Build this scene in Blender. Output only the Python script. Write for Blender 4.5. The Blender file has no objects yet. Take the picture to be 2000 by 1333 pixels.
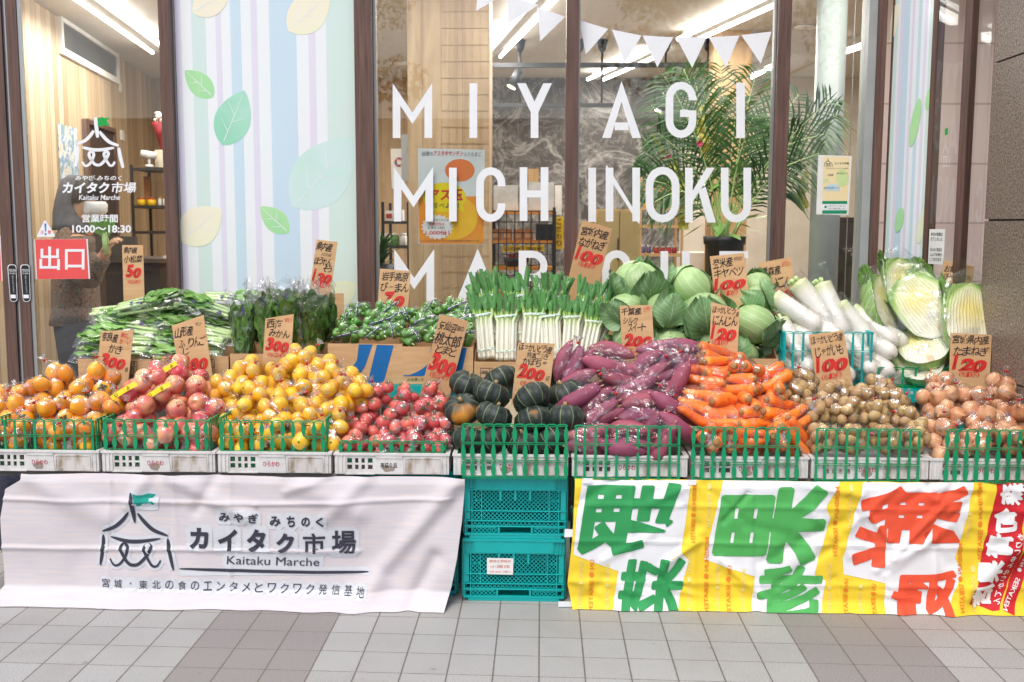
import bpy, bmesh, math, random
import numpy as np
from mathutils import Vector, Matrix, noise
R = math.radians
SC = bpy.context.scene
COL = SC.collection
rnd = random.Random(7)

# ------------------------------------------------------------------ camera
F = 2022.0
CAM = Vector((0, -4.04, 1.523))
CROT = Matrix.Rotation(R(1.615), 3, 'Z') @ Matrix.Rotation(R(90 - 6.4), 3, 'X') @ Matrix.Rotation(R(0.17), 3, 'Z')
cd = bpy.data.cameras.new('camera')
cam = bpy.data.objects.new('camera', cd)
COL.objects.link(cam)
cam.matrix_world = Matrix.Translation(CAM) @ CROT.to_4x4()
cd.sensor_width = 36
cd.lens = 36 * F / 2000
cd.clip_start = 0.05
cd.clip_end = 400
cd.dof.use_dof = True
cd.dof.focus_distance = 4.45
cd.dof.aperture_fstop = 4.0
SC.camera = cam

# ------------------------------------------------------------------ light
SUN_EL, SUN_AZ = 58, 200
w = bpy.data.worlds.new('World')
SC.world = w
w.use_nodes = True
nt = w.node_tree
sky = nt.nodes.new('ShaderNodeTexSky')
sky.sky_type = 'NISHITA'
sky.sun_disc = False
sky.sun_elevation = R(SUN_EL)
sky.sun_rotation = R(SUN_AZ)
sky.air_density = 1.0
sky.dust_density = 3.0
sky.ozone_density = 0.4
bg = nt.nodes['Background']
bg.inputs['Strength'].default_value = 0.15
nt.links.new(sky.outputs[0], bg.inputs['Color'])
sl = bpy.data.lights.new('sun', 'SUN')
sl.energy = 1.3
sl.angle = R(30)
sl.color = (1, 0.985, 0.925)
so = bpy.data.objects.new('sun', sl)
COL.objects.link(so)
az, el = R(SUN_AZ), R(SUN_EL)
sd = Vector((math.sin(az) * math.cos(el), math.cos(az) * math.cos(el), math.sin(el)))
so.rotation_euler = sd.to_track_quat('Z', 'Y').to_euler()
so.location = (0, 0, 20)
vs = SC.view_settings
vs.view_transform = 'Standard'
vs.look = 'None'
vs.exposure = 0.42
vs.gamma = 1
SC.cycles.max_bounces = 8
SC.cycles.transparent_max_bounces = 24
SC.cycles.use_denoising = True
SC.cycles.caustics_reflective = False
SC.cycles.caustics_refractive = False


def ray(px, py):
    return CROT @ Vector(((px - 1000) / F, -(py - 666.5) / F, -1))


def P(px, py, Y):
    d = ray(px, py)
    return CAM + d * ((Y - CAM.y) / d.y)


def PL(px, py, p0, n):
    d = ray(px, py)
    return CAM + d * ((p0 - CAM).dot(n) / d.dot(n))


def PZ(px, py, z):
    d = ray(px, py)
    return CAM + d * ((z - CAM.z) / d.z)


def mpp(Y):
    return (Y - CAM.y) / F


# ------------------------------------------------------------------ materials
def srgb(h):
    h = h.lstrip('#')
    c = [int(h[i:i + 2], 16) / 255 for i in (0, 2, 4)]
    return tuple(x / 12.92 if x <= .04045 else ((x + .055) / 1.055) ** 2.4 for x in c)


def C4(c):
    if isinstance(c, str):
        c = srgb(c)
    return (c[0], c[1], c[2], 1)


class NT:
    """small helper round a node tree"""
    def __init__(s, name):
        s.m = bpy.data.materials.new(name)
        s.m.use_nodes = True
        s.t = s.m.node_tree
        s.b = s.t.nodes['Principled BSDF']
        s.out = s.t.nodes['Material Output']

    def n(s, typ, **kw):
        nd = s.t.nodes.new('ShaderNode' + typ)
        for k, v in kw.items():
            if k.startswith('i_'):
                nd.inputs[k[2:].replace('_', ' ')].default_value = v
            elif k.startswith('x'):
                nd.inputs[int(k[1:])].default_value = v
            else:
                setattr(nd, k, v)
        return nd

    def l(s, a, b):
        s.t.links.new(a, b)

    def math(s, op, a, b=None, c=None):
        nd = s.n('Math', operation=op)
        for i, q in enumerate((a, b, c)):
            if q is None:
                continue
            if isinstance(q, (int, float)):
                nd.inputs[i].default_value = q
            else:
                s.l(q, nd.inputs[i])
        return nd.outputs[0]

    def mix(s, fac, a, b, blend='MIX'):
        nd = s.n('Mix', data_type='RGBA', blend_type=blend)
        for k, q in ((0, fac), (6, a), (7, b)):
            if isinstance(q, (int, float)):
                nd.inputs[k].default_value = q
            elif isinstance(q, (tuple, str)):
                nd.inputs[k].default_value = C4(q)
            else:
                s.l(q, nd.inputs[k])
        return nd.outputs[2]

    def coord(s, kind='Object'):
        return s.n('TexCoord').outputs[kind]

    def sep(s, v):
        return s.n('SeparateXYZ'), v

    def noise(s, scale, detail=3, rough=.55, vec=None, stretch=None, dist=0, col=False):
        nd = s.n('TexNoise')
        nd.inputs['Scale'].default_value = scale
        nd.inputs['Detail'].default_value = detail
        nd.inputs['Roughness'].default_value = rough
        nd.inputs['Distortion'].default_value = dist
        v = vec or s.coord()
        if stretch:
            mp = s.n('Mapping')
            mp.inputs['Scale'].default_value = stretch
            s.l(v, mp.inputs['Vector'])
            v = mp.outputs[0]
        s.l(v, nd.inputs['Vector'])
        return nd.outputs[1 if col else 0]

    def ramp(s, fac, stops, interp='LINEAR'):
        nd = s.n('ValToRGB')
        cr = nd.color_ramp
        cr.interpolation = interp
        while len(cr.elements) < len(stops):
            cr.elements.new(.5)
        for e, (p, c) in zip(cr.elements, stops):
            e.position = p
            e.color = C4(c)
        s.l(fac, nd.inputs[0])
        return nd.outputs[0]

    def bump(s, h, strength=.3, dist=.01):
        nd = s.n('Bump')
        nd.inputs['Strength'].default_value = strength
        nd.inputs['Distance'].default_value = dist
        s.l(h, nd.inputs['Height'])
        s.l(nd.outputs[0], s.b.inputs['Normal'])
        return nd.outputs[0]

    def set(s, col=None, rough=None, metal=None, spec=None, sss=None, emit=None, estr=0, coat=None):
        if col is not None:
            if isinstance(col, (tuple, str)):
                s.b.inputs['Base Color'].default_value = C4(col)
            else:
                s.l(col, s.b.inputs['Base Color'])
        if rough is not None:
            s.b.inputs['Roughness'].default_value = rough
        if metal is not None:
            s.b.inputs['Metallic'].default_value = metal
        if spec is not None:
            s.b.inputs['Specular IOR Level'].default_value = spec
        if sss is not None:
            s.b.inputs['Subsurface Weight'].default_value = sss
            s.b.inputs['Subsurface Scale'].default_value = .01
        if coat is not None:
            s.b.inputs['Coat Weight'].default_value = coat
            s.b.inputs['Coat Roughness'].default_value = .15
        if emit is not None:
            s.b.inputs['Emission Color'].default_value = C4(emit)
            s.b.inputs['Emission Strength'].default_value = estr
        return s.m


def simple(name, c1, c2=None, scale=30, rough=.5, bump=0, bscale=60, stretch=None, rand=0, metal=0, coat=None, sss=None, detail=3, lo=.35, hi=.65):
    t = NT(name)
    c1 = C4(c1)[:3]
    c2 = C4(c2)[:3] if c2 is not None else tuple(x * .86 for x in c1)
    f = t.noise(scale, detail, stretch=stretch)
    mr = t.n('MapRange')
    mr.inputs[1].default_value, mr.inputs[2].default_value = lo, hi
    t.l(f, mr.inputs[0])
    col = t.mix(mr.outputs[0], c1, c2)
    if rand:
        oi = t.n('ObjectInfo')
        hs = t.n('HueSaturation')
        t.l(col, hs.inputs['Color'])
        t.l(t.math('MULTIPLY_ADD', oi.outputs['Random'], rand * .12, .5 - rand * .06), hs.inputs['Hue'])
        t.l(t.math('MULTIPLY_ADD', oi.outputs['Random'], rand, 1 - rand * .5), hs.inputs['Value'])
        col = hs.outputs[0]
    if bump:
        t.bump(t.noise(bscale, 3, stretch=stretch), bump, .01)
    return t.set(col, rough, metal, coat=coat, sss=sss)


M = {}
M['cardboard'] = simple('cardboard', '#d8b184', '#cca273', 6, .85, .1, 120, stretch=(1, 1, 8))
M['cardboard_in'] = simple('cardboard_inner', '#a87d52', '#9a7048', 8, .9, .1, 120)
t = NT('cardboard_fluted')
wv = t.n('TexWave', wave_type='BANDS', bands_direction='Z')
wv.inputs['Scale'].default_value = 62
wv.inputs['Distortion'].default_value = .6
t.l(t.coord(), wv.inputs['Vector'])
col = t.mix(t.noise(8), '#d0a678', '#bf9467')
t.bump(wv.outputs[1], .35, .004)
M['fluted'] = t.set(col, .85)
M['teal'] = simple('teal_plastic', '#00b2af', '#00a5a2', 4, .4, .03, 200, coat=.1)
M['white_plastic'] = simple('worn_grey_plastic', '#dedbd8', '#c4bfbb', 16, .5, .06, 120, detail=6, lo=.45, hi=.75)
M['dirty_plastic'] = simple('dirty_plastic', '#d2cdc8', '#9a8874', 22, .65, .1, 120, detail=7, stretch=(1, 1, .35), lo=.5, hi=.72)
M['green_plastic'] = simple('green_plastic', '#009a62', '#008c58', 6, .4, .03, 200)
M['black'] = simple('black_plastic', '#161618', '#1d1d20', 20, .5)
M['iron'] = simple('black_iron', '#1c1c20', '#26262b', 20, .55)
M['ink'] = simple('black_ink', '#17151a', '#221f26', 60, .7)
M['red_ink'] = simple('red_marker', '#cf2a23', '#d8362c', 60, .6)
M['navy_ink'] = simple('dark_navy_print', '#33323f', '#3a3947', 40, .8)
M['halo'] = simple('pale_blue_print', '#d3d5da', '#cfd2d7', 40, .85)
M['teal_print'] = simple('teal_print', '#1aa090', '#17978a', 40, .8)
M['vinyl'] = simple('white_vinyl', '#f2f3f5', '#eceef0', 10, .45)
M['flag_green'] = simple('green_vinyl', '#12a845', '#119f41', 10, .45)
M['red_vinyl'] = simple('red_vinyl', '#ee5a58', '#ea5452', 10, .4)
M['blue_print'] = simple('blue_box_print', '#0b6cb0', '#0a66a6', 30, .7)
M['green_print'] = simple('green_small_print', '#3c6b3a', '#35603a', 30, .7)
M['box_ink'] = simple('dark_box_print', '#5a4a48', '#4d3f3e', 30, .8)
M['crate_red'] = simple('red_crate_print', '#b8364c', '#ad3347', 30, .6)
M['alu'] = simple('anodised_aluminium', '#b9bab8', '#abacab', 30, .35, metal=.7, stretch=(1, 1, .05))
M['grey_metal'] = simple('grey_painted_metal', '#a9adac', '#9fa3a2', 8, .45)
M['rubber'] = simple('grey_rubber_seal', '#6d7075', '#5f6266', 20, .5)
M['paper'] = simple('white_paper', '#eceae6', '#e4e2dd', 12, .8)
M['wood_light'] = simple('pale_wood', '#c9a577', '#b48d5e', 5, .5, .05, 60, stretch=(6, 6, .5), detail=5)
M['tie'] = simple('red_bag_tie', '#d81f2c', '#c71a27', 30, .4)
M['leaf_purple'] = simple('purple_print', '#4b2b86', '#432678', 30, .5)
M['skin'] = simple('skin', '#d7a98b', '#cc9a7c', 12, .55, sss=.1)
M['hair'] = simple('dark_hair', '#241c1a', '#2f2522', 40, .6)
M['mask'] = simple('white_mask', '#e9e8e6', '#dedcd9', 30, .9)

t = NT('brown_wood_frame')
g = t.noise(9, 6, .6, stretch=(9, 9, .35))
t.bump(t.noise(60, 3, stretch=(6, 6, .2)), .08, .003)
M['frame'] = t.set(t.ramp(g, [(.3, '#4f3a32'), (.55, '#694e44'), (.75, '#7b5d51')]), .45)

t = NT('wood_panel')
oc = t.coord()
sx = t.n('SeparateXYZ')
t.l(oc, sx.inputs[0])
g = t.noise(2.2, 6, .6, stretch=(5, 5, .45), dist=.6)
plank = t.math('FRACT', t.math('MULTIPLY', sx.outputs[0], 4.2))
edge = t.math('LESS_THAN', plank, .02)
c = t.ramp(g, [(.25, '#957a5c'), (.5, '#b89c7a'), (.75, '#cbb190')])
M['wood_panel'] = t.set(t.mix(t.math('MULTIPLY', edge, .45), c, '#6d5236'), .5)

t = NT('wood_slats')
oc = t.coord()
sx = t.n('SeparateXYZ')
t.l(oc, sx.inputs[0])
k = t.math('FRACT', t.math('MULTIPLY', sx.outputs[0], 9))
fl = t.math('FLOOR', t.math('MULTIPLY', sx.outputs[0], 9))
wn = t.n('TexWhiteNoise', noise_dimensions='1D')
t.l(fl, wn.inputs['W'])
g = t.noise(3, 5, .6, stretch=(7, 7, .4))
c = t.ramp(t.math('MULTIPLY_ADD', wn.outputs[0], .45, t.math('MULTIPLY', g, .55)), [(.25, '#a58a68'), (.5, '#c4ab8a'), (.75, '#d6c1a2')])
e = t.math('LESS_THAN', k, .09)
M['wood_slats'] = t.set(t.mix(t.math('MULTIPLY', e, .6), c, '#6d563c'), .5)

t = NT('grey_marble')
n1 = t.noise(1.6, 8, .65, dist=1.2)
v = t.math('ABSOLUTE', t.math('SUBTRACT', n1, .5))
n2 = t.noise(3.7, 8, .7, dist=1.6)
v2 = t.math('ABSOLUTE', t.math('SUBTRACT', n2, .5))
base = t.ramp(t.noise(1.1, 5), [(.3, '#3f3b39'), (.7, '#57524f')])
c = t.mix(t.ramp(v, [(0, (1, 1, 1)), (.018, (.3, .3, .3)), (.05, (0, 0, 0))]), base, '#a9a5a2')
c = t.mix(t.ramp(v2, [(0, (.7, .7, .7)), (.02, (.15, .15, .15)), (.04, (0, 0, 0))]), c, '#948f8c')
M['marble'] = t.set(c, .55)

t = NT('pink_granite')
n1 = t.noise(110, 4, .8)
n2 = t.noise(55, 3, .6)
c = t.ramp(n1, [(.40, '#2c2725'), (.47, '#7a6a5f'), (.55, '#9d8b7c'), (.64, '#bba999')])
c = t.mix(t.ramp(n2, [(.5, (0, 0, 0)), (.7, (.5, .5, .5))]), c, '#857468')
M['granite'] = t.set(c, .4)

t = NT('paving_tiles')
oc = t.coord()
sx = t.n('SeparateXYZ')
t.l(oc, sx.inputs[0])
U = t.math('DIVIDE', sx.outputs[0], .157)
V = t.math('DIVIDE', t.math('ADD', t.math('ADD', sx.outputs[1], .169), t.math('MULTIPLY', sx.outputs[0], .027)), .169)
fu, fv = t.math('FRACT', U), t.math('FRACT', V)
du = t.math('MINIMUM', fu, t.math('SUBTRACT', 1, fu))
dv = t.math('MINIMUM', fv, t.math('SUBTRACT', 1, fv))
wob = t.math('MULTIPLY', t.noise(40, 2), .02)
ju = t.math('LESS_THAN', du, t.math('ADD', wob, .008))
jv = t.math('LESS_THAN', dv, t.math('ADD', wob, .001))
jn = t.math('MAXIMUM', ju, jv)
iu, iv = t.math('FLOOR', U), t.math('FLOOR', V)
md = t.math('FLOORED_MODULO', iu, 14)
dark = t.math('MULTIPLY', t.math('GREATER_THAN', md, 5.5), t.math('LESS_THAN', md, 8.5))
cb = t.n('CombineXYZ')
t.l(iu, cb.inputs[0]); t.l(iv, cb.inputs[1])
wn = t.n('TexWhiteNoise', noise_dimensions='2D')
t.l(cb.outputs[0], wn.inputs['Vector'])
sp = t.noise(230, 5, .9)
light = t.ramp(sp, [(.36, '#54514f'), (.45, '#a09e9b'), (.55, '#b6b4b1'), (.66, '#cfcdca')])
dk = t.ramp(sp, [(.36, '#4e4946'), (.45, '#87817d'), (.55, '#999390'), (.66, '#b0aba7')])
c = t.mix(dark, light, dk)
c = t.mix(t.math('MULTIPLY', wn.outputs[0], .30), c, '#8f8a84')
st = t.noise(2.2, 5, .6)
c = t.mix(t.ramp(st, [(.48, (0, 0, 0)), (.75, (.38, .38, .38))]), c, '#8b847c')
c = t.mix(t.ramp(t.noise(9, 3, .6), [(.70, (0, 0, 0)), (.735, (.5, .5, .5))]), c, '#6b645e')
c = t.mix(jn, c, '#6f665f')
hh = t.math('SUBTRACT', t.math('MULTIPLY', sp, .03), jn)
t.bump(hh, .3, .003)
M['tiles'] = t.set(c, .75)

# thin clear sheet: transparent + mirror by Fresnel
t = NT('window_glass')
tr = t.n('BsdfTransparent')
tr.inputs[0].default_value = (.97, .98, .975, 1)
gl = t.n('BsdfGlossy')
gl.inputs['Roughness'].default_value = .0
fr = t.n('Fresnel')
fr.inputs[0].default_value = 1.5
mx = t.n('MixShader')
geo = t.n('NewGeometry')
t.l(t.math('MULTIPLY', t.math('MULTIPLY', fr.outputs[0], 2.4), t.math('SUBTRACT', 1, geo.outputs['Backfacing'])), mx.inputs[0])
t.l(tr.outputs[0], mx.inputs[1]); t.l(gl.outputs[0], mx.inputs[2])
t.l(mx.outputs[0], t.out.inputs[0])
M['glass'] = t.m


def film(name, base=.012, gain=.28, milk=.01, scale=16, rough=.10, streak=.42):
    t = NT(name)
    oc = t.coord()
    n1 = t.noise(scale, 3, .5, vec=oc, dist=1.5, stretch=(1, 1, .5))
    n2 = t.noise(scale * 2.2, 2, .5, vec=oc, stretch=(1.6, .35, 1))
    v = t.n('TexVoronoi', feature='F1')
    v.inputs['Scale'].default_value = scale * 1.3
    t.l(oc, v.inputs['Vector'])
    h = t.math('ADD', t.math('ADD', n1, t.math('MULTIPLY', n2, .35)), t.math('MULTIPLY', v.outputs['Distance'], .7))
    bp = t.n('Bump')
    bp.inputs['Strength'].default_value = .6
    bp.inputs['Distance'].default_value = .016
    t.l(h, bp.inputs['Height'])
    tr = t.n('BsdfTransparent')
    tr.inputs[0].default_value = (.985, .985, .985, 1)
    gl = t.n('BsdfGlossy')
    gl.inputs['Roughness'].default_value = rough
    t.l(bp.outputs[0], gl.inputs['Normal'])
    lw = t.n('LayerWeight')
    lw.inputs[0].default_value = .3
    t.l(bp.outputs[0], lw.inputs['Normal'])
    sk = t.n('MapRange')
    sk.inputs[1].default_value, sk.inputs[2].default_value = .52, .70
    t.l(t.noise(scale * .95, 2, .5, vec=oc, stretch=(.6, 1.2, 1.5), dist=1.6), sk.inputs[0])
    f = t.math('MULTIPLY_ADD', lw.outputs['Facing'], gain, t.math('MULTIPLY_ADD', sk.outputs[0], streak, base))
    cl = t.n('Clamp')
    t.l(f, cl.inputs[0])
    mx = t.n('MixShader')
    t.l(cl.outputs[0], mx.inputs[0])
    t.l(tr.outputs[0], mx.inputs[1]); t.l(gl.outputs[0], mx.inputs[2])
    df = t.n('BsdfDiffuse')
    df.inputs[0].default_value = (.9, .9, .92, 1)
    mx2 = t.n('MixShader')
    mx2.inputs[0].default_value = milk
    t.l(mx.outputs[0], mx2.inputs[1]); t.l(df.outputs[0], mx2.inputs[2])
    t.l(mx2.outputs[0], t.out.inputs[0])
    return t.m


M['film'] = film('clear_bag_film')
M['film_tail'] = film('gathered_bag_film', .08, .5, .06, 60)
M['film_soft'] = film('clear_produce_sleeve', .02, .34, .012, 14, .10, .32)


def leaf_mat(name, c1, c2, vein, nv=7, rough=.42, vw=.05, vs=.55, bump=.25, coat=None):
    """uv leaf: u -1..1 across (stored 0..1), v 0..1 base to tip"""
    t = NT(name)
    uv = t.coord('UV')
    sx = t.n('SeparateXYZ')
    t.l(uv, sx.inputs[0])
    u = t.math('ABSOLUTE', t.math('MULTIPLY_ADD', sx.outputs[0], 2, -1))
    v = sx.outputs[1]
    wob = t.math('MULTIPLY', t.noise(30, 2), .25)
    mid = t.math('SUBTRACT', 1, t.math('DIVIDE', u, t.math('MULTIPLY_ADD', v, -vw * .8, vw)))
    s1 = t.math('FRACT', t.math('ADD', wob, t.math('MULTIPLY', nv, t.math('SUBTRACT', v, t.math('MULTIPLY', u, .45)))))
    s1 = t.math('ABSOLUTE', t.math('SUBTRACT', s1, .5))
    sv = t.math('SUBTRACT', 1, t.math('DIVIDE', s1, .1))
    m = t.math('MAXIMUM', mid, t.math('MULTIPLY', sv, vs))
    cl = t.n('Clamp')
    t.l(m, cl.inputs[0])
    oi = t.n('ObjectInfo')
    base = t.mix(t.noise(14, 4), c1, c2)
    hs = t.n('HueSaturation')
    t.l(base, hs.inputs['Color'])
    t.l(t.math('MULTIPLY_ADD', oi.outputs['Random'], .3, .85), hs.inputs['Value'])
    c = t.mix(cl.outputs[0], hs.outputs[0], vein)
    h = t.math('ADD', t.noise(70, 3), t.math('MULTIPLY', cl.outputs[0], .8))
    t.bump(h, bump, .006)
    return t.set(c, rough, coat=coat)


M['cabbage'] = leaf_mat('cabbage_leaf', '#8fb070', '#a9c688', '#d3e0b4', 8, .42)
M['cabbage_dark'] = leaf_mat('outer_cabbage_leaf', '#668f58', '#7fa56e', '#b9d0a4', 7, .42)
M['napa_leaf'] = leaf_mat('napa_leaf', '#7fb84c', '#a9d46c', '#f0f5da', 6, .38, vw=.5)
M['spinach'] = leaf_mat('spinach_leaf', '#4a7a28', '#638f38', '#9cbb62', 6, .35)
M['komatsuna'] = leaf_mat('komatsuna_leaf', '#639a3c', '#86b656', '#c8dc96', 6, .35)
M['plant_leaf'] = leaf_mat('palm_leaf', '#2c5618', '#3f6f22', '#5f8a38', 3, .35, vs=.1)
M['stem'] = simple('pale_green_stem', '#bfe08c', '#d8edb2', 20, .35, stretch=(1, 8, 8))
# ------------------------------------------------------------------ mesh builder
def rootloc(o):
    l = Vector((0, 0, 0))
    while o is not None:
        l = l + o.location
        o = o.parent
    return l


class MB:
    def __init__(s):
        s.v, s.f, s.m, s.uv, s.sm = [], [], [], {}, []

    def add(s, vs, fs, mi=0, T=None, uvs=None, smooth=True):
        b = len(s.v)
        for i, q in enumerate(vs):
            q = Vector(q)
            s.v.append(T @ q if T is not None else q)
            if uvs is not None:
                s.uv[b + i] = uvs[i]
        for f in fs:
            s.f.append([b + i for i in f])
            s.m.append(mi)
            s.sm.append(smooth)
        return s

    def box(s, x0, x1, y0, y1, z0, z1, mi=0, T=None):
        vs = [(x, y, z) for z in (z0, z1) for y in (y0, y1) for x in (x0, x1)]
        return s.add(vs, [(0, 2, 3, 1), (4, 5, 7, 6), (0, 1, 5, 4), (2, 6, 7, 3), (0, 4, 6, 2), (1, 3, 7, 5)], mi, T, smooth=False)

    def prism(s, poly, y0, y1, mi=0, T=None):
        """polygon in xz, extruded along y"""
        n = len(poly)
        vs = [(x, y0, z) for x, z in poly] + [(x, y1, z) for x, z in poly]
        fs = [list(range(n)), list(range(2 * n - 1, n - 1, -1))]
        fs += [(i, i + n, (i + 1) % n + n, (i + 1) % n) for i in range(n)]
        return s.add(vs, fs, mi, T, smooth=False)

    def strip(s, L, Rr, y0, y1, mi=0, T=None):
        """a strip in xz between two polylines, extruded along y"""
        for i in range(len(L) - 1):
            s.prism([L[i], L[i + 1], Rr[i + 1], Rr[i]], y0, y1, mi, T)
        return s

    def tube(s, pts, rads, n=8, mi=0, cap=True, flat=1.0, T=None, uv=False):
        pts = [Vector(p) for p in pts]
        if isinstance(rads, (int, float)):
            rads = [rads] * len(pts)
        vs, fs, uvs = [], [], []
        up = None
        for i, p in enumerate(pts):
            d = (pts[min(i + 1, len(pts) - 1)] - pts[max(i - 1, 0)]).normalized()
            if up is None:
                up = Vector((0, 0, 1)) if abs(d.z) < .9 else Vector((0, 1, 0))
            a = d.cross(up).normalized()
            up = a.cross(d).normalized()
            for k in range(n):
                t = 2 * math.pi * k / n
                vs.append(p + (a * math.cos(t) + up * math.sin(t) * flat) * rads[i])
                uvs.append((k / n, i / max(1, len(pts) - 1)))
        for i in range(len(pts) - 1):
            for k in range(n):
                fs.append((i * n + k, i * n + (k + 1) % n, (i + 1) * n + (k + 1) % n, (i + 1) * n + k))
        if cap:
            fs.append(list(range(n - 1, -1, -1)))
            fs.append([(len(pts) - 1) * n + k for k in range(n)])
        return s.add(vs, fs, mi, T, uvs if uv else None)

    def lathe(s, prof, n=16, mi=0, T=None, fn=None):
        """prof: (r, z) list; fn(theta, r, z) -> r"""
        vs, fs = [], []
        for r, z in prof:
            for k in range(n):
                t = 2 * math.pi * k / n
                rr = fn(t, r, z) if fn else r
                vs.append((rr * math.cos(t), rr * math.sin(t), z))
        m = len(prof)
        for i in range(m - 1):
            for k in range(n):
                fs.append((i * n + k, i * n + (k + 1) % n, (i + 1) * n + (k + 1) % n, (i + 1) * n + k))
        fs.append(list(range(n - 1, -1, -1)))
        fs.append([(m - 1) * n + k for k in range(n)])
        return s.add(vs, fs, mi, T)

    def grid(s, nu, nv, fn, mi=0, T=None, keep=None):
        vs, uvs, fs = [], [], []
        for j in range(nv + 1):
            for i in range(nu + 1):
                u, v = i / nu, j / nv
                vs.append(fn(u, v))
                uvs.append((u, v))
        for j in range(nv):
            for i in range(nu):
                a = j * (nu + 1) + i
                fs.append((a, a + 1, a + nu + 2, a + nu + 1))
        return s.add(vs, fs, mi, T, uvs)

    def build(s, name, mats, parent=None, world=True, label=None, smooth=True):
        me = bpy.data.meshes.new(name)
        off = rootloc(parent) if (parent is not None and world) else Vector((0, 0, 0))
        me.from_pydata([tuple(q - off) for q in s.v], [], s.f)
        if not isinstance(mats, (list, tuple)):
            mats = [mats]
        for m in mats:
            me.materials.append(M[m] if isinstance(m, str) else m)
        me.polygons.foreach_set('material_index', s.m)
        me.polygons.foreach_set('use_smooth', [bool(a and smooth) for a in s.sm])
        if s.uv:
            ul = me.uv_layers.new(name='UVMap')
            li = np.zeros(len(me.loops), dtype=np.int32)
            me.loops.foreach_get('vertex_index', li)
            arr = np.zeros((len(s.v), 2))
            for k, q in s.uv.items():
                arr[k] = q
            ul.data.foreach_set('uv', arr[li].ravel())
        me.update()
        o = bpy.data.objects.new(name, me)
        COL.objects.link(o)
        if parent is not None:
            o.parent = parent
        if label:
            o['label'] = label
        return o


def tag(o, label, cat, group=None, kind=None):
    o['label'] = label
    o['category'] = cat
    if group:
        o['group'] = group
    if kind:
        o['kind'] = kind
    return o


def thing(name, label, cat, loc=(0, 0, 0), group=None):
    o = bpy.data.objects.new(name, None)
    o.empty_display_size = .05
    COL.objects.link(o)
    o.location = loc
    return tag(o, label, cat, group)


def structure(o):
    o['kind'] = 'structure'
    return o


def dup(src, label=None):
    r = src.copy()
    COL.objects.link(r)
    for ch in src.children:
        c = ch.copy()
        COL.objects.link(c)
        c.parent = r
        for g in ch.children:
            d = g.copy()
            COL.objects.link(d)
            d.parent = c
    if label:
        r['label'] = label
    return r


def place(o, loc, rot=(0, 0, 0), sc=1):
    o.location = loc
    if isinstance(rot, Matrix):
        o.rotation_euler = rot.to_euler()
    else:
        o.rotation_euler = rot
    o.scale = (sc,) * 3 if isinstance(sc, (int, float)) else sc
    return o


ORD = ['first', 'second', 'third', 'fourth', 'fifth', 'sixth', 'seventh', 'eighth', 'ninth', 'tenth']


def pos_labels(pts, head, gap=24, rowname='row'):
    """words for where each of several look-alikes sits in its pile; pts are (px, py)"""
    idx = sorted(range(len(pts)), key=lambda i: pts[i][1])
    rows, cur = [], [idx[0]]
    for i in idx[1:]:
        if pts[i][1] - pts[cur[0]][1] > gap:
            rows.append(cur); cur = [i]
        else:
            cur.append(i)
    rows.append(cur)
    out = [None] * len(pts)
    nr = len(rows)
    for r, row in enumerate(rows):
        if nr == 1:
            rn = ''
        elif r == 0:
            rn = f'top {rowname}'
        elif r == nr - 1:
            rn = f'bottom {rowname}'
        else:
            rn = f'{ORD[r]} {rowname} down'
        row = sorted(row, key=lambda i: pts[i][0])
        n = len(row)
        for c, i in enumerate(row):
            if n == 1:
                cn = 'alone in'
            elif c == 0:
                cn = 'leftmost in'
            elif c == n - 1:
                cn = 'rightmost in'
            else:
                cn = f'{ORD[c]} from left in'
            out[i] = f'{head}, {cn} the {rn}' if rn else f'{head}, {cn[:-3]}'
    return out


# ------------------------------------------------------------------ lettering
_tc = {}


def text2d(body, bold=0.0, shear=0.0, spacing=1.0, res=3):
    key = (body, bold, shear, spacing)
    if key in _tc:
        return _tc[key]
    c = bpy.data.curves.new('lettering', 'FONT')
    c.body = body
    c.offset = bold
    c.shear = shear
    c.space_character = spacing
    c.space_line = .95
    c.align_x = 'CENTER'
    c.resolution_u = res
    o = bpy.data.objects.new('lettering', c)
    COL.objects.link(o)
    dg = bpy.context.evaluated_depsgraph_get()
    me = bpy.data.meshes.new_from_object(o.evaluated_get(dg))
    vs = [(v.co.x, v.co.y) for v in me.vertices]
    fs = [list(p.vertices) for p in me.polygons]
    bpy.data.objects.remove(o)
    bpy.data.curves.remove(c)
    bpy.data.meshes.remove(me)
    x0, x1 = min(v[0] for v in vs), max(v[0] for v in vs)
    y0, y1 = min(v[1] for v in vs), max(v[1] for v in vs)
    r = ([((x - x0) / (x1 - x0), (y - y0) / (y1 - y0)) for x, y in vs], fs, (x1 - x0) / (y1 - y0))
    _tc[key] = r
    return r


def add_text(mb, body, fn, bold=0.0, shear=0.0, mi=0, spacing=1.0, cut=None):
    """fn(a, b) maps the unit box of the text to 3D"""
    vs, fs, asp = text2d(body, bold, shear, spacing)
    if cut:
        vs, fs = cut_mesh(vs, fs, *cut)
    mb.add([fn(a, b) for a, b in vs], fs, mi, smooth=False)


def cut_mesh(vs, fs, nx, ny):
    bm = bmesh.new()
    bv = [bm.verts.new((x, y, 0)) for x, y in vs]
    for f in fs:
        try:
            bm.faces.new([bv[i] for i in f])
        except ValueError:
            pass
    for i in range(1, nx):
        bmesh.ops.bisect_plane(bm, geom=bm.verts[:] + bm.edges[:] + bm.faces[:], plane_co=(i / nx, 0, 0), plane_no=(1, 0, 0))
    for i in range(1, ny):
        bmesh.ops.bisect_plane(bm, geom=bm.verts[:] + bm.edges[:] + bm.faces[:], plane_co=(0, i / ny, 0), plane_no=(0, 1, 0))
    bm.verts.index_update()
    r = [(v.co.x, v.co.y) for v in bm.verts], [[v.index for v in f.verts] for f in bm.faces]
    bm.free()
    return r


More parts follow.
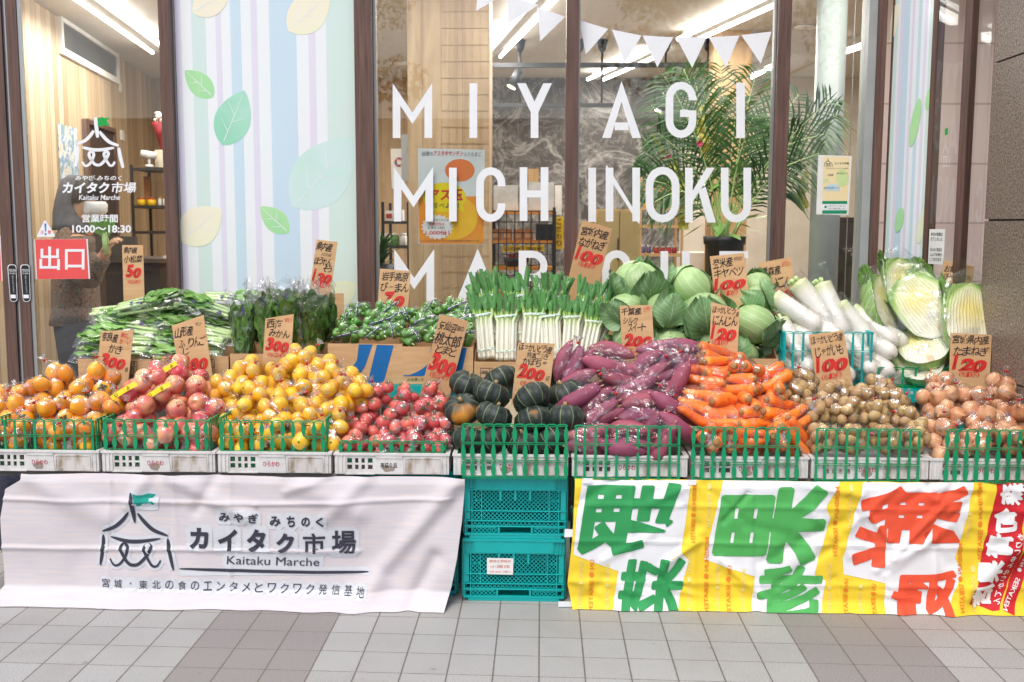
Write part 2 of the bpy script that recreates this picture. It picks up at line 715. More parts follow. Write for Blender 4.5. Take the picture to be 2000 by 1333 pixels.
def cut_poly(poly, step):
    """polygon (world xz or px) cut into a grid of about step"""
    xs, ys = [p[0] for p in poly], [p[1] for p in poly]
    bm = bmesh.new()
    bm.faces.new([bm.verts.new((x, y, 0)) for x, y in poly])
    bmesh.ops.triangulate(bm, faces=bm.faces[:])
    q = math.ceil(min(xs) / step) * step
    while q < max(xs):
        bmesh.ops.bisect_plane(bm, geom=bm.verts[:] + bm.edges[:] + bm.faces[:], plane_co=(q, 0, 0), plane_no=(1, 0, 0))
        q += step
    q = math.ceil(min(ys) / step) * step
    while q < max(ys):
        bmesh.ops.bisect_plane(bm, geom=bm.verts[:] + bm.edges[:] + bm.faces[:], plane_co=(0, q, 0), plane_no=(0, 1, 0))
        q += step
    bm.verts.index_update()
    r = [(v.co.x, v.co.y) for v in bm.verts], [[v.index for v in f.verts] for f in bm.faces]
    bm.free()
    return r


def px_text(mb, body, x0, y0, x1, y1, Y, bold=0.0, shear=0.0, mi=0, spacing=1.0):
    a, b, c = P(x0, y1, Y), P(x1, y1, Y), P(x0, y0, Y)
    add_text(mb, body, lambda u, v: a + (b - a) * u + (c - a) * v, bold, shear, mi, spacing)


def px_poly(mb, pts, Y, mi=0):
    n = len(pts)
    mb.add([P(x, y, Y) for x, y in pts], [list(range(n))], mi, smooth=False)


def smooth_line(pts, k=8):
    """Catmull-Rom through 2D/3D points"""
    pts = [Vector(p).to_3d() if len(p) == 2 else Vector(p) for p in pts]
    out = []
    for i in range(len(pts) - 1):
        p0, p1, p2, p3 = pts[max(i - 1, 0)], pts[i], pts[i + 1], pts[min(i + 2, len(pts) - 1)]
        for j in range(k):
            t = j / k
            out.append(.5 * ((2 * p1) + (p2 - p0) * t + (2 * p0 - 5 * p1 + 4 * p2 - p3) * t * t + (3 * p1 - p0 - 3 * p2 + p3) * t ** 3))
    out.append(pts[-1])
    return out


def stroke2d(pts, w, k=8, taper=0.0):
    """quads (2D) of a pen stroke"""
    c = smooth_line(pts, k)
    n = len(c)
    L, Rr = [], []
    for i, p in enumerate(c):
        d = (c[min(i + 1, n - 1)] - c[max(i - 1, 0)])
        d.normalize()
        q = Vector((-d.y, d.x, 0))
        s = i / (n - 1)
        ww = w * (1 - taper * (abs(s - .5) * 2) ** 3) / 2
        L.append(p + q * ww); Rr.append(p - q * ww)
    return [((L[i].x, L[i].y), (L[i + 1].x, L[i + 1].y), (Rr[i + 1].x, Rr[i + 1].y), (Rr[i].x, Rr[i].y)) for i in range(n - 1)]


# the shop's tent mark, on a 100 x 120 board, y down
TENT = [
    ([(47, 6), (49, 30), (52, 58)], 4.5, .75),
    ([(43, 40), (34, 54), (22, 66), (4, 74)], 4.2, .7),
    ([(56, 42), (66, 56), (80, 70), (101, 79)], 4.2, .7),
    ([(16, 83), (40, 89), (64, 89), (90, 84)], 4.2, .85),
    ([(5, 80), (5, 100), (1, 132)], 4.2, .7),
    ([(101, 84), (104, 104), (111, 136)], 4.2, .7),
    ([(16, 120), (22, 130), (30, 129), (38, 118), (43, 102), (39, 94), (34, 96), (32, 103), (37, 115), (46, 127), (57, 128), (66, 120), (74, 108),
      (77, 99), (73, 94), (68, 97), (67, 104), (72, 116), (80, 129), (87, 129), (92, 120)], 3.6, .5),
]
TENT_FLAG = [(50, 8), (56, 10), (64, 10), (72, 7), (84, 8), (77, 17), (85, 28), (74, 26), (66, 28), (58, 30), (53, 28)]
# ------------------------------------------------------------------ ground, shop shell
mb = MB().box(-14, 14, -12, 1.30, -.2, 0)
o = mb.build('pavement', 'tiles'); structure(o); o['label'] = 'pale grey square paving tiles with darker tile bands'
mb = MB().box(-14, 14, -40, -12.004, -.32, -.12)
structure(mb.build('road', simple('asphalt', '#4a4a4b', '#3d3d3e', 60, .9, .2, 200)))

GY = 1.26          # glass plane
floor_m = simple('beige_shop_floor', '#c9bba4', '#bcae97', 3, .35)
structure(MB().box(-6.5, 6.5, 1.304, 7.4, -.2, .002).build('floor', floor_m))
ceil_m = simple('shop_ceiling', '#cfc8bf', '#c4bdb3', 30, .9)
structure(MB().box(-6.5, 6.5, 1.20, 7.4, 3.02, 3.14).build('ceiling', ceil_m))
BY = 6.8
xm0, xm1 = P(945, 300, BY).x, P(1330, 300, BY).x
tag(MB().box(-6.4, xm0 - .002, BY, BY + .12, 0, 3.018).build('back_wall', 'wood_panel'), 'wood boarded back wall seen left of the timber pier', 'wall')
tag(MB().box(xm0, xm1, BY, BY + .12, 0, 3.018).build('marble_wall', 'marble'), 'dark grey veined marble back wall of the shop', 'wall')
cream = simple('cream_wall', '#d9cfc0', '#cfc4b4', 5, .8)
tag(MB().box(xm1 + .002, 6.4, BY, BY + .12, 0, 3.018).build('cream_wall', cream), 'plain cream back wall right of the marble', 'wall')
pink = simple('pale_pink_wall', '#d8c6c2', '#cfbcb8', 5, .7)
ptile = NT('pink_tile_wall')
sx = ptile.n('SeparateXYZ'); ptile.l(ptile.coord(), sx.inputs[0])
jz = ptile.math('LESS_THAN', ptile.math('FRACT', ptile.math('MULTIPLY', sx.outputs[2], 2.6)), .03)
ptile.set(ptile.mix(jz, ptile.mix(ptile.noise(2), '#e3d0cb', '#d8c3be'), '#b9a39d'), .5)
tag(MB().box(2.2, 6.39, 2.9, 3.0, 0.003, 3.018).build('tiled_wall', ptile.m), 'pale pink tiled wall behind the angled corner glazing', 'wall')
tag(MB().box(6.4, 6.5, 1.31, BY, 0, 3.018).build('side_wall', pink), 'pale pink side wall at far right inside shop', 'wall')

# angled slat wall on the left
wa, wb = Vector((-3.18, 1.45, 0)), Vector((-4.03, 6.74, 0))
wd = (wb - wa).normalized()
wn_ = Vector((wd.y, -wd.x, 0))      # faces the room (+x)
L = (wb - wa).length
TW = Matrix((( wd.x, -wn_.x, 0, wa.x), (wd.y, -wn_.y, 0, wa.y), (0, 0, 1, 0), (0, 0, 0, 1)))


def onwall(px, py, off=.0):
    q = PL(px, py, wa + wn_ * off, wn_)
    return q


def wall_uz(px, py):
    q = onwall(px, py) - wa
    return q.dot(wd), q.z + 0


sw = MB().box(0, L, 0, .1, 0, 3.018).build('slat_wall', 'wood_slats', world=False)
sw.matrix_world = TW
tag(sw, 'angled wall of vertical pale wood slats behind the glass door', 'wall')


def wallbox(mb, u0, u1, z0, z1, d0, d1, mi=0):
    mb.box(u0, u1, -d1, -d0, z0, z1, mi)


def on_slat(name, mb, mats, label, cat):
    o = mb.build(name, mats, world=False)
    o.matrix_world = TW
    return tag(o, label, cat)


u0, z1 = wall_uz(111, 26); u1, _ = wall_uz(226, 100); _, z0 = wall_uz(113, 104)
hw = thing('high_window', 'high dark wall window with white frame above the wood slats', 'window')
hw.matrix_world = TW
fr_ = MB(); wallbox(fr_, u0, u1, z0, z0 + .05, .0, .03); wallbox(fr_, u0, u1, z1 - .05, z1, .0, .03)
wallbox(fr_, u0, u0 + .05, z0 + .05, z1 - .05, .0, .03); wallbox(fr_, u1 - .05, u1, z0 + .05, z1 - .05, .0, .03)
fr_.build('frame', 'paper', hw, world=False)
pn = MB(); wallbox(pn, u0 + .05, u1 - .05, z0 + .05, z1 - .05, .002, .012)
pn.build('pane', simple('dark_window', '#4d5052', '#5a5d5e', 3, .12), hw, world=False)
pm = NT('festival_poster_print')
pmc = pm.ramp(pm.noise(9, 4, .7), [(.3, '#7f8a55'), (.42, '#5b7aa8'), (.5, '#d9d3c4'), (.58, '#c9a13a'), (.68, '#c24d86')], 'CONSTANT')
u0, z1 = wall_uz(111, 240); u1, _ = wall_uz(149, 246); _, z0 = wall_uz(120, 405)
mb = MB(); wallbox(mb, u0, u1, z0, z1, .002, .006)
on_slat('wall_poster', mb, pm.set(pm.mix(.25, pmc, '#a9cfe6'), .5), 'tall colourful poster on the wood slats left of the dark door', 'poster')
u0, z1 = wall_uz(162, 243); u1, _ = wall_uz(213, 250)
mb = MB(); wallbox(mb, u0, u1, 0.004, z1, .002, .03)
wallbox(mb, u0 - .04, u0 - .003, 0.004, z1 + .04, .002, .05, 1); wallbox(mb, u1 + .003, u1 + .04, 0.004, z1 + .04, .002, .05, 1); wallbox(mb, u0, u1, z1 + .003, z1 + .04, .002, .05, 1)
on_slat('dark_door', mb, [simple('dark_brown_door', '#46352d', '#3c2d26', 6, .5), 'frame'], 'dark brown inner door set in the wood slat wall', 'door')
for (a, b, c, d, lab) in ((231, 161, 236, 181, 'upper white switch plate on the wood slats'), (234, 254, 241, 275, 'lower white switch plate on the wood slats')):
    u0, z1 = wall_uz(a, b); u1, z0 = wall_uz(c, d)
    mb = MB(); wallbox(mb, u0, u1, z0, z1, .002, .012)
    on_slat('switch_plate', mb, 'paper', lab, 'switch')

# timber pier with poster, behind middle glass
PY = 2.2
x0, x1 = P(797, 300, PY).x, P(956, 300, PY).x
tag(MB().box(x0, x1, PY, PY + .35, 0.003, 3.018).build('timber_pier', 'wood_panel'), 'wide wood-grain pier standing behind the MIYAGI lettering', 'pier')
mb = MB()
for i in range(30):
    z = .2 + i * .095
    mb.box(P(862, 300, PY).x, x1 - .005, PY - .006, PY - .004, z, z + .0022)
for i in range(7):
    xx = P(862, 300, PY).x + i * (x1 - P(862, 300, PY).x - .01) / 6
    mb.box(xx, xx + .002, PY - .0038, PY - .002, .2, 3.0)
tag(mb.build('wire_grid', simple('tan_wire', '#b4966e', '#a78961', 20, .5)), 'thin wire grid panel fixed to the front of the timber pier', 'grid')

# grey column
cx = P(1612, 400, 2.0).x
mb = MB().lathe([(.083, .003), (.083, 3.018)], 32, T=Matrix.Translation((cx, 2.0, 0)))
tag(mb.build('round_column', simple('grey_painted_column', '#98a09d', '#8f9794', 6, .45)), 'pale grey round column behind the glass by the palm', 'column')
# tan pier behind the palm
x0, x1 = P(1392, 300, 4.2).x, P(1462, 300, 4.2).x
tag(MB().box(x0, x1, 4.2, 4.5, 0.003, 3.018).build('wood_post', 'wood_light'), 'pale wood post rising behind the palm', 'post')

# granite pier outside
gx = P(1925, 400, .66).x
mb = MB()
zs = [0.004, .195, .87, 1.55, 2.23, 2.91, 3.2]
mb.box(gx + .012, gx + .8, -.55, .648, .004, 3.198, 1)
for a, b in zip(zs, zs[1:]):
    mb.box(gx, gx + .812, -.56, .66, a + .004, b - .004)
tag(mb.build('granite_pier', ['granite', simple('dark_joint', '#3b3632', '#332f2b', 20, .9)]), 'speckled brown granite pier with dark joints at right', 'pier')

# ------------------------------------------------------------------ shop front
sf = thing('storefront', 'glazed shop front with brown wood-grain mullions and white vinyl lettering', 'shop front', (0, GY, 0))


def X(px, Y=GY, py=400):
    return P(px, py, Y).x


def mullion(pa, pb, y0=GY - .06, y1=GY + .06, mat='frame', nm='mullion'):
    mb = MB().box(X(pa), X(pb), y0, y1, .004, 3.018)
    return mb.build(nm, mat, sf)


mullion(329.5, 351)
mullion(700, 733.5); mullion(1103, 1127); mullion(1505, 1529.5)
for a, b in ((734, 739), (1127.3, 1130), (1500.5, 1504.6), (351.3, 353)):
    MB().box(X(a), X(b), GY - .02, GY + .02, .004, 3.018).build('glazing_bead', 'alu', sf)
mullion(1676, 1692, mat='grey_metal', nm='corner_post')
mullion(1692.3, 1707, GY - .09, GY + .03)
# opaque striped screen in the second bay
scr = NT('striped_screen')
sx = scr.n('SeparateXYZ')
scr.l(scr.coord(), sx.inputs[0])
xa, xb = X(353), X(700)
f = scr.math('DIVIDE', scr.math('SUBTRACT', sx.outputs[0], xa), xb - xa)
W_, LP, GN, BL = '#f1f5f6', '#e6e1ef', '#d7ebe3', '#cde3ef'
scol = scr.ramp(f, [(0, LP), (.035, W_), (.09, GN), (.17, W_), (.225, LP), (.255, W_), (.305, BL), (.365, W_), (.42, LP), (.455, W_), (.52, BL), (.67, W_), (.735, LP), (.775, W_), (.835, GN)], 'CONSTANT')
scr.set(scr.mix(.06, scol, scr.noise(3, col=True)), .35, coat=.3)
pane = MB().box(xa + .002, xb - .002, GY - .006, GY + .006, .006, 3.016).build('window_pane', scr.m, sf, label='opaque white pane with pastel stripes and printed leaves')
sm = {}
for k, (a, b) in {'green': ('#b9e6a8', '#a2dfa4'), 'teal': ('#b4e2cd', '#96d8b8'), 'yellow': ('#f0f1cf', '#f5ecd6'), 'pale': ('#d3e9e6', '#cae7dc'), 'lime': ('#dfecca', '#e8ebc8')}.items():
    sm[k] = simple('leaf_print_' + k, a, b, 4, .4)


def leafprint(tip, base, wid, col, parent, Y):
    a, b = P(*base, Y), P(*tip, Y)
    d = b - a
    q = Vector((-d.z, 0, d.x)).normalized()
    mb = MB()
    up, dn = [], []
    for i in range(17):
        s = i / 16
        ww = math.sin(math.pi * s ** .85) ** .8 * wid / 2 * mpp(Y)
        c = a + d * s
        up.append(c + q * ww); dn.append(c - q * ww)
    for i in range(16):
        mb.add([up[i], up[i + 1], dn[i + 1], dn[i]], [(0, 1, 2, 3)], 0, smooth=False)
    o = mb.build('leaf_print', sm[col], parent)
    mv = MB()
    l = d.length
    e = d.normalized()

    def tri(p, r, wd):
        dd = (r - p); qq = Vector((-dd.z, 0, dd.x)).normalized() * wd
        off = Vector((0, -.0005, 0))
        mv.add([p + qq + off, r + qq * .4 + off, r - qq * .4 + off, p - qq + off], [(0, 1, 2, 3)], 0, smooth=False)
    tri(a + d * .08, a + d * .93, .0022)
    for s, sg in ((.25, 1), (.42, -1), (.55, 1)):
        tri(a + d * s, a + d * (s + .18) + q * sg * wid * .33 * mpp(Y), .0016)
    o2 = mv.build('leaf_vein', 'vinyl', parent)
    return o


FY = GY - .0066
for i, (tip, base, wid, col) in enumerate([((361, 138), (417, 190), 44, 'green'), ((478, 177), (434, 284), 70, 'teal'), ((433, 408), (352, 472), 75, 'yellow'), ((508, 404), (564, 455), 44, 'green'),
                             ((645, -12), (563, 61), 70, 'yellow'), ((452, -20), (376, 25), 52, 'yellow'), ((694, 270), (572, 405), 110, 'pale'), ((697, 555), (640, 590), 50, 'lime')]):
    leafprint(tip, base, wid, col, pane, FY - .0003 * (i % 3))
p2 = MB().box(X(739.5), X(1103) - .001, GY - .004, GY + .004, .006, 3.016).build('window_pane', 'glass', sf)
p3 = MB().box(X(1130.3), X(1500.3), GY - .004, GY + .004, .006, 3.016).build('window_pane', 'glass', sf)
p4 = MB().box(X(1530), X(1655.6), GY - .004, GY + .004, .006, 3.016).build('window_pane', 'glass', sf)
p5 = MB().box(X(1656.6), X(1675.5), GY - .004, GY + .004, .006, 3.016).build('window_pane', 'glass', sf)
MB().box(X(1655.7), X(1656.5), GY - .005, GY + .005, .006, 3.016).build('pane_joint', 'alu', sf)
# vinyl letters
LY = GY - .0065


def arc(cx, cy, rx, ry, a0, a1, n=10):
    return [(cx + rx * math.cos(R(a0 + (a1 - a0) * i / n)), cy + ry * math.sin(R(a0 + (a1 - a0) * i / n))) for i in range(n + 1)]


def band(pts, w, closed=False):
    """flat quads of constant width along an exact polyline"""
    n = len(pts)
    P2 = [Vector((p[0], p[1])) for p in pts]
    L, Rr = [], []
    for i in range(n):
        a = P2[i - 1] if (i > 0 or closed) else P2[i]
        b = P2[(i + 1) % n] if (i < n - 1 or closed) else P2[i]
        d = (b - a).normalized()
        q = Vector((-d.y, d.x)) * w / 2
        L.append(P2[i] + q); Rr.append(P2[i] - q)
    m = n if closed else n - 1
    return [[tuple(L[i]), tuple(L[(i + 1) % n]), tuple(Rr[(i + 1) % n]), tuple(Rr[i])] for i in range(m)]


def letter(ch, x0, y0, x1, y1):
    w, t = x1 - x0, 15.0
    h = y1 - y0
    rect = lambda a, b, c, d: [(a, b), (c, b), (c, d), (a, d)]
    xm = (x0 + x1) / 2
    if ch == 'M':
        return [[(x0, y0 - 12), (xm, y0 + .5 * h - 2), (xm, y0 + .5 * h + 20), (x0 + t, y0 + 32), (x0 + t, y1), (x0, y1)], [(xm, y0 + .5 * h - 2), (x1, y0 - 12), (x1, y1), (x1 - t, y1), (x1 - t, y0 + 32), (xm, y0 + .5 * h + 20)]]
    if ch == 'I':
        return [rect(x0, y0, x1, y1)]
    if ch == 'Y':
        return [[(x0, y0), (x0 + 17, y0), (xm, y0 + 36), (xm + t / 2, y0 + .53 * h), (xm + t / 2, y1), (xm - t / 2, y1), (xm - t / 2, y0 + .53 * h)], [(x1 - 17, y0), (x1, y0), (xm + t / 2, y0 + .53 * h), (xm, y0 + 36)]]
    if ch == 'A':
        yb = y0 + .68 * h
        sl = lambda y, o: xm + o * (y - y0 + 16) / (h + 16) * (w / 2)
        return [[(xm, y0 - 16), (xm, y0 + 24), (sl(yb, -1) + 15, yb), (x0 + 17, y1), (x0, y1)], [(xm, y0 - 16), (x1, y1), (x1 - 17, y1), (sl(yb, 1) - 15, yb), (xm, y0 + 24)],
                rect(sl(yb, -1) + 14, yb, sl(yb, 1) - 14, yb + 15)]
    if ch in 'COGU':
        r = w / 2 - t / 2
        cx = xm
        yt, yb = y0 + r * 1.15 + t / 2, y1 - r * 1.15 - t / 2
        top = arc(cx, yt, r, r * 1.15, 180, 360)
        bot = arc(cx, yb, r, r * 1.15, 0, 180)
        if ch == 'O':
            return band(top + bot, t, True)
        if ch == 'U':
            return band([(cx + r, y0)] + bot + [(cx - r, y0)], t)
        if ch == 'C':
            return band([(cx + r, y0 + .35 * h)] + top[::-1] + bot[::-1] + [(cx + r, y0 + .66 * h)], t)
        return band([(cx + r, y0 + .33 * h)] + top[::-1] + bot[::-1] + [(cx + r, y0 + .51 * h)], t) + [rect(cx - 2, y0 + .5 * h, cx + r - t / 2, y0 + .5 * h + 14)]
    if ch == 'H':
        return [rect(x0, y0, x0 + t, y1), rect(x1 - t, y0, x1, y1), rect(x0 + t, y0 + .43 * h, x1 - t, y0 + .43 * h + 14)]
    if ch == 'N':
        return [rect(x0, y0, x0 + t, y1), rect(x1 - t, y0, x1, y1 + 0), [(x0, y0 - 4), (x0 + 3, y0 - 4), (x1 - t, y1 - 28), (x1, y1 + 4), (x1 - 3, y1 + 4), (x0 + t, y0 + 32)]]
    if ch == 'K':
        return [rect(x0, y0, x0 + t, y1), [(x0 + t, y0 + .62 * h), (x0 + t, y0 + .42 * h), (x1 - 18, y0), (x1 - 2, y0)], [(x0 + 26, y0 + .42 * h), (x0 + 40, y0 + .34 * h), (x1, y1), (x1 - 17, y1)]]
    if ch == 'E':
        return [rect(x0, y0, x0 + t, y1)] + [rect(x0 + t, y, x1, y + 14) for y in (y0, y0 + .44 * h, y1 - 14)]
    if ch == 'R':
        r = (.56 * h - 14) / 2
        c = arc(x1 - r - t / 2, y0 + r + 7, r, r, -90, 90)
        return [rect(x0, y0, x0 + t, y1)] + band([(x0 + t, y0 + 7)] + c + [(x0 + t, y0 + 2 * r + 7)], 14) + [[(xm - 4, y0 + .54 * h), (xm + 12, y0 + .54 * h), (x1 + 3, y1), (x1 - 14, y1)]]


for ch, x0, x1, y0, y1 in [('M', 767, 844, 175, 270), ('I', 917, 932, 163, 270), ('Y', 1010, 1078, 163, 270), ('A', 1176, 1252, 175, 270), ('G', 1300, 1360, 160, 270), ('I', 1438, 1455, 162, 270),
                           ('M', 769, 846, 338, 433), ('I', 877, 892, 328, 433), ('C', 930, 987, 327, 434), ('H', 1015, 1071, 327, 432), ('I', 1149, 1164, 328, 434), ('N', 1183, 1250, 328, 433),
                           ('O', 1261, 1327, 326, 435), ('K', 1338, 1398, 328, 435), ('U', 1408, 1467, 328, 435),
                           ('M', 770, 848, 499, 592), ('A', 890, 976, 502, 592), ('R', 1013, 1070, 490, 596), ('C', 1176, 1233, 489, 598), ('H', 1290, 1347, 491, 598), ('E', 1405, 1461, 491, 598)]:
    mb = MB()
    for k, poly in enumerate(letter(ch, x0, y0, x1, y1)):
        px_poly(mb, poly, LY - .0004 * (k % 3 if ch in 'KNREHA' else 0))
    mb.build('vinyl_letter', 'vinyl', p2 if x1 < 1104 else p3)
for tri in [((930, 22), (967, 0), (934, -30)), ((992, 48), (1052, 10), (990, -10)), ((1049, 14), (1104, 33), (1055, 81)), ((1132, 40), (1188, 57), (1144, 107)), ((1195, 58), (1253, 70), (1220, 124)), ((1255, 70), (1315, 73), (1284, 132)),
            ((1320, 73), (1380, 73), (1352, 133)), ((1384, 73), (1444, 70), (1418, 132)), ((1448, 69), (1507, 62), (1486, 125))]:
    mb = MB(); px_poly(mb, tri, LY)
    mb.build('vinyl_pennant', 'vinyl', p2 if tri[0][0] < 1104 else p3)
# return glazing to the granite
ca = Vector((X(1720.5), GY - .06, 0))
cb_ = Vector((gx - .004, .672, 0))
rd = (cb_ - ca).normalized()
rn = Vector((-rd.y, rd.x, 0))
rlen = (cb_ - ca).length
if rn.y > 0:
    rn = -rn
TR = Matrix(((rd.x, -rn.x, 0, ca.x), (rd.y, -rn.y, 0, ca.y), (0, 0, 1, 0), (0, 0, 0, 1)))


def ruz(px, py=400):
    q = PL(px, py, ca, rn)
    return (q - ca).dot(rd), q.z


def rbox(mb, u0, u1, d0, d1, z0, z1, mi=0):
    mb.box(u0, u1, d0, d1, z0, z1, mi, T=TR)


rw = thing('corner_glazing', 'angled glazed return with brown frames between shop front and granite', 'shop front', ca)
ua, ub, uc, ud = ruz(1808)[0], ruz(1817)[0], ruz(1869)[0], ruz(1884)[0]
mb = MB(); rbox(mb, 0.001, .012, -.003, .05, .004, 3.018); mb.build('mullion', 'frame', rw)
mb = MB(); rbox(mb, ua, ub, -.008, .04, .004, 3.018); mb.build('mullion', 'frame', rw)
mb = MB(); rbox(mb, uc, uc + .3 * (ud - uc), -.008, .03, .004, 2.66); rbox(mb, uc + .35 * (ud - uc), ud, -.012, .03, .004, 2.66); mb.build('mullion', 'frame', rw)
mb = MB(); rbox(mb, ub + .001, rlen, -.03, .05, 2.664, 2.76); mb.build('transom', 'frame', rw)
mb = MB(); rbox(mb, ub + .001, uc - .001, -.004, .004, .006, 2.662); dpane = mb.build('door_pane', 'glass', rw)
mb = MB(); rbox(mb, ud + .001, rlen - .002, -.004, .004, .006, 2.662); mb.build('window_pane', 'glass', rw)
scr2 = NT('striped_film')
oc = scr2.coord('UV')
sx = scr2.n('SeparateXYZ')
scr2.l(oc, sx.inputs[0])
scol2 = scr2.ramp(sx.outputs[0], [(0, GN), (.1, W_), (.16, LP), (.24, BL), (.4, W_), (.46, LP), (.52, W_), (.62, BL), (.7, W_), (.78, LP), (.85, W_), (.9, GN)], 'CONSTANT')
scr2.set(scr2.mix(.03, scol2, scr2.noise(3, col=True)), .15, coat=.6)
mb = MB()
mb.grid(1, 1, lambda u, v: TR @ Vector((.013 + u * (ua - .015), 0, .006 + v * 3.01)))
fp = mb.build('film_pane', scr2.m, rw, label='striped pastel film pane with printed leaves')
for (px, py, wpx, hpx, col) in ((1757, 430, 17, 47, 'green'), (1800, 442, 14, 66, 'lime'), (1788, 240, 17, 88, 'green'), (1815, 192, 12, 42, 'green'), (1746, 45, 16, 70, 'yellow')):
    u, z = ruz(px, py)
    s = mpp(1.1)
    mb = MB()
    pts = []
    for i in range(20):
        a = 2 * math.pi * i / 20
        lx, lz = math.cos(a) * wpx / 2 * s * 1.3, math.sin(a) * hpx / 2 * s
        pts.append(TR @ Vector((u + lx + lz * .18, -.002, z + lz)))
    mb.add(pts, [list(range(20))], 0, smooth=False)
    mb.build('leaf_print', sm[col], fp)
# notice on the door pane
mb = MB()
(u0, z1), (u1, _), (_, z0) = ruz(1818, 448), ruz(1848, 450), ruz(1818, 516)
rbox(mb, u0, u1, -.008, -.005, z0, z1)
no = mb.build('notice', 'paper', dpane)
mb = MB()
for i, (s, row) in enumerate((('本日の営業は', .86), ('終了しました', .72), ('またのご来店を', .42), ('心よりお待ち', .28), ('しております', .14))):
    add_text(mb, s, lambda a, b: TR @ Vector((u0 + (u1 - u0) * (.12 + .76 * a), -.0095, z0 + (z1 - z0) * (row - .05 + .1 * b))), .01)
mb.build('notice_lettering', 'ink', dpane)
u, z = ruz(1850, 265)
mb = MB(); px = [TR @ Vector((u - .008 + (a * .018), -.007, z + b * .034)) for a, b in ((0, 0), (1, .12), (.9, 1), (0, .9))]
mb.add(px, [(0, 1, 2, 3)]); mb.build('flag_sticker', 'flag_green', dpane)
mb = MB()
for st, wd_, tp in TENT:
    for q in stroke2d(st, wd_ * .7, 4, tp):
        mb.add([TR @ Vector((u + (a - 50) * .00045, -.007, z - .0 - b * .0011)) for a, b in q], [(0, 1, 2, 3)], smooth=False)
mb.build('tent_sticker', 'vinyl', dpane)

# ------------------------------------------------------------------ sliding doors at left
DY = GY - .02


def door(name, label, s0, s1, far, side):
    d = thing(name, label, 'door', (X(s0, DY), DY, 0))
    MB().box(X(s0, DY, 400), X(s1, DY, 400), DY - .025, DY + .025, .01, 3.01).build('stile', 'frame', d)
    a, b = (far, s0) if side < 0 else (s1, far)
    g = MB().box(X(a, DY) + .002, X(b, DY) - .002, DY - .004, DY + .004, .01, 3.01).build('pane', 'glass', d)
    return d, g


dl, gl_ = door('sliding_door', 'left glass sliding door leaf with brown stile and black touch plate', 3, 25, -700, -1)
dr, gr_ = door('sliding_door', 'right glass sliding door leaf with white tent logo and red exit sticker', 33.5, 54.5, 329, 1)
MB().box(X(25.3, DY), X(28.8, DY), DY - .012, DY + .012, .01, 3.01).build('seal', 'rubber', dl)
MB().box(X(29.2, DY), X(33.2, DY), DY - .016, DY + .016, .01, 3.01).build('seal', 'alu', dr)
MB().box(X(55, DY), X(62, DY), DY - .02, DY - .006, .01, 3.01).build('glazing_bead', 'alu', dr)
for d, x0, x1 in ((dl, 14.5, 32.0), (dr, 39.5, 57.5)):
    y0, y1 = 517, 590
    TY = DY - .0285
    pts, inn = [], []
    mb = MB()
    rr = 6
    outl = arc(x1 - rr, y0 + rr, rr, rr, -90, 0, 4) + arc(x1 + 2 - rr, y1 - rr, rr, rr, 0, 90, 4) + arc(x0 + 5 + rr, y1 - rr, rr, rr, 90, 180, 4) + arc(x0 + rr, y0 + rr, rr, rr, 180, 270, 4)
    px_poly(mb, outl, TY, 0)
    cxm, cym = (x0 + x1) / 2 + 1.5, (y0 + y1) / 2
    px_poly(mb, [(cxm + (a - cxm) * .86, cym + (b - cym) * .965) for a, b in outl], TY - .0008, 1)
    px_text(mb, 'TOUCH', x0 + 2.5, y0 + 9, x1 - 1.5, y0 + 14, TY - .0016, .01, 0, 0)
    px_text(mb, 'TO OPEN', x0 + 4, y0 + 16, x1 - 2, y0 + 19, TY - .0016, .01, 0, 0)
    for i, ch in enumerate('軽くふれてください'):
        px_text(mb, ch, cxm - 1.4 + i * .25, y0 + 22 + i * 3.8, cxm + 1.4 + i * .25, y0 + 25 + i * 3.8, TY - .0016, .0, 0, 0)
    px_poly(mb, [(x0 + 6, y1 - 14), (x1 - 1.5, y1 - 14), (x1 - 1, y1 - 7), (x0 + 6.5, y1 - 7)], TY - .0016, 0)
    tp = mb.build('touch_plate', ['vinyl', 'black'], d)
# stickers on the right leaf (inside its pane)
SY = DY - .006


def pxmap(x0, y0, sx_, sy_, Y):
    return lambda a, b: P(x0 + a * sx_, y0 + b * sy_, Y)


mb = MB()
mp = pxmap(147, 225, .84, .76, SY)
for k, (st, wd_, tp) in enumerate(TENT):
    for q in stroke2d(st, wd_ * 2.0, 8, tp * .5):
        mb.add([mp(a, b) for a, b in q], [(0, 1, 2, 3)], smooth=False)
mb.build('tent_logo', 'vinyl', gr_)
mb = MB(); mb.add([P(x, y, SY) for x, y in ((190, 232), (198, 229), (206, 231), (214, 229), (209, 237), (214, 246), (204, 245), (197, 248), (191, 247))], [list(range(9))], smooth=False)
mb.build('flag_logo', 'flag_green', gr_)
mb = MB()
px_text(mb, 'みやぎ みちのく', 147, 343, 238, 353, SY, .02, .15)
px_text(mb, 'カイタク', 121, 356, 214, 378, SY, .04, .12)
px_text(mb, '市場', 218, 356, 266, 378, SY, .02, .12)
px_text(mb, 'Kaitaku Marche', 154, 381, 234, 391, SY, .012, .15)
px_text(mb, '営業時間', 160, 419, 230, 435, SY, .02)
px_text(mb, '10:00〜18:30', 141, 440, 256, 455, SY, .03)
mb.build('vinyl_lettering', 'vinyl', gr_)
mb = MB()
px_poly(mb, [(66, 468), (171, 467), (176, 545), (70, 546)], SY, 0)
px_poly(mb, [(68.5, 468.2), (168.5, 467.3), (173, 544.8), (72.5, 545.6)], SY - .001, 1)
px_text(mb, '出口', 77, 482, 165, 528, SY - .002, .015, 0, 0)
mb.build('exit_sticker', ['vinyl', 'red_vinyl'], gr_)
mb = MB()
px_poly(mb, [(-40, 462), (1, 462), (5, 549), (-36, 550)], SY, 0)
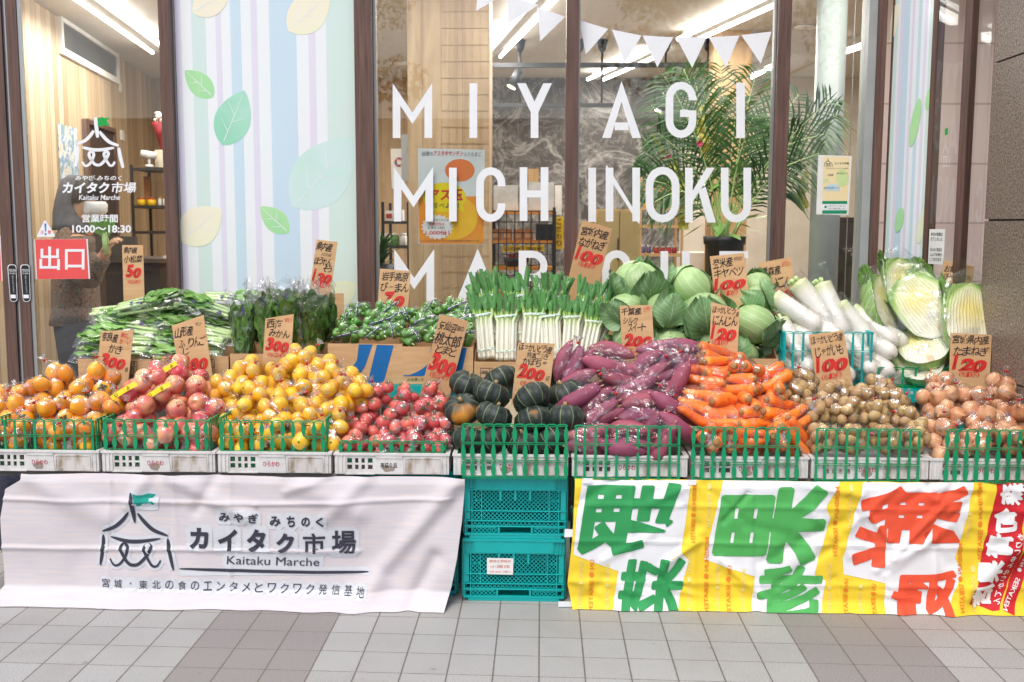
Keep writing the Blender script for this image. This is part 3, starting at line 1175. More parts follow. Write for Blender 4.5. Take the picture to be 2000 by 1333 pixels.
px_poly(mb, [(-38, 462.2), (-1, 462.3), (3, 548.8), (-34, 549.6)], SY - .001, 1)
mb.build('exit_sticker', ['vinyl', 'red_vinyl'], gl_)
mb = MB()
px_poly(mb, [(72, 463), (73, 459), (86, 432), (89, 431), (107, 459), (107, 463)], SY, 0)
px_poly(mb, [(86.5, 437), (90.5, 437), (90, 453), (88, 453)], SY - .001, 1)
px_poly(mb, arc(89, 457.5, 2.2, 2.2, 0, 360, 10)[:-1], SY - .001, 1)
px_text(mb, '注', 79, 450, 85.5, 457, SY - .001, .01, 0, 2)
px_text(mb, '意', 93, 450, 99.5, 457, SY - .001, .01, 0, 2)
mb.build('caution_sticker', ['vinyl', simple('blue_vinyl', '#1b86c9', '#197fc0', 10, .4), 'red_vinyl'], gr_)
# ------------------------------------------------------------------ lamps in the shop
tube_m = NT('lit_tube')
tube_m.set((.9, .9, .9), .5, emit=(1, .97, .92), estr=9)
housing = simple('lamp_housing', '#d9d7d3', '#d0cec9', 10, .5)


def strip_light(px0, py0, px1, py1, label, pair=True, power=0):
    zc = 2.94
    a, b = PZ(px0, py0, zc), PZ(px1, py1, zc)
    d = (b - a)
    n = max(1, round(d.length / 1.25))
    e = d.normalized()
    q = Vector((-e.y, e.x, 0))
    t = thing('ceiling_light', label, 'ceiling light', ((a + b) / 2))
    mb = MB()
    T = Matrix(((e.x, q.x, 0, a.x), (e.y, q.y, 0, a.y), (0, 0, 1, zc), (0, 0, 0, 1)))
    mb.box(0, d.length, -.032, .032, .012, .078, T=T)
    mb.build('housing', housing, t)
    for i in range(n):
        l0, l1 = d.length * i / n + .03, d.length * (i + 1) / n - .03
        for s in ((-.078, .078) if pair else (0,)):
            zt_ = .012 if pair else -.012
            tb = MB().tube([T @ Vector((l0, s, zt_)), T @ Vector((l1, s, zt_))], .0155, 10)
            tb.build('tube', tube_m.m, t)
    al = bpy.data.lights.new('lamp_glow', 'AREA')
    al.shape = 'RECTANGLE'
    al.size = d.length * .95
    al.size_y = .16
    al.energy = power or 14 * d.length
    al.color = (1, .95, .88)
    lo = bpy.data.objects.new('lamp_glow', al)
    COL.objects.link(lo)
    lo.matrix_world = Matrix.Translation((a + b) / 2 - Vector((0, 0, .03))) @ Matrix(((e.x, q.x, 0), (e.y, q.y, 0), (0, 0, 1))).to_4x4()
    lo.parent = t
    lo.matrix_parent_inverse = Matrix.Translation(-t.location)
    return t


strip_light(150, -14, 318, 107, 'paired fluorescent tubes on ceiling above the wood slat wall')
strip_light(959, 114, 1085, -24, 'paired fluorescent tubes seen above the letters I and Y')
strip_light(1161, 159, 1278, 107, 'fluorescent strip behind the white pennants at centre')
strip_light(1340, 82, 1512, 3, 'fluorescent strip at top left of the palm column')
strip_light(1462, 152, 1512, 128, 'short fluorescent strip just above the palm fronds', False, 14)
strip_light(1637, 104, 1692, 86, 'single fluorescent strip right of the round column', False, 14)
strip_light(-120, -92, 640, -92, 'unseen front fluorescent strip added above the door bays', power=15)  # front row out of view, added to brighten pier, door bays and corner
strip_light(760, -92, 1240, -92, 'unseen front fluorescent strip added above the lettered panes', power=8)
strip_light(1290, -92, 2060, -92, 'unseen front fluorescent strip added above the palm and corner glazing', power=15)
# recessed downlights
dl_m = NT('lit_downlight'); dl_m.set((.9, .9, .9), .5, emit=(1, .93, .8), estr=5)
for px, py, lab in ((785, 122, 'round recessed downlight left of the timber pier'), (1077, 126, 'round recessed downlight under the Y tubes'), (1573, 52, 'round recessed downlight beside the round column')):
    q = PZ(px, py, 3.018)
    t = thing('downlight', lab, 'ceiling light', q)
    MB().lathe([(.085, 0), (.09, -.012), (.08, -.012)], 20, T=Matrix.Translation(q)).build('trim', 'paper', t)
    MB().lathe([(.078, -.006), (.078, -.009)], 20, T=Matrix.Translation(q)).build('lens', dl_m.m, t)
# black lighting rails and spotlights
RY = 4.6
rz1, rz2 = P(1000, 128, RY).z, P(1000, 206, RY).z
rl = thing('lighting_rail', 'black double lighting rail hung from the ceiling on rods', 'rail', (P(1000, 128, RY).x, RY, rz1))
MB().box(P(955, 128, RY).x, P(1400, 128, RY).x, RY - .018, RY + .018, rz1 - .018, rz1 + .018).build('upper_rail', 'iron', rl)
MB().box(P(955, 206, RY).x, P(1200, 206, RY).x, RY - .015, RY + .015, rz2 - .015, rz2 + .015).build('lower_rail', 'iron', rl)
for px, zz in ((1016, rz2), (1132, rz1), (1176, rz2), (1300, rz1), (1383, rz1)):
    x = P(px, 128, RY).x
    MB().tube([(x, RY, zz + .02), (x, RY, 2.95)], .009, 8).lathe([(.045, 3.016), (.03, 2.94), (.012, 2.92)], 14, T=Matrix.Translation((x, RY, 0))).build('hanger', 'iron', rl)
sp_m = NT('lit_spot'); sp_m.set((.9, .8, .6), .5, emit=(1, .75, .4), estr=14)
for px, py, lab in ((1000, 168, 'small black spotlight glowing warm beside the letter Y'), (1288, 215, 'small black spotlight glowing warm left of the palm')):
    q = P(px, py, RY)
    t = thing('spotlight', lab, 'spotlight', q)
    MB().tube([q + Vector((.06, 0, .12)), q], [.035, .04], 12).tube([q + Vector((.06, 0, .12)), Vector((q.x + .06, RY, rz1 - .02 if q.z < rz1 - .2 else q.z + .3))], .008, 6).build('housing', 'iron', t)
    MB().tube([q + Vector((-.004, 0, -.008)), q + Vector((-.008, 0, -.016))], .034, 12).build('lens', sp_m.m, t)

# ------------------------------------------------------------------ posters on the glass
def poster(name, label, x0, y0, x1, y1, Y):
    t = thing(name, label, 'poster', P((x0 + x1) / 2, y1, Y))
    return t


t = poster('egg_poster', 'orange and yellow egg poster taped inside the glass behind the lettering', 815, 290, 946, 478, GY + .014)
EY = GY + .014
mb = MB(); px_poly(mb, [(816, 290), (947, 293), (944, 478), (818, 477)], EY, 0)
mb.build('sheet', simple('poster_grey_white', '#e3e8e6', '#d6dcd6', 6, .45), t)
mb = MB()
px_poly(mb, [(817, 384), (946, 384), (944, 477), (819, 476)], EY - .0008)
mb.build('orange_field', simple('poster_orange', '#f0902c', '#f2a02e', 14, .45), t)
mb = MB()
px_poly(mb, arc(885, 425, 48, 44, 0, 360, 24)[:-1], EY - .0014)
mb.build('yellow_field', simple('poster_yellow_field', '#f6c526', '#f4b727', 14, .45), t)
yk = NT('yolk_print')
ykc = yk.mix(yk.noise(9, 3), '#f0924a', '#e2672a')
mb = MB(); px_poly(mb, arc(898, 333, 29, 22, 0, 360, 24)[:-1], EY - .0008)
mb.build('yolk_print', yk.set(ykc, .4), t)
mb = MB(); px_poly(mb, arc(868, 386, 42, 29, 0, 360, 24)[:-1], EY - .002); px_poly(mb, [(892, 408), (905, 402), (908, 416)], EY - .0019)
mb.build('speech_bubble', simple('poster_yellow', '#f2dc18', '#eed513', 14, .45), t)
mb = MB()
st = []
for i in range(40):
    a = 2 * math.pi * i / 40
    r = 1 if i % 2 else .86
    st.append((854 + 32 * r * math.cos(a), 444 + 25 * r * math.sin(a)))
px_poly(mb, st, EY - .0022); mb.build('burst', 'paper', t)
mb = MB()
px_text(mb, '話題の', 824, 296, 846, 305, EY - .001, .0, .1, 0)
px_text(mb, 'アスタキサンチン', 847, 295, 905, 305, EY - .001, .02, .1, 1)
px_text(mb, '入りたまご', 906, 297, 940, 306, EY - .001, .0, .1, 0)
px_text(mb, 'アス玉', 838, 370, 904, 392, EY - .0028, .03, 0, 1)
px_text(mb, '食べよう！', 846, 396, 896, 407, EY - .0028, .015, 0, 0)
px_text(mb, 'アスタキサンチンの', 830, 428, 877, 433, EY - .0028, .01, 0, 0)
px_text(mb, '抗酸化性は', 838, 435, 868, 441, EY - .0028, .01, 0, 1)
px_text(mb, 'ビタミンEの', 836, 442, 868, 448, EY - .0028, .01, 0, 0)
px_text(mb, '1,000倍！', 831, 450, 878, 460, EY - .0028, .02, 0, 1)
px_text(mb, 'アスタキサンチンは天然由来の成分です', 826, 469, 936, 472.5, EY - .0028, .0, 0, 0)
mb.build('lettering', [simple('poster_ink', '#3d3d44', '#44444b', 30, .6), simple('poster_red', '#d63a34', '#cf332d', 30, .6)], t)
mb = MB()
for x, y in ((816, 286), (940, 288), (818, 476), (940, 478)):
    px_poly(mb, [(x - 5, y - 5), (x + 5, y - 6), (x + 6, y + 5), (x - 4, y + 6)], EY - .003)
mb.build('tape', 'film_soft', t)

t = poster('shop_poster', 'white framed poster with green footer on the glass beside grey column', 1595, 303, 1664, 421, GY - .01)
QY = GY - .012
mb = MB(); px_poly(mb, [(1598, 303), (1664, 305), (1657, 421), (1594, 419)], QY); mb.build('sheet', 'paper', t)
mb = MB(); px_poly(mb, [(1608, 306), (1660, 307), (1655, 393), (1606, 393)], QY - .001); mb.build('print_field', simple('poster_cream', '#f2dfb4', '#eed9a6', 5, .5), t)
mb = MB()
px_poly(mb, [(1606, 393), (1655, 393), (1654.7, 398.5), (1606, 398.5)], QY - .0016); px_poly(mb, [(1606, 411.5), (1654, 411.5), (1653.6, 417.5), (1605.6, 417.5)], QY - .0016)
px_poly(mb, arc(1612.5, 404.5, 2.6, 2.6, 0, 360, 10)[:-1], QY - .0022)
mb.build('green_footer', simple('poster_green', '#16966a', '#138a61', 8, .5), t)
mb = MB()
px_poly(mb, [(1606.6, 399.2), (1654.4, 399.2), (1654.2, 410.8), (1606.2, 410.8)], QY - .0014)
for (x, y) in ((1641, 352), (1618, 380)):
    pass
mb.build('white_panel', 'vinyl', t)
mb = MB(); px_poly(mb, arc(1645, 348, 12.5, 17, 0, 360, 20)[:-1], QY - .0016); px_poly(mb, arc(1614, 353, 5, 4, 0, 360, 14)[:-1], QY - .0016)
mb.build('green_disc', simple('poster_pale_green', '#cfe0a0', '#c5d994', 8, .5), t)
mb = MB(); px_poly(mb, arc(1626, 373, 15, 14, 180, 360, 20), QY - .0017)
mb.build('blue_disc', simple('poster_pale_blue', '#c5dbe6', '#bad3e0', 8, .5), t)
mb = MB()
mp = pxmap(1610, 309, .145, .125, QY - .0022)
for st_, wd_, tp in TENT:
    for q in stroke2d(st_, wd_ * 1.6, 4, tp * .5):
        mb.add([mp(a, b) for a, b in q], [(0, 1, 2, 3)], 0, smooth=False)
px_text(mb, 'カイタク市場', 1630, 317, 1658, 322, QY - .0022, .01)
px_text(mb, '宮城・東北の食のエンタメとワクワク発信基地', 1614, 328, 1657, 330.5, QY - .0022)
px_text(mb, 'LINE', 1617, 340, 1628, 344, QY - .0022, .01)
px_text(mb, 'みやぎの海フード', 1609, 365, 1640, 370, QY - .0022, .005)
px_text(mb, 'みやぎの山フード', 1634, 337, 1656, 341, QY - .0022, .005)
px_text(mb, '公式アカウントはこちら', 1617, 401, 1652, 404.5, QY - .0022)
px_text(mb, 'お友だち登録をお願いします', 1618, 406, 1651, 409, QY - .0022)
mb.build('lettering', simple('poster_dark_print', '#3b4a48', '#344240', 30, .6), t)

# left recess behind middle glass: wall poster, pamphlet holder, shelf with goods
t = thing('recess_poster', 'small white sheet with a colour wheel behind the first letter M', 'poster', P(790, 390, 3.0))
mb = MB(); px_poly(mb, [(763, 291), (790, 291), (790, 369), (765, 369)], 3.0); mb.build('sheet', 'paper', t)
mb = MB()
for i in range(10):
    a0 = i * 36
    px_poly(mb, arc(779.5, 317, 9, 9.5, a0, a0 + 30, 3) + arc(779.5, 317, 4.5, 5, a0 + 30, a0, 3), 2.996, i % 5)
mb.build('colour_wheel', [simple('wheel_%d' % i, c, c, 5, .6) for i, c in enumerate(('#d8483c', '#e59a2b', '#8a4c9c', '#c23c74', '#3d63ac'))], t)
t = thing('pamphlet_holder', 'grey upright pamphlet holder hanging left of the timber pier', 'holder', P(795, 355, 2.5))
a, b = P(785, 264, 2.5), P(801, 354, 2.5)
MB().box(a.x, b.x, 2.46, 2.5, b.z, a.z).build('pamphlets', simple('pamphlet_stack', '#a7adb4', '#c6c9cb', 40, .5, stretch=(20, 1, 1)), t)
MB().box(b.x + .001, b.x + .016, 2.45, 2.52, b.z, a.z + .01).build('bracket', 'black', t)


def shelf(name, label, px0, px1, boards, Y, depth, mat_board, mat_post, post_top, posts=True, cat='shelf'):
    x0, x1 = P(px0, 450, Y).x, P(px1, 450, Y).x
    t = thing(name, label, cat, ((x0 + x1) / 2, Y, 0))
    for py in boards:
        z = P((px0 + px1) / 2, py, Y).z
        MB().box(x0 + .021, x1 - .021, Y + .002, Y + depth - .002, z - .022, z).build('board', mat_board, t)
    zt = P(px0, post_top, Y).z
    for xx in (x0, x1 - .02):
        for yy in (Y, Y + depth - .02):
            MB().box(xx, xx + .02, yy, yy + .02, .004, zt).build('post', mat_post, t)
    return t


def ztop(py, px, Y):
    return P(px, py, Y).z


def jar(name, label, cat, group, px, py_base, Y, wpx, hpx, body, lid):
    """lathe jar standing with its base at px,py_base"""
    q = P(px, py_base, Y)
    s = mpp(Y)
    t = thing(name, label, cat, q, group)
    r, h = wpx * s / 2, hpx * s
    MB().lathe([(r * .9, 0), (r, h * .06), (r, h * .7), (r * .75, h * .8)], 14).build('jar_body', body, t, world=False)
    MB().lathe([(r * .8, h * .81), (r * .8, h), (r * .7, h * 1.01)], 14).build('lid', lid, t, world=False)
    return t


def carton(name, label, cat, group, px0, py0, px1, py1, Y, depth, mat, band=None):
    a, b = P(px0, py0, Y), P(px1, py1, Y)
    t = thing(name, label, cat, ((a.x + b.x) / 2, Y + depth / 2, b.z), group)
    MB().box(a.x, b.x, Y, Y + depth, b.z, a.z).build('carton_body', mat, t)
    if band:
        MB().box(a.x + (b.x - a.x) * .15, b.x - (b.x - a.x) * .15, Y - .002, Y - .0005, b.z + (a.z - b.z) * .25, b.z + (a.z - b.z) * .7).build('label_band', band, t)
    return t


red_m = simple('red_goods', '#b5362f', '#a53029', 30, .4)
amb = simple('amber_jar', '#a86a24', '#8c5418', 30, .2)
yel = simple('yellow_goods', '#e2b81f', '#d9ab18', 20, .4)
brn = simple('brown_carton', '#a9714b', '#9a643f', 20, .7)
pur = simple('violet_goods', '#6c5a86', '#5f4e78', 30, .4)
wht = simple('white_goods', '#e3e0dc', '#d8d5d0', 15, .6)
dkb = simple('dark_shelf_metal', '#2a2624', '#332e2b', 15, .5)
gold = simple('gold_lid', '#b38d3f', '#a88236', 30, .35, metal=.6)

# shelf by the first door bay (yellow mugs)
SY1 = 4.4
shelf('shelf_unit', 'dark slim shelf unit with yellow mugs at right of the door', 258, 345, (328, 402, 452), SY1, .4, dkb, dkb, 322)
for i, px in enumerate((277, 297)):
    t = jar('yellow_mug', 'yellow patterned mug, left of two on dark shelf' if i == 0 else 'yellow patterned mug, right of two on dark shelf', 'mug', 'yellow mugs on the dark shelf', px, 402, SY1 + .1, 17, 15, yel, red_m)
for i, px in enumerate((313, 322)):
    jar('goods_jar', 'slim pale jar beside the yellow mugs', 'jar', 'pale jars beside yellow mugs', px, 402, SY1 + .1, 7, 17, wht, gold)
carton('leaning_board', 'brown board leaning on the dark shelf below the camera', 'board', None, 280, 345, 292, 401, SY1 + .2, .03, brn)
# camera on the shelf and white box behind
q = P(292, 327, SY1 + .15)
t = thing('security_camera', 'small cream camera on a stand atop the dark shelf', 'camera', q)
s = mpp(SY1 + .15)
MB().tube([(-14 * s, -.02, 26 * s), (13 * s, .01, 22 * s)], [.030, .03], 12).build('camera_body', wht, t, world=False)
MB().tube([(0, 0, 20 * s), (0, 0, 3 * s)], .012, 8).lathe([(.04, 0), (.03, .02)], 14).build('stand', wht, t, world=False)
carton('cream_box', 'cream box on the dark shelf behind the camera', 'box', None, 302, 293, 332, 327, SY1 + .24, .12, simple('cream_box', '#d9cdb8', '#cfc2ab', 8, .6))
# bouquet in red wrap
q = P(318, 292, SY1 + .32)
dred = simple('deep_red_wrap', '#8e2029', '#7c1a22', 30, .5)
t = thing('bouquet', 'white flowers in a red paper wrap on the shelf', 'bouquet', q)
MB().lathe([(.02, 0), (.05, .12), (.085, .22), (.08, .215)], 16, fn=lambda a, r, z: r * (1 + .12 * math.sin(5 * a))).build('paper_wrap', dred, t, world=False)
mb = MB()
for i in range(11):
    a, rr = rnd.random() * 6.28, rnd.random() * .07
    c = Vector((rr * math.cos(a), rr * math.sin(a), .23 + rnd.random() * .06))
    mb.lathe([(.004, -.02), (.024, 0), (.026, .012), (.012, .022)], 9, T=Matrix.Translation(c), fn=lambda a, r, z: r * (1 + .2 * math.sin(4 * a)))
mb.build('blossoms', wht, t, world=False)
# dark checkout counter with till
a = P(205, 505, 3.0); b = P(345, 505, 3.0)
t = thing('checkout_counter', 'dark checkout counter behind the door glass', 'counter', ((a.x + b.x) / 2, 3.0, 0))
MB().box(a.x, b.x, 3.0, 3.5, .004, a.z - .03).build('counter_body', simple('dark_counter', '#2d2622', '#362e29', 6, .5), t)
MB().box(a.x - .02, b.x + .02, 2.97, 3.52, a.z - .028, a.z).build('counter_top', simple('counter_top', '#5a4d45', '#514540', 6, .3), t)
a, b = P(182, 462, 3.1), P(266, 512, 3.1)
t = thing('till_screen', 'grey back of a till screen on the dark counter', 'till', ((a.x + b.x) / 2, 3.1, b.z))
MB().box(a.x, b.x, 3.1, 3.14, b.z + .03, a.z).build('screen', simple('till_grey', '#59554f', '#4f4b46', 6, .4), t)
MB().box((a.x + b.x) / 2 - .06, (a.x + b.x) / 2 + .06, 3.06, 3.2, a.z - (a.z - P(205, 505, 3.0).z) + .002, b.z + .029).build('stand', 'black', t)
carton('paper_cup', 'small white cup at the right end of the dark counter', 'cup', None, 318, 500, 332, 514, 3.05, .04, wht)
# chair / table seen under the left door
q = P(0, 610, 3.2)
t = thing('folding_table', 'pale folding table with black legs beyond left door leaf', 'table', (q.x - .3, 3.2, 0))
zt = P(0, 636, 3.2).z
MB().box(q.x - .9, P(17, 640, 3.2).x, 3.2, 3.7, zt - .03, zt).build('table_top', simple('pale_table_top', '#d9dcae', '#cfd2a4', 6, .5), t)
for s in (-1, 1):
    MB().tube([(q.x - .75 if s < 0 else q.x - .2, 3.25, .012), (q.x - .2 if s < 0 else q.x - .75, 3.25, zt - .03)], .013, 8).build('leg', 'iron', t)
MB().tube([(q.x - .75, 3.65, .012), (q.x - .2, 3.65, zt - .03)], .013, 8).build('leg', 'iron', t)
MB().tube([(q.x - .2, 3.65, .012), (q.x - .75, 3.65, zt - .03)], .013, 8).build('leg', 'iron', t)

# middle bay shelf left of the pier: goods
SY2 = 3.6
shelf('goods_shelf', 'black metal goods shelf in the gap left of the timber pier', 745, 800, (432, 480, 525), SY2, .4, dkb, 'iron', 395)
for i, (x0, x1, y0) in enumerate(((752, 768, 412), (770, 786, 410))):
    carton('snack_box', f'white snack box with red label, {"left" if i == 0 else "right"} one on upper black shelf', 'box', 'white snack boxes', x0, y0, x1, 432, SY2 + .05, .12, wht, red_m)
for i, (px, c) in enumerate(((757, wht), (772, simple('green_goods', '#5d8a3e', '#517d35', 12, .5)), (788, wht))):
    jar('snack_tub', ('white tub left of a green one', 'green tub between two white tubs', 'white tub right of a green one')[i], 'tub', 'tubs on the middle black shelf', px, 480, SY2 + .08, 15, 24, c, wht)

# wire rack display right of the pier
SY3 = 3.3
shelf('display_shelf', 'black display shelf with cartons behind the letter R', 957, 1085, (412, 470, 522, 575), SY3, .45, simple('orange_shelf_edge', '#d08a3c', '#c47e31', 8, .6), 'iron', 405)
mb = MB()
xs0, xs1 = P(958, 450, SY3 - .06).x, P(1085, 450, SY3 - .06).x
zt, zb = P(1000, 413, SY3 - .06).z, .3
for i in range(9):
    x = xs0 + (xs1 - xs0) * i / 8
    mb.box(x - .004, x + .004, SY3 - .064, SY3 - .056, zb, zt)
nz = int((zt - zb) / .075)
for i in range(nz + 1):
    z = zt - i * .075
    mb.box(xs0, xs1, SY3 - .055, SY3 - .05, z - .003, z + .003)
tag(mb.build('wire_rack', 'iron'), 'black wire grid rack standing in front of the carton shelf', 'rack')
for i in range(4):
    x0 = 960 + i * 21
    carton('brown_carton', ['brown carton leftmost on the orange-edged shelf', 'brown carton second from left on orange-edged shelf', 'brown carton third from left on orange-edged shelf', 'brown carton nearest the black box on the shelf'][i], 'box', 'brown cartons on the shelf', x0, 448, x0 + 18, 470, SY3 + .05, .15, brn, simple('carton_label', '#c9a07b', '#bd9470', 20, .7))
carton('black_box', 'black gift box at right end of the orange-edged shelf', 'box', None, 1047, 438, 1080, 470, SY3 + .04, .15, 'black', None)
for i, (x0, y0, x1) in enumerate(((964, 362, 1011), (1032, 356, 1082))):
    carton('clear_pack', ('clear plastic pack left on top of the display shelf', 'clear plastic pack right on top of the display shelf')[i], 'pack', 'clear packs on the display shelf', x0, y0, x1, 411, SY3 + .08, .1, simple('frosted_pack', '#b5b6b6', '#c6c7c7', 12, .3))
carton('wooden_block', 'pale wooden block above the clear packs', 'block', None, 1032, 330, 1052, 356, SY3 + .08, .05, 'wood_light')
carton('tall_white_pack', 'narrow white pack right of the clear packs', 'pack', None, 1084, 362, 1097, 420, SY3 + .25, .08, wht)
t = thing('yellow_strip_sign', 'yellow strip sign with black writing behind the wire rack', 'sign', P(1022, 492, SY3 - .02))
mb = MB(); px_poly(mb, [(981, 481), (1063, 479), (1063, 491), (981, 493)], SY3 - .02, 0); px_text(mb, '山の幸　海の幸', 986, 483, 1058, 490, SY3 - .023, .01, 0, 1)
mb.build('sign_board', [yel, 'ink'], t)
t = thing('yellow_side_sign', 'tall yellow sign with black brush writing left of the mullion', 'sign', P(1093, 487, SY3 + .1))
mb = MB(); px_poly(mb, [(1084, 424), (1101, 424), (1100, 487), (1083, 487)], SY3 + .1, 0)
for i, ch in enumerate('こだわり'):
    px_text(mb, ch, 1087, 428 + i * 14, 1097, 439 + i * 14, SY3 + .097, .01, 0, 1)
mb.build('sign_board', [yel, 'ink'], t)
q = P(1008, 522, SY3 + .1)
t = thing('snack_basket', 'round dark basket of wrapped sweets on the lower shelf', 'basket', q)
MB().lathe([(.07, .001), (.085, .03), (.095, .07), (.088, .07), (.07, .03)], 18).build('basket', dkb, t, world=False)
mb = MB()
for i in range(22):
    a, rr = rnd.random() * 6.28, rnd.random() ** .5 * .075
    mb.box(-.016, .016, -.01, .01, -.008, .008, i % 3, T=Matrix.Translation((rr * math.cos(a), rr * math.sin(a), .075 + .03 * (1 - rr / .08) * rnd.random())) @ Matrix.Rotation(rnd.random() * 3, 4, 'Z'))
mb.build('sweets', [red_m, wht, simple('pink_sweet', '#dfa9a4', '#d59c97', 20, .4)], t, world=False)

# tan cabinet and wooden shelf right of the third mullion
a, b = P(1166, 409, 3.2), P(1250, 409, 3.2)
t = thing('tan_cabinet', 'plain tan two-door cabinet behind the letters I and N', 'cabinet', ((a.x + b.x) / 2, 3.2, 0))
tan = simple('tan_laminate', '#c3ab7c', '#baa171', 3, .5)
xm = P(1210, 409, 3.2).x
MB().box(a.x, b.x, 3.205, 3.6, .004, a.z).build('carcass', tan, t)
MB().box(a.x + .003, xm - .003, 3.186, 3.204, .03, a.z - .01).build('door', tan, t)
d2 = MB().box(xm + .003, b.x - .003, 3.186, 3.204, .03, a.z - .01).build('door', tan, t)
MB().box(xm - .012, xm - .006, 3.176, 3.185, a.z - .35, a.z - .2).build('handle', 'iron', t)
SY4 = 4.0
shelf('wooden_shelf', 'pale wooden shelf with jars between cabinet and palm', 1248, 1335, (368, 405, 440, 496, 550), SY4, .4, 'wood_light', 'wood_light', 330)
sets = [(368, 'amber jar with gold lid on the top wooden shelf', 'amber jars on the top wooden shelf', amb, gold, (1258, 1268, 1278, 1290), 8, 17),
        (405, 'honey-coloured jar on the second wooden shelf', 'honey jars on the second wooden shelf', yel, gold, (1262, 1274, 1287, 1300, 1312), 9, 16),
        (440, 'pale bottle with brown cap on third wooden shelf', 'pale bottles on the third wooden shelf', wht, brn, (1268, 1282, 1296, 1310), 8, 20),
        (496, 'red tin with pale lid on the lower wooden shelf', 'red tins on the lower wooden shelf', red_m, wht, (1282, 1294, 1306, 1317), 10, 15),
        (496, 'violet tin left of the red tins', 'violet tins left of the red tins', pur, wht, (1256, 1267), 9, 17)]
for py, lab, grp, b_, l_, xs, wpx, hpx in sets:
    for px in xs:
        jar('goods_jar', lab, 'jar', grp, px, py, SY4 + .12, wpx, hpx, b_, l_)
# cream low cabinet right of the palm, seen through last bay
a, b = P(1330, 498, 4.6), P(1380, 498, 4.6)
carton('white_counter', 'white counter end glimpsed left of the black plant pot', 'counter', None, 1333, 494, 1384, 760, 4.62, .4, wht)
a = P(1640, 335, 5.2)
t = thing('dark_cabinet', 'dark low cabinet with a tangle of plants right of the column', 'cabinet', (P(1665, 600, 5.2).x, 5.2, 0))
MB().box(P(1622, 400, 5.2).x, P(1700, 400, 5.2).x, 5.2, 5.7, .004, P(1660, 425, 5.2).z).build('carcass', dkb, t)

# ------------------------------------------------------------------ palm in a black pot
pq = P(1415, 470, 2.3)
t = thing('potted_palm', 'large palm with yellow gladioli in a black pot behind the glass', 'plant', (pq.x, 2.3, 0))
s = mpp(2.3)
zt = P(1415, 462, 2.3).z
MB().lathe([(.10, .004), (.115, zt - .05), (.125, zt - .048), (.128, zt), (.118, zt), (.112, zt - .03)], 28).build('pot', 'black', t, world=False)
MB().lathe([(.11, zt - .035), (.02, zt - .03)], 20).build('soil', simple('dark_soil', '#2b211a', '#352920', 40, .95), t, world=False)
mb = MB()
base = Vector((0, 0, zt - .03))
tips = [(1262, 300), (1258, 350), (1285, 260), (1318, 180), (1355, 150), (1440, 200), (1500, 250), (1520, 210), (1272, 205), (1298, 150), (1335, 135), (1372, 160), (1408, 132), (1478, 140), (1560, 185), (1622, 195), (1636, 225), (1610, 262), (1600, 300), (1555, 345), (1300, 370), (1340, 240), (1470, 230), (1390, 230), (1545, 260), (1268, 400)]
for i, (px, py) in enumerate(tips):
    yy = rnd.uniform(-.55, .35) if px < 1590 else -.62
    tip = P(px, py, 2.3 + yy * .8) - Vector((pq.x, 2.3, 0))
    mid = base.lerp(tip, .5) + Vector((0, 0, .10 + .1 * rnd.random()))
    rach = smooth_line([base + Vector((rnd.uniform(-.05, .05), rnd.uniform(-.05, .05), 0)), mid * 1.0, tip], 12)
    rach = [Vector(p) for p in rach]
    mb.tube(rach, [.006 - .004 * k / len(rach) for k in range(len(rach))], 5, 1, uv=False)
    n = len(rach)
    for k in range(int(n * .3), n):
        d = (rach[min(k + 1, n - 1)] - rach[k - 1]).normalized()
        side = d.cross(Vector((0, -1, 0.2))).normalized()
        f = (k - n * .3) / (n * .7)
        ll = .30 * math.sin(math.pi * (.18 + .75 * f)) * rnd.uniform(.8, 1.1)
        for sg in (-1, 1):
            for sub in (.25 * (k % 2),):
                p0 = rach[k].lerp(rach[k - 1], sub)
                dirv = (side * sg * .8 + d * .75 + Vector((0, rnd.uniform(-.35, .35), -.12))).normalized()
                wv = dirv.cross(Vector((0, -1, .3))).normalized() * .0062
                p1 = p0 + dirv * ll * .5
                p2 = p0 + dirv * ll + Vector((0, 0, -ll * .22))
                mb.add([p0 - wv * .4, p0 + wv * .4, p1 + wv, p2, p1 - wv], [(0, 1, 2, 4), (4, 2, 3)], 0, uvs=[(.3, 0), (.7, 0), (.8, .5), (.5, 1), (.2, .5)])
mb.build('fronds', ['plant_leaf', 'stem'], t, world=False)
mb = MB()
for i in range(46):
    a, rr = rnd.random() * 6.28, rnd.random()
    c = Vector((math.cos(a) * .3 * rr, math.sin(a) * .22 * rr - .02, zt + .02 + rnd.random() * .35))
    d = Vector((c.x, c.y, .25 * rnd.random() - .1)).normalized()
    l = rnd.uniform(.08, .16)
    q = d.cross(Vector((0, 0, 1))).normalized() * l * .26
    mb.add([c, c + d * l * .4 + q, c + d * l, c + d * l * .4 - q], [(0, 1, 2, 3)], 0, uvs=[(.5, 0), (1, .4), (.5, 1), (0, .4)])
mb.build('broad_leaves', 'komatsuna', t, world=False)
gl_m = simple('yellow_petal', '#c9bf4a', '#b0a838', 15, .5)
pk_m = simple('pink_petal', '#cc2f66', '#b3245a', 15, .5)
mb, mk = MB(), MB()


def blossom(mb, c, r, mi=0):
    for k in range(5):
        a = k * 1.257 + rnd.random()
        d = Vector((math.cos(a), -.5, math.sin(a))).normalized()
        q = d.cross(Vector((0, -1, .1))).normalized()
        mb.add([c, c + d * r * .6 + q * r * .4, c + d * r, c + d * r * .6 - q * r * .4], [(0, 1, 2, 3)], mi, smooth=False)


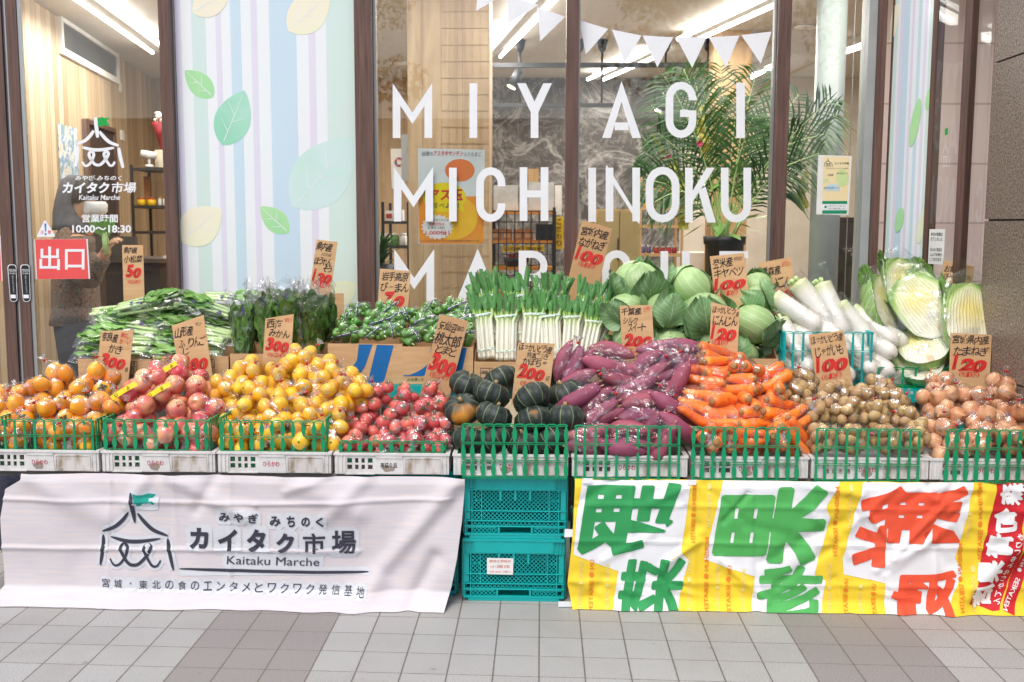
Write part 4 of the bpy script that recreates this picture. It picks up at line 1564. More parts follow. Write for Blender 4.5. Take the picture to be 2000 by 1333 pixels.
for a, b in (((1282, 268), (1345, 380)), ((1312, 330), (1332, 440)), ((1360, 200), (1376, 300)), ((1570, 340), (1560, 400))):
    for i in range(11):
        f = i / 10
        q = P(a[0] + (b[0] - a[0]) * f + rnd.uniform(-7, 7), a[1] + (b[1] - a[1]) * f, 2.16 + rnd.uniform(-.05, .08)) - Vector((pq.x, 2.3, 0))
        blossom(mb, q, .02 + .024 * f)
mb.build('yellow_gladioli', gl_m, t, world=False)
for px, py in ((1305, 306), (1293, 312), (1366, 282), (1562, 312), (1290, 408)):
    q = P(px, py, 2.12) - Vector((pq.x, 2.3, 0))
    blossom(mk, q, .022); blossom(mk, q + Vector((.004, -.004, .004)), .018)
mk.build('pink_blossoms', pk_m, t, world=False)
# small green plant in the recess
q = P(745, 470, 2.6)
t = thing('small_palm', 'small green leafy plant at left edge of the middle pane', 'plant', (q.x, 2.6, 0))
MB().lathe([(.06, .004), (.075, q.z - .15), (.07, q.z - .15)], 16).build('pot', 'black', t, world=False)
mb = MB()
for i in range(60):
    a, e = rnd.random() * 6.28, rnd.uniform(.1, 1.3)
    c = Vector((0, 0, q.z - .15 + rnd.random() * .12))
    d = Vector((math.cos(a) * math.cos(e), math.sin(a) * math.cos(e), math.sin(e)))
    l = rnd.uniform(.1, .2)
    qq = d.cross(Vector((.1, .2, 1))).normalized() * .009
    mb.add([c - qq, c + qq, c + d * l * .6 + qq, c + d * l, c + d * l * .6 - qq], [(0, 1, 2, 4), (4, 2, 3)], uvs=[(.3, 0), (.7, 0), (.8, .5), (.5, 1), (.2, .5)])
mb.build('leaves', 'plant_leaf', t, world=False)

# ------------------------------------------------------------------ shopper behind the right door leaf
HYs = 1.9
pc = P(150, 440, HYs)
coatm = NT('paisley_coat')
n1 = coatm.noise(26, 4, .6, dist=2.2)
n2 = coatm.noise(34, 3, .6, dist=3)
cc = coatm.ramp(n1, [(.3, '#3a2a26'), (.42, '#6d4c3f'), (.5, '#8d7a68'), (.58, '#5d4038'), (.66, '#a08a76')])
cc = coatm.mix(coatm.ramp(n2, [(.58, (0, 0, 0)), (.62, (.8, .8, .8))]), cc, '#3f7c80')
coatm.set(cc, .9)
hoodm = simple('grey_hood', '#66666c', '#57575d', 30, .9)
trm = simple('dark_trousers', '#26262b', '#2e2e34', 30, .85)


def zz(py):
    return P(150, py, HYs).z


t = thing('person', 'shopper in a grey hood, white mask and paisley coat holding greens', 'person', (pc.x, HYs, 0))


def loft(mb, rings, n=18, mi=0):
    vs, fs = [], []
    for cx_, cy_, z, rx, ry in rings:
        for k in range(n):
            a = 2 * math.pi * k / n
            vs.append((cx_ + rx * math.cos(a), cy_ + ry * math.sin(a), z))
    m = len(rings)
    for i in range(m - 1):
        for k in range(n):
            fs.append((i * n + k, i * n + (k + 1) % n, (i + 1) * n + (k + 1) % n, (i + 1) * n + k))
    fs.append(list(range(n - 1, -1, -1))); fs.append([(m - 1) * n + k for k in range(n)])
    mb.add(vs, fs, mi)


def px2(px, py, dy=0):
    q = P(px, py, HYs + dy)
    return Vector((q.x - pc.x, dy, q.z))


hz = zz(398)
sm_ = mpp(HYs)
# continuous body grown with a skin modifier
bm = bmesh.new()
sk = bm.verts.layers.skin.verify()


def sv(p, r):
    v = bm.verts.new(p)
    v[sk].radius = (r, r)
    return v


pel = sv((-.02, 0, zz(625)), .10)
bm.verts.ensure_lookup_table()
ch = sv((-.02, 0, zz(500)), .10); nk = sv((.01, 0, zz(432)), .055); hd = sv((.03, 0, zz(405)), .085); hd2 = sv((.04, 0, zz(372)), .085)
for a, b in ((pel, ch), (ch, nk), (nk, hd), (hd, hd2)):
    bm.edges.new((a, b))
arms = {}
for s, pts in ((1, [(160, 470, -.17), (168, 545, -.2), (205, 497, -.22), (212, 484, -.23)]), (-1, [(138, 470, .17), (128, 545, .18), (130, 596, .05), (132, 612, -.02)])):
    prev = ch
    for i, (a, b, dy) in enumerate(pts):
        v = sv(px2(a, b, dy), (.06, .045, .032, .028)[i])
        bm.edges.new((prev, v)); prev = v
    arms[s] = px2(*pts[-1])
for s in (-1, 1):
    prev = pel
    for z, r, x in ((zz(640), .085, 0), (.5, .06, .02), (.06, .045, 0)):
        v = sv((x, s * .09, z), r)
        bm.edges.new((prev, v)); prev = v
    v = sv((.13, s * .09, .04), .035); bm.edges.new((prev, v))
me = bpy.data.meshes.new('body'); bm.to_mesh(me); bm.free()
me.skin_vertices[0].data[0].use_root = True
me.materials.append(M['skin'])
body = bpy.data.objects.new('body', me); COL.objects.link(body); body.parent = t
body.modifiers.new('Skin', 'SKIN').use_smooth_shade = True
body.modifiers.new('Sub', 'SUBSURF').levels = 2
body.modifiers['Sub'].render_levels = 2
# face details: nose, ear, eyes on the head turned to the right
mb = MB()
hc = px2(180, 398)
mb.lathe([(.004, -.012), (.014, 0), (.006, .016)], 8, T=Matrix.Translation(hc + Vector((.055, 0, .0))))
mb.build('nose', 'skin', t, world=False)
mb = MB()
for s in (-1, 1):
    mb.lathe([(.003, -.007), (.009, 0), (.003, .007)], 8, T=Matrix.Translation(px2(190, 388) + Vector((0, s * .032, 0))))
mb.build('eyes', 'ink', t, world=False)
# mask
mb = MB()
loft(mb, [(hc.x + .0, 0, zz(421), .055, .06), (hc.x + .012, 0, zz(414), .07, .07), (hc.x + .014, 0, zz(400), .072, .072), (hc.x + .006, 0, zz(394), .066, .068)], 18)
mb.build('mask', 'mask', t, world=False)
# hair (fringe and cap) and hood down the back of the head
mb = MB()
c = px2(172, 384)
for i in range(10):
    pass
loft(mb, [(c.x - .050, 0, zz(398), .060, .085), (c.x - .030, 0, zz(386), .078, .092), (c.x - .010, 0, zz(380), .092, .094), (c.x - .006, 0, zz(368), .092, .094), (c.x - .008, 0, zz(354), .075, .078), (c.x - .012, 0, zz(345), .04, .04)], 18)
mb.build('hair', 'hair', t, world=False)
mb = MB()
loft(mb, [(-.02, 0, zz(450), .115, .125), (-.03, 0, zz(436), .10, .115), (-.04, 0, zz(415), .085, .11), (-.035, 0, zz(395), .075, .108), (-.02, 0, zz(372), .07, .106), (.0, 0, zz(352), .07, .095), (.01, 0, zz(343), .04, .05)], 20)
mb.build('hood', hoodm, t, world=False)
mb = MB()
cxs = lambda a, b: ((px2(a, 500).x + px2(b, 500).x) / 2, (px2(b, 500).x - px2(a, 500).x) / 2)
rr_ = []
for py, a, b, ry in ((632, 104, 184, .2), (610, 104, 184, .205), (560, 108, 181, .2), (500, 112, 178, .19), (465, 116, 176, .17), (446, 124, 172, .12), (436, 134, 168, .085)):
    c_, r_ = cxs(a, b)
    rr_.append((c_, 0, zz(py), r_, ry))
loft(mb, rr_, 22)
for v in mb.v:
    n = noise.noise(Vector((v.x * 9, v.y * 9, v.z * 5)))
    v.x += n * .018; v.y += n * .018
for s, pts in ((1, [(158, 465, -.17), (166, 545, -.21), (196, 503, -.22)]), (-1, [(136, 465, .15), (124, 545, .16), (127, 600, -.04)])):
    mb.tube(smooth_line([px2(*p) for p in pts], 5), [.075] * 5 + [.07] * 3 + [.06] * 3, 12)
mb.build('coat', coatm.m, t, world=False)
mb = MB()
for s in (-1, 1):
    mb.tube([(0, s * .085, zz(628)), (.02, s * .09, .5), (0, s * .09, .05)], [.115, .085, .07], 14)
mb.build('trousers', trm, t, world=False)
mb = MB()
for s in (-1, 1):
    mb.tube([(-.05, s * .09, .055), (.05, s * .09, .05), (.17, s * .09, .035)], [.048, .05, .035], 10)
mb.build('shoes', 'black', t, world=False)


def hand(c, d, up, curl, parent):
    """palm and five bent fingers; d points to the fingertips"""
    d, up = d.normalized(), up.normalized()
    sd_ = d.cross(up).normalized()
    mb = MB()
    mb.tube([c, c + d * .04, c + d * .085], [.024, .036, .034], 10, flat=.45)
    for i, (o, l) in enumerate(((-.027, .068), (-.009, .078), (.009, .074), (.027, .058))):
        p0 = c + d * .08 + sd_ * o
        a1 = d * math.cos(curl * .5) - up * math.sin(curl * .5)
        a2 = d * math.cos(curl) - up * math.sin(curl)
        a3 = d * math.cos(curl * 1.5) - up * math.sin(curl * 1.5)
        mb.tube([p0, p0 + a1 * l * .42, p0 + a1 * l * .42 + a2 * l * .32, p0 + a1 * l * .42 + a2 * l * .32 + a3 * l * .26], [.0095, .009, .008, .006], 7)
    p0 = c + d * .025 + sd_ * -.03
    th = (d * .6 - sd_ * .7 - up * .3).normalized()
    mb.tube([p0, p0 + th * .035, p0 + th * .035 + (d * .8 - up * .5).normalized() * .03], [.012, .011, .008], 7)
    return mb.build('hand', 'skin', parent, world=False)


hand(px2(130, 600, -.05), Vector((.1, 0, -1)), Vector((-.3, -1, 0)), .5, t)
hand(px2(200, 500, -.22), Vector((.5, -.1, .8)), Vector((-1, -.3, .2)), 1.2, t)
# bag of greens in the raised hand
q = P(207, 480, HYs - .26)
g = thing('held_greens', 'bunch of leafy greens held up by the masked shopper', 'greens', q)
mb = MB()
for i in range(7):
    o = rnd.uniform(-.02, .02)
    mb.tube([(o * .6, o * .3, -.06), (o * .8, rnd.uniform(-.02, .02), .04), (o * 1.2 - .01, rnd.uniform(-.03, .03), .09)], [.008, .007, .004], 6)
mb.build('stems', 'stem', g, world=False)
mb = MB()
for i in range(12):
    a = rnd.uniform(-.6, .6)
    b0 = Vector((rnd.uniform(-.02, .02), rnd.uniform(-.02, .02), .06))
    d = Vector((math.sin(a) - .15, rnd.uniform(-.3, .3), math.cos(a)))
    qv = d.cross(Vector((0, -1, .2))).normalized() * .035
    mb.add([b0, b0 + d * .07 + qv, b0 + d * .15, b0 + d * .07 - qv], [(0, 1, 2, 3)], uvs=[(.5, 0), (1, .5), (.5, 1), (0, .5)])
mb.build('leaves', 'komatsuna', g, world=False)
place(g, q, (0, 0, 0), .8)
# ------------------------------------------------------------------ teal folding crates (supports)
def lattice(mb, x0, x1, z0, z1, y0, y1, step, t):
    """crossing diagonal bars clipped to a rectangle"""
    for sg in (1, -1):
        c = (x0 - (z1 - z0)) if sg == 1 else x0
        while c < x1 + (z1 - z0):
            # line x = c + sg*(z - z0)
            pts = []
            za, zb = z0, z1
            if sg == 1:
                za = max(z0, z0 + (x0 - c)); zb = min(z1, z0 + (x1 - c))
            else:
                za = max(z0, z0 + (c - x1)); zb = min(z1, z0 + (c - x0))
            if zb - za > .002:
                xa, xb = c + sg * (za - z0), c + sg * (zb - z0)
                h = t * .7
                oy = .0004 if sg == 1 else 0
                mb.prism([(xa - h, za), (xa + h, za), (xb + h, zb), (xb - h, zb)], y0 + oy, y1 + oy)
            c += step


def teal_crate_mesh(w=.40, d=.50, h=.25):
    t = thing('folding_crate', 'teal folding crate', 'crate')
    mb = MB()
    w2 = w / 2
    # sides, back, floor
    for s in (-1, 1):
        a, b = (-w2, -w2 + .012) if s < 0 else (w2 - .012, w2)
        mb.box(a, b, .013, d, .012, h - .01)
        for i in range(5):
            mb.box(*((a - .006, a - .0005) if s < 0 else (b + .0005, b + .006)), .02 + i * (d - .05) / 4, .03 + i * (d - .05) / 4, .014, h - .012)
    mb.box(-w2 + .013, w2 - .013, d - .012, d, .012, h - .01)
    mb.box(-w2 + .004, w2 - .004, .014, d - .001, .001, .011)
    mb.build('shell', 'teal', t, world=False)
    fr_ = MB()
    # front: bands from the foot upward
    fr_.box(-w2 + .02, w2 - .02, .0, .012, .0, .012)
    fr_.box(-w2, w2, -.002, .012, .0125, .020)
    fr_.box(-w2, w2, .0, .012, .0445, .050)
    for (a, b) in ((-w2, -.062), (.062, w2)):
        fr_.box(a + .012, b - .012, .003, .01, .0385, .044)
    fr_.box(-w2, w2, -.001, .012, .067, .071)
    fr_.box(-w2, w2, -.001, .012, .1065, .1105)
    fr_.box(-w2, w2, -.002, .012, .189, .193)
    # top solid band with stepped ends
    fr_.box(-w2 + .045, w2 - .045, -.004, .012, .1935, .238)
    for s in (-1, 1):
        x = lambda q: s * q
        a, b = sorted((x(w2), x(w2 - .044)))
        fr_.box(a, b, .004, .012, .1935, .238)
        for q in (w2 - .012, w2 - .026, w2 - .040):
            a, b = sorted((x(q), x(q - .004)))
            fr_.box(a, b, -.003, .0035, .194, .237)
    fr_.box(-w2, w2, -.006, .012, .2385, .25)
    fr_.box(-.09, .09, -.007, -.0062, .2415, .247)
    # vertical ribs
    for q in (-.198, -.176, -.135, -.0005 - .06, .06, .135, .172, .194):
        pass
    for q in (-.197, -.172, -.134, .130, .168, .193):
        fr_.box(q, q + .004, -.0008, .0115, .0715, .1885)
    for q in (-.197, -.172, .168, .193):
        fr_.box(q, q + .004, -.0008, .0115, .0205, .0665)
    fr_.box(-.068, -.0615, -.003, .0115, .0208, .0442); fr_.box(.0615, .068, -.003, .0115, .0208, .0442)
    for q in (-.062, -.004, .054):
        fr_.prism([(q, .15), (q + .008, .15), (q + .008, .1885), (q, .1885)], -.0045, .0005)
    # end plates
    for s in (-1, 1):
        a, b = sorted((s * .198, s * .1765))
        fr_.box(a, b, .004, .011, .073, .188)
    fr_.build('front_frame', 'teal', t, world=False)
    la = MB()
    for (x0, x1) in ((-.167, -.135), (.135, .167)):
        for (z0, z1) in ((.113, .147), (.151, .187), (.073, .105)):
            lattice(la, x0, x1, z0, z1, .003, .007, .0160, .0025)
        la.box(x0, x1, .0028, .0085, .1475, .1505)
    lattice(la, -.129, .129, .112, .1885, .003, .007, .0165, .0025)
    lattice(la, -.129, .129, .072, .106, .003, .007, .0165, .0026)
    for (x0, x1) in ((-.167, -.07), (.07, .167)):
        lattice(la, x0, x1, .0515, .0665, .003, .007, .0165, .0026)
        lattice(la, x0, x1, .021, .038, .003, .007, .0165, .0026)
    lattice(la, -.069, .069, .0515, .0665, .003, .007, .0165, .0026)
    la.build('lattice_panel', 'teal', t, world=False)
    return t


tc = teal_crate_mesh()
xs = P(1004, 1060, 0).x
used = False
SUPZ = P(1000, 931, 0).z
stack_x = [xs + (i - 4) * .4545 for i in range(9)]
for i, x in enumerate(stack_x):
    if i not in (3, 4, 5):
        continue
    for k in range(2):
        o = tc if not used else dup(tc)
        used = True
        if i == 4:
            lab = ('teal folding crate with a small red-printed slip, bottom of the bare stack', 'teal folding crate on top of the bare stack under the pumpkins')[k]
        elif i == 3:
            lab = ('teal folding crate mostly hidden behind right edge of white banner, lower one', 'teal folding crate mostly hidden behind right edge of white banner, upper one')[k]
        else:
            lab = ('teal folding crate hidden behind left edge of yellow banner, lower one', 'teal folding crate hidden behind left edge of yellow banner, upper one')[k]
        o['label'] = lab
        o['group'] = 'teal folding crates stacked under the stall'
        dx = 0 if i == 4 else (.012 if i == 3 else -.0)
        place(o, (x + dx + (.004 if k else -.002), .03 + (.0 if i == 4 else .05), .001 + (SUPZ - .002) / 2 * k), (0, 0, 0), (1.03, 1, (SUPZ - .004) / .5))
# paper slip on the lower crate
t = thing('paper_slip', 'small white slip with red printing stuck on the lower teal crate', 'slip', P(976, 1122, .02))
mb = MB(); px_poly(mb, [(951, 1090), (1003, 1091), (1002, 1123), (951, 1122)], .022, 0)
px_text(mb, '小原店', 957, 1104, 996, 1110, .0212, .0, 0, 1); px_text(mb, '野菜出荷組合', 956, 1094, 998, 1099, .0212, 0, 0, 1); px_text(mb, '9月 30日 12個入', 957, 1115, 997, 1119, .0212, 0, 0, 1)
mb.build('slip', ['paper', simple('slip_red', '#d96a5c', '#cf6053', 30, .7)], t)
# plain plank tables carrying the rest (behind the banners)
tb = simple('table_board', '#8a8178', '#7e756c', 6, .6)
for nm, x0, x1, lab in (('display_table', stack_x[0] - .3, stack_x[3] - .21, 'low display table behind the white banner'), ('display_table', stack_x[5] + .22, stack_x[8] + .3, 'low display table behind the yellow banner')):
    t = thing(nm, lab, 'table', ((x0 + x1) / 2, .3, 0))
    MB().box(x0, x1, .02, .53, SUPZ - .03, SUPZ - .001).build('table_top', tb, t)
    for x in (x0 + .03, x1 - .07):
        for y in (.06, .46):
            MB().box(x, x + .04, y, y + .04, .001, SUPZ - .031).build('leg', 'iron', t)
# back tier: long dark-teal crates three high carrying the boxes
back_z = P(713, 750, .56).z
t = thing('back_table', 'teal topped back tier just visible under the pepper boxes', 'table', (0, .9, 0))
MB().box(-2.05, 1.92, .535, 1.02, back_z - .06, back_z - .002).build('tier_top', 'teal', t)
for x in (-2.0, -1.0, 0, .9, 1.84):
    for y in (.56, .94):
        MB().box(x, x + .05, y, y + .05, .001, back_z - .061).build('leg', 'teal', t)

# ------------------------------------------------------------------ white crates
def white_crate(idx, label, text, colr, holes):
    w2, d, h = .2285, .50, .088
    t = thing('white_crate', label, 'crate', (0, 0, 0), 'white plastic crates along the stall front')
    mb = MB()
    for s in (-1, 1):
        a, b = (-w2, -w2 + .008) if s < 0 else (w2 - .008, w2)
        mb.box(a, b, .0, d, .004, h - .009)
        mb.box(*((a - .004, b + .006) if s < 0 else (a - .006, b + .004)), -.004, d + .004, h - .0085, h)
    mb.box(-w2 + .0085, w2 - .0085, d - .008, d, .004, h - .009)
    mb.box(-w2 + .0145, w2 - .0145, d - .010, d + .004, h - .0085, h)
    mb.box(-w2 + .001, w2 - .001, .0085, d - .001, .0, .0035)
    mb.box(-w2 + .0145, w2 - .0145, -.005, .010, h - .0085, h)
    # front wall with an open 4 x 2 grid at left
    X0, X1 = -w2 + .0085, w2 - .0085
    hx0, hx1 = -w2 + .05, -w2 + .152
    mb.box(X0, hx0, .0, .0075, .004, h - .009)
    mb.box(hx1, X1, .0, .0075, .004, h - .009)
    mb.box(hx0, hx1, .0, .0075, .004, .022); mb.box(hx0, hx1, .0, .0075, h - .020, h - .009)
    for i in range(5):
        x = hx0 + (hx1 - hx0) * i / 4.0
        mb.box(x - .006, x + .006, .0004, .0072, .0225, h - .0205) if 0 < i < 4 else None
    mb.box(hx0, hx1, .0008, .0068, .041, .048)
    for x in (-w2 + .009, -w2 + .026, w2 - .03, w2 - .014, -w2 + .040):
        mb.box(x, x + .004, -.004, -.0005, .004, h - .010)
    mb.box(-w2 + .04, -w2 + .162, -.004, -.0005, .002, .0065)
    mb.build('crate_body', 'white_plastic', t, world=False)
    lp = MB()
    lx0, lx1 = -w2 + .166, -w2 + .272
    lp.prism([(lx0, .004), (lx1 + .006, .004), (lx1, h - .020), (lx0 + .002, h - .020)], -.0035, -.0004)
    lp.box(lx0 + .001, lx1, -.006, -.0004, h - .0195, h - .0105)
    l = lp.build('label_panel', 'white_plastic', t, world=False)
    tx = MB()
    add_text(tx, text, lambda a, b: Vector((lx0 + .018 + a * .066, -.0042, .030 + b * .021)), .02 if colr == 'crate_red' else .012)
    tx.build('crate_lettering', colr, l, world=False)
    if holes % 3 != 2:
        pt = MB()
        q = []
        for i in range(16):
            a = 2 * math.pi * i / 16
            r = .018 * (1 + .4 * noise.noise(Vector((math.cos(a) * 1.5, math.sin(a) * 1.5, holes * 3.1))))
            q.append((lx0 + .048 + r * 1.3 * math.cos(a), -.0046 if holes == 2.5 else -.0039, .026 + r * .8 * math.sin(a)))
        pt.add(q, [list(range(16))], smooth=False)
        pt.build('glue_residue', simple('glue_residue_%s' % idx, '#a3968a', '#8d8175', 40, .8), l, world=False)
    rp = MB()
    rx0, rx1 = -w2 + .286, w2 - .036
    rp.box(rx0, rx1, -.0022, -.0004, .010, h - .022)
    for (a, b, c, e) in ((rx0 - .004, rx1 + .004, h - .0215, h - .018), (rx0 - .004, rx1 + .004, .0055, .0095)):
        rp.box(a, b, -.0045, -.0004, c, e)
    rp.box(rx0 - .004, rx0 - .0005, -.0045, -.0004, .0098, h - .0218); rp.box(rx1 + .0005, rx1 + .004, -.0045, -.0004, .0098, h - .0218)
    for x in (rx0 + .012, rx1 - .022):
        rp.prism([(x, .010), (x + .012, .010), (x + .009, .017), (x + .003, .017)], -.006, -.0023)
    rp.build('end_panel', 'dirty_plastic', t, world=False)
    return t


def slat_panel(mb, w, h, n, rows, lens, top=True, t=.004):
    """openwork basket panel in xz, origin at its lower left corner"""
    gap = .006
    rh = h / rows
    for r in range(rows):
        z0, z1 = r * rh + gap * .5, (r + 1) * rh - gap * .5
        for i in range(n):
            xc = w * i / (n - 1)
            xc = min(max(xc, .006), w - .006)
            L, Rr = [], []
            for k in range(7):
                s = k / 6
                if lens:
                    hw = .0032 + .0062 * math.sin(math.pi * s) ** 1.3
                else:
                    hw = .0042 + .0012 * (1 - s)
                L.append((xc - hw, z0 + (z1 - z0) * s)); Rr.append((xc + hw, z0 + (z1 - z0) * s))
            mb.strip(L, Rr, 0, t)
    for r in range(rows + 1):
        z = r * rh
        if r == rows and top:
            for i in range(n - 1):
                a, b = w * i / (n - 1), w * (i + 1) / (n - 1)
                L, Rr = [], []
                for k in range(7):
                    s = k / 6
                    zz_ = z + .003 + .005 * min(1, math.sin(math.pi * s) * 1.6)
                    L.append((a + (b - a) * s, zz_)); Rr.append((a + (b - a) * s, zz_ - .0045))
                mb.strip(L, Rr, -.001, t + .001)
            mb.box(0, w, .0005, t - .0005, z - .0035, z - .0008)
        else:
            lo, hi = (z, z + .0025) if r == 0 else (z - .0045, z - .002)
            mb.box(0, w, -.0006, t + .0006, lo, hi)
            if r:
                mb.box(0, w, -.0006, t + .0006, z + .002, z + .0045)
            else:
                mb.box(0, w, -.0006, t + .0006, z + .006, z + .0085)
    return mb


kinds = [  # name, text, colour, panel: (x0 px, x1 px, ytop px, ybottom px), rows, lens, hung outside, nslat, crate px x0,x1, rim, base
    ('persimmons', 'ひらかわ', 'crate_red', (-8, 182, 820, 879), 2, 0, 0, 11, (-30, 200, 879, 921)),
    ('apples', 'ひらかわ', 'crate_red', (204, 404, 820, 879), 2, 1, 0, 11, (199, 421, 879, 922)),
    ('mandarins', 'ひらかわ', 'crate_red', (431, 633, 822, 882), 2, 1, 0, 11, (422, 650, 882, 926)),
    ('tomatoes', '高橋食品', 'ink', (662, 867, 862, 884), 1, 1, 0, 11, (651, 880, 884, 928)),
    ('pumpkins', 'ひらかわ', 'crate_red', (902, 1109, 829, 927), 3, 1, 1, 11, (883, 1112, 881, 928)),
    ('sweet potatoes', 'ひらかわ', 'crate_red', (1121, 1330, 832, 932), 3, 0, 1, 11, (1114, 1345, 884, 933)),
    ('carrots', 'ひらかわ', 'crate_red', (1350, 1562, 835, 935), 3, 1, 1, 11, (1348, 1580, 888, 936)),
    ('potatoes', 'ひらかわ', 'crate_red', (1590, 1800, 838, 938), 3, 0, 1, 11, (1582, 1814, 890, 938)),
    ('onions', 'ひらかわ', 'crate_red', (1844, 2056, 840, 940), 3, 1, 1, 11, (1813, 2046, 892, 941))]
green_dark = 'green_plastic'
CX = []
for i, (nm, txt_, colr, pan, rows, lens, out, ns, cr) in enumerate(kinds):
    a, b = P(cr[0], cr[3], 0), P(cr[1], cr[3], 0)
    cx_ = (a.x + b.x) / 2
    CX.append(cx_)
    wc = white_crate(i, f'worn grey-white crate holding the {nm}', txt_, colr, i)
    place(wc, (cx_, .0 if out else .002 * (i % 3), SUPZ + .001), (0, 0, R((-.5, .35, -.2, .45, 0, .2, -.15, .1, 0)[i])))
    gb = thing('green_basket', (f'green openwork basket standing in the crate of {nm}' if not out else f'green openwork basket panel hung over the front of the {nm} crate'), 'basket', (cx_, 0, SUPZ), 'green openwork baskets')
    yy = -.014 if out else .016
    pa, pb = P(pan[0], pan[3], yy), P(pan[1], pan[2], yy)
    wpan = pb.x - pa.x
    z1 = pb.z - .008
    z0 = (SUPZ - .006) if out else SUPZ + .01
    hvis = z1 - pa.z
    rws = rows
    hh = z1 - z0
    if not out:
        # rows above the rim plus the part down inside the crate
        rh = hvis / rows
        hh = rh * (rows + 1)
        z0 = z1 - hh
        rws = rows + 1
        if z0 < SUPZ + .005:
            sc_ = (z1 - SUPZ - .006) / hh
            hh *= sc_; z0 = SUPZ + .006
    mb = slat_panel(MB(), wpan, hh, ns, rws, lens)
    o = mb.build('front_panel', green_dark, gb, world=False)
    o.location = (pa.x - cx_, yy, z0 - SUPZ)
    if not out:
        hs = .20
        dl = .42
        for s in (-1, 1):
            if i == 3 and s == -1:
                continue
            mb = slat_panel(MB(), dl, hh if i != 2 else .19, 15, rws if i != 2 else 4, 0)
            o = mb.build('side_panel', green_dark, gb, world=False)
            o.rotation_euler = (0, 0, R(90))
            o.location = ((pa.x - cx_ - .001) if s < 0 else (pb.x - cx_ + .007), yy + .006, z0 - SUPZ)
    elif i in (4,):
        mb = MB().box(0, .42, 0, .004, 0, .115)
        o = mb.build('side_panel', green_dark, gb, world=False)
        o.rotation_euler = (0, 0, R(90))
        o.location = (-.213, .06, .006 + .002)

# ------------------------------------------------------------------ banners
def make_banner(name, label, Yb, XL, XR, ztop, disp, nx, ny, mats):
    t = thing(name, label, 'banner', ((XL(0) + XR(0)) / 2, Yb, 0))

    def surf(x, z, off=0):
        return Vector((x, Yb + disp(x, z) - off, z))

    mb = MB()

    def fn(u, v):
        z = .003 + (ztop - .003) * v
        xa_, xb_ = XL(z), XR(z)
        return surf(xa_ + (xb_ - xa_) * u, z)
    mb.grid(nx, ny, fn)
    mb.build('cloth', mats, t)
    return t, surf


def lerp_tab(tab):
    def f(z):
        if z <= tab[0][0]:
            return tab[0][1]
        for (a, b), (c, d) in zip(tab, tab[1:]):
            if z <= c:
                return b + (d - b) * (z - a) / (c - a)
        return tab[-1][1]
    return f


def fold(x, z, x0, z0, x1, z1, w, amp):
    """ridge along a segment, fading at the ends"""
    dx, dz = x1 - x0, z1 - z0
    l2 = dx * dx + dz * dz
    s = ((x - x0) * dx + (z - z0) * dz) / l2
    sc_ = min(max(s, 0), 1)
    px, pz = x0 + dx * sc_, z0 + dz * sc_
    dd = math.hypot(x - px, z - pz)
    fade = 1 if 0 < s < 1 else math.exp(-((s - sc_) * 3) ** 2)
    return amp * math.exp(-(dd / w) ** 2) * fade


YW = -.030
ZT = SUPZ - .002
q = lambda px, py, Y=YW: (P(px, py, Y).x, P(px, py, Y).z)
wf = []
for (a, b, c, d, w_, am) in ((907, 932, 690, 1190, .045, -.016), (900, 960, 760, 1120, .035, .010), (330, 930, 480, 1010, .03, -.008), (560, 928, 700, 1000, .05, -.010), (720, 930, 640, 1010, .03, -.007), (420, 930, 380, 1000, .025, .006),
                             (60, 930, 200, 1010, .05, -.008), (0, 975, 500, 985, .008, -.0045), (0, 1070, 700, 1078, .008, -.0045), (500, 985, 880, 975, .008, -.0045), (215, 925, 210, 1180, .007, -.002), (340, 925, 345, 1190, .007, -.002),
                             (450, 930, 448, 1190, .007, -.002), (800, 1185, 850, 1090, .03, .012), (640, 930, 560, 960, .02, -.006), (290, 925, 250, 990, .03, -.007)):
    wf.append((*q(a, b), *q(c, d), w_, am))


def disp_w(x, z):
    y = 0
    for f_ in wf:
        y += fold(x, z, *f_) * 1.9
    y += .020 * noise.noise(Vector((x * 3.2, z * 4, 1.3))) + .006 * noise.noise(Vector((x * 7, z * 3, 5.3))) + .0022 * noise.noise(Vector((x * 13, z * 9, 4)))
    if z < .06:
        k = (.06 - z) / .057
        y -= .085 * k ** 1.25 * (1 + .25 * noise.noise(Vector((x * 5, 0, 2))))
    if z > ZT - .03:
        y += (z - ZT + .03) * .4
    return y


XLw = lerp_tab([(0, q(-6, 1165)[0] - .01), (.06, q(8, 1150)[0]), (.34, q(-2, 985)[0]), (.46, q(8, 952)[0]), (.5, q(40, 925)[0])])
XRw = lerp_tab([(0, q(880, 1190)[0] - .02), (.08, q(882, 1150)[0]), (.2, q(893, 1085)[0]), (.35, q(902, 1010)[0]), (.5, q(908, 930)[0])])
clw = NT('white_banner_cloth')
st_ = clw.noise(5, 5, .6, stretch=(1.2, 1, 16))
clc = clw.ramp(st_, [(.32, '#ded0cc'), (.5, '#d3cccf'), (.66, '#cdc8cc'), (.78, '#dbbfb4')])
clw.bump(clw.noise(500, 2, stretch=(.3, 1, 1)), .05, .001)
clw.set(clc, .85)
clw.b.inputs['Transmission Weight'].default_value = 0
ban, surf = make_banner('white_banner', 'white cloth banner with tent logo and dark lettering hung over stall front', YW, XLw, XRw, ZT, disp_w, 200, 80, clw.m)


def bpx(px, py, off):
    p = P(px, py, YW)
    return surf(p.x, max(p.z, .004), off)


halo, ink, tealp = MB(), MB(), MB()


def btext(body, x0, y0, x1, y1, bold, halo_b=.05, shear=0.0, tilt=.02):
    n = max(4, int((x1 - x0) / 6))
    m = max(3, int((y1 - y0) / 6))

    def f(off):
        return lambda a, b: bpx(x0 + (x1 - x0) * a, y1 + (y0 - y1) * b + tilt * (x1 - x0) * (a - .5), off)
    add_text(ink, body, f(.0044), bold, shear, cut=(n, m))


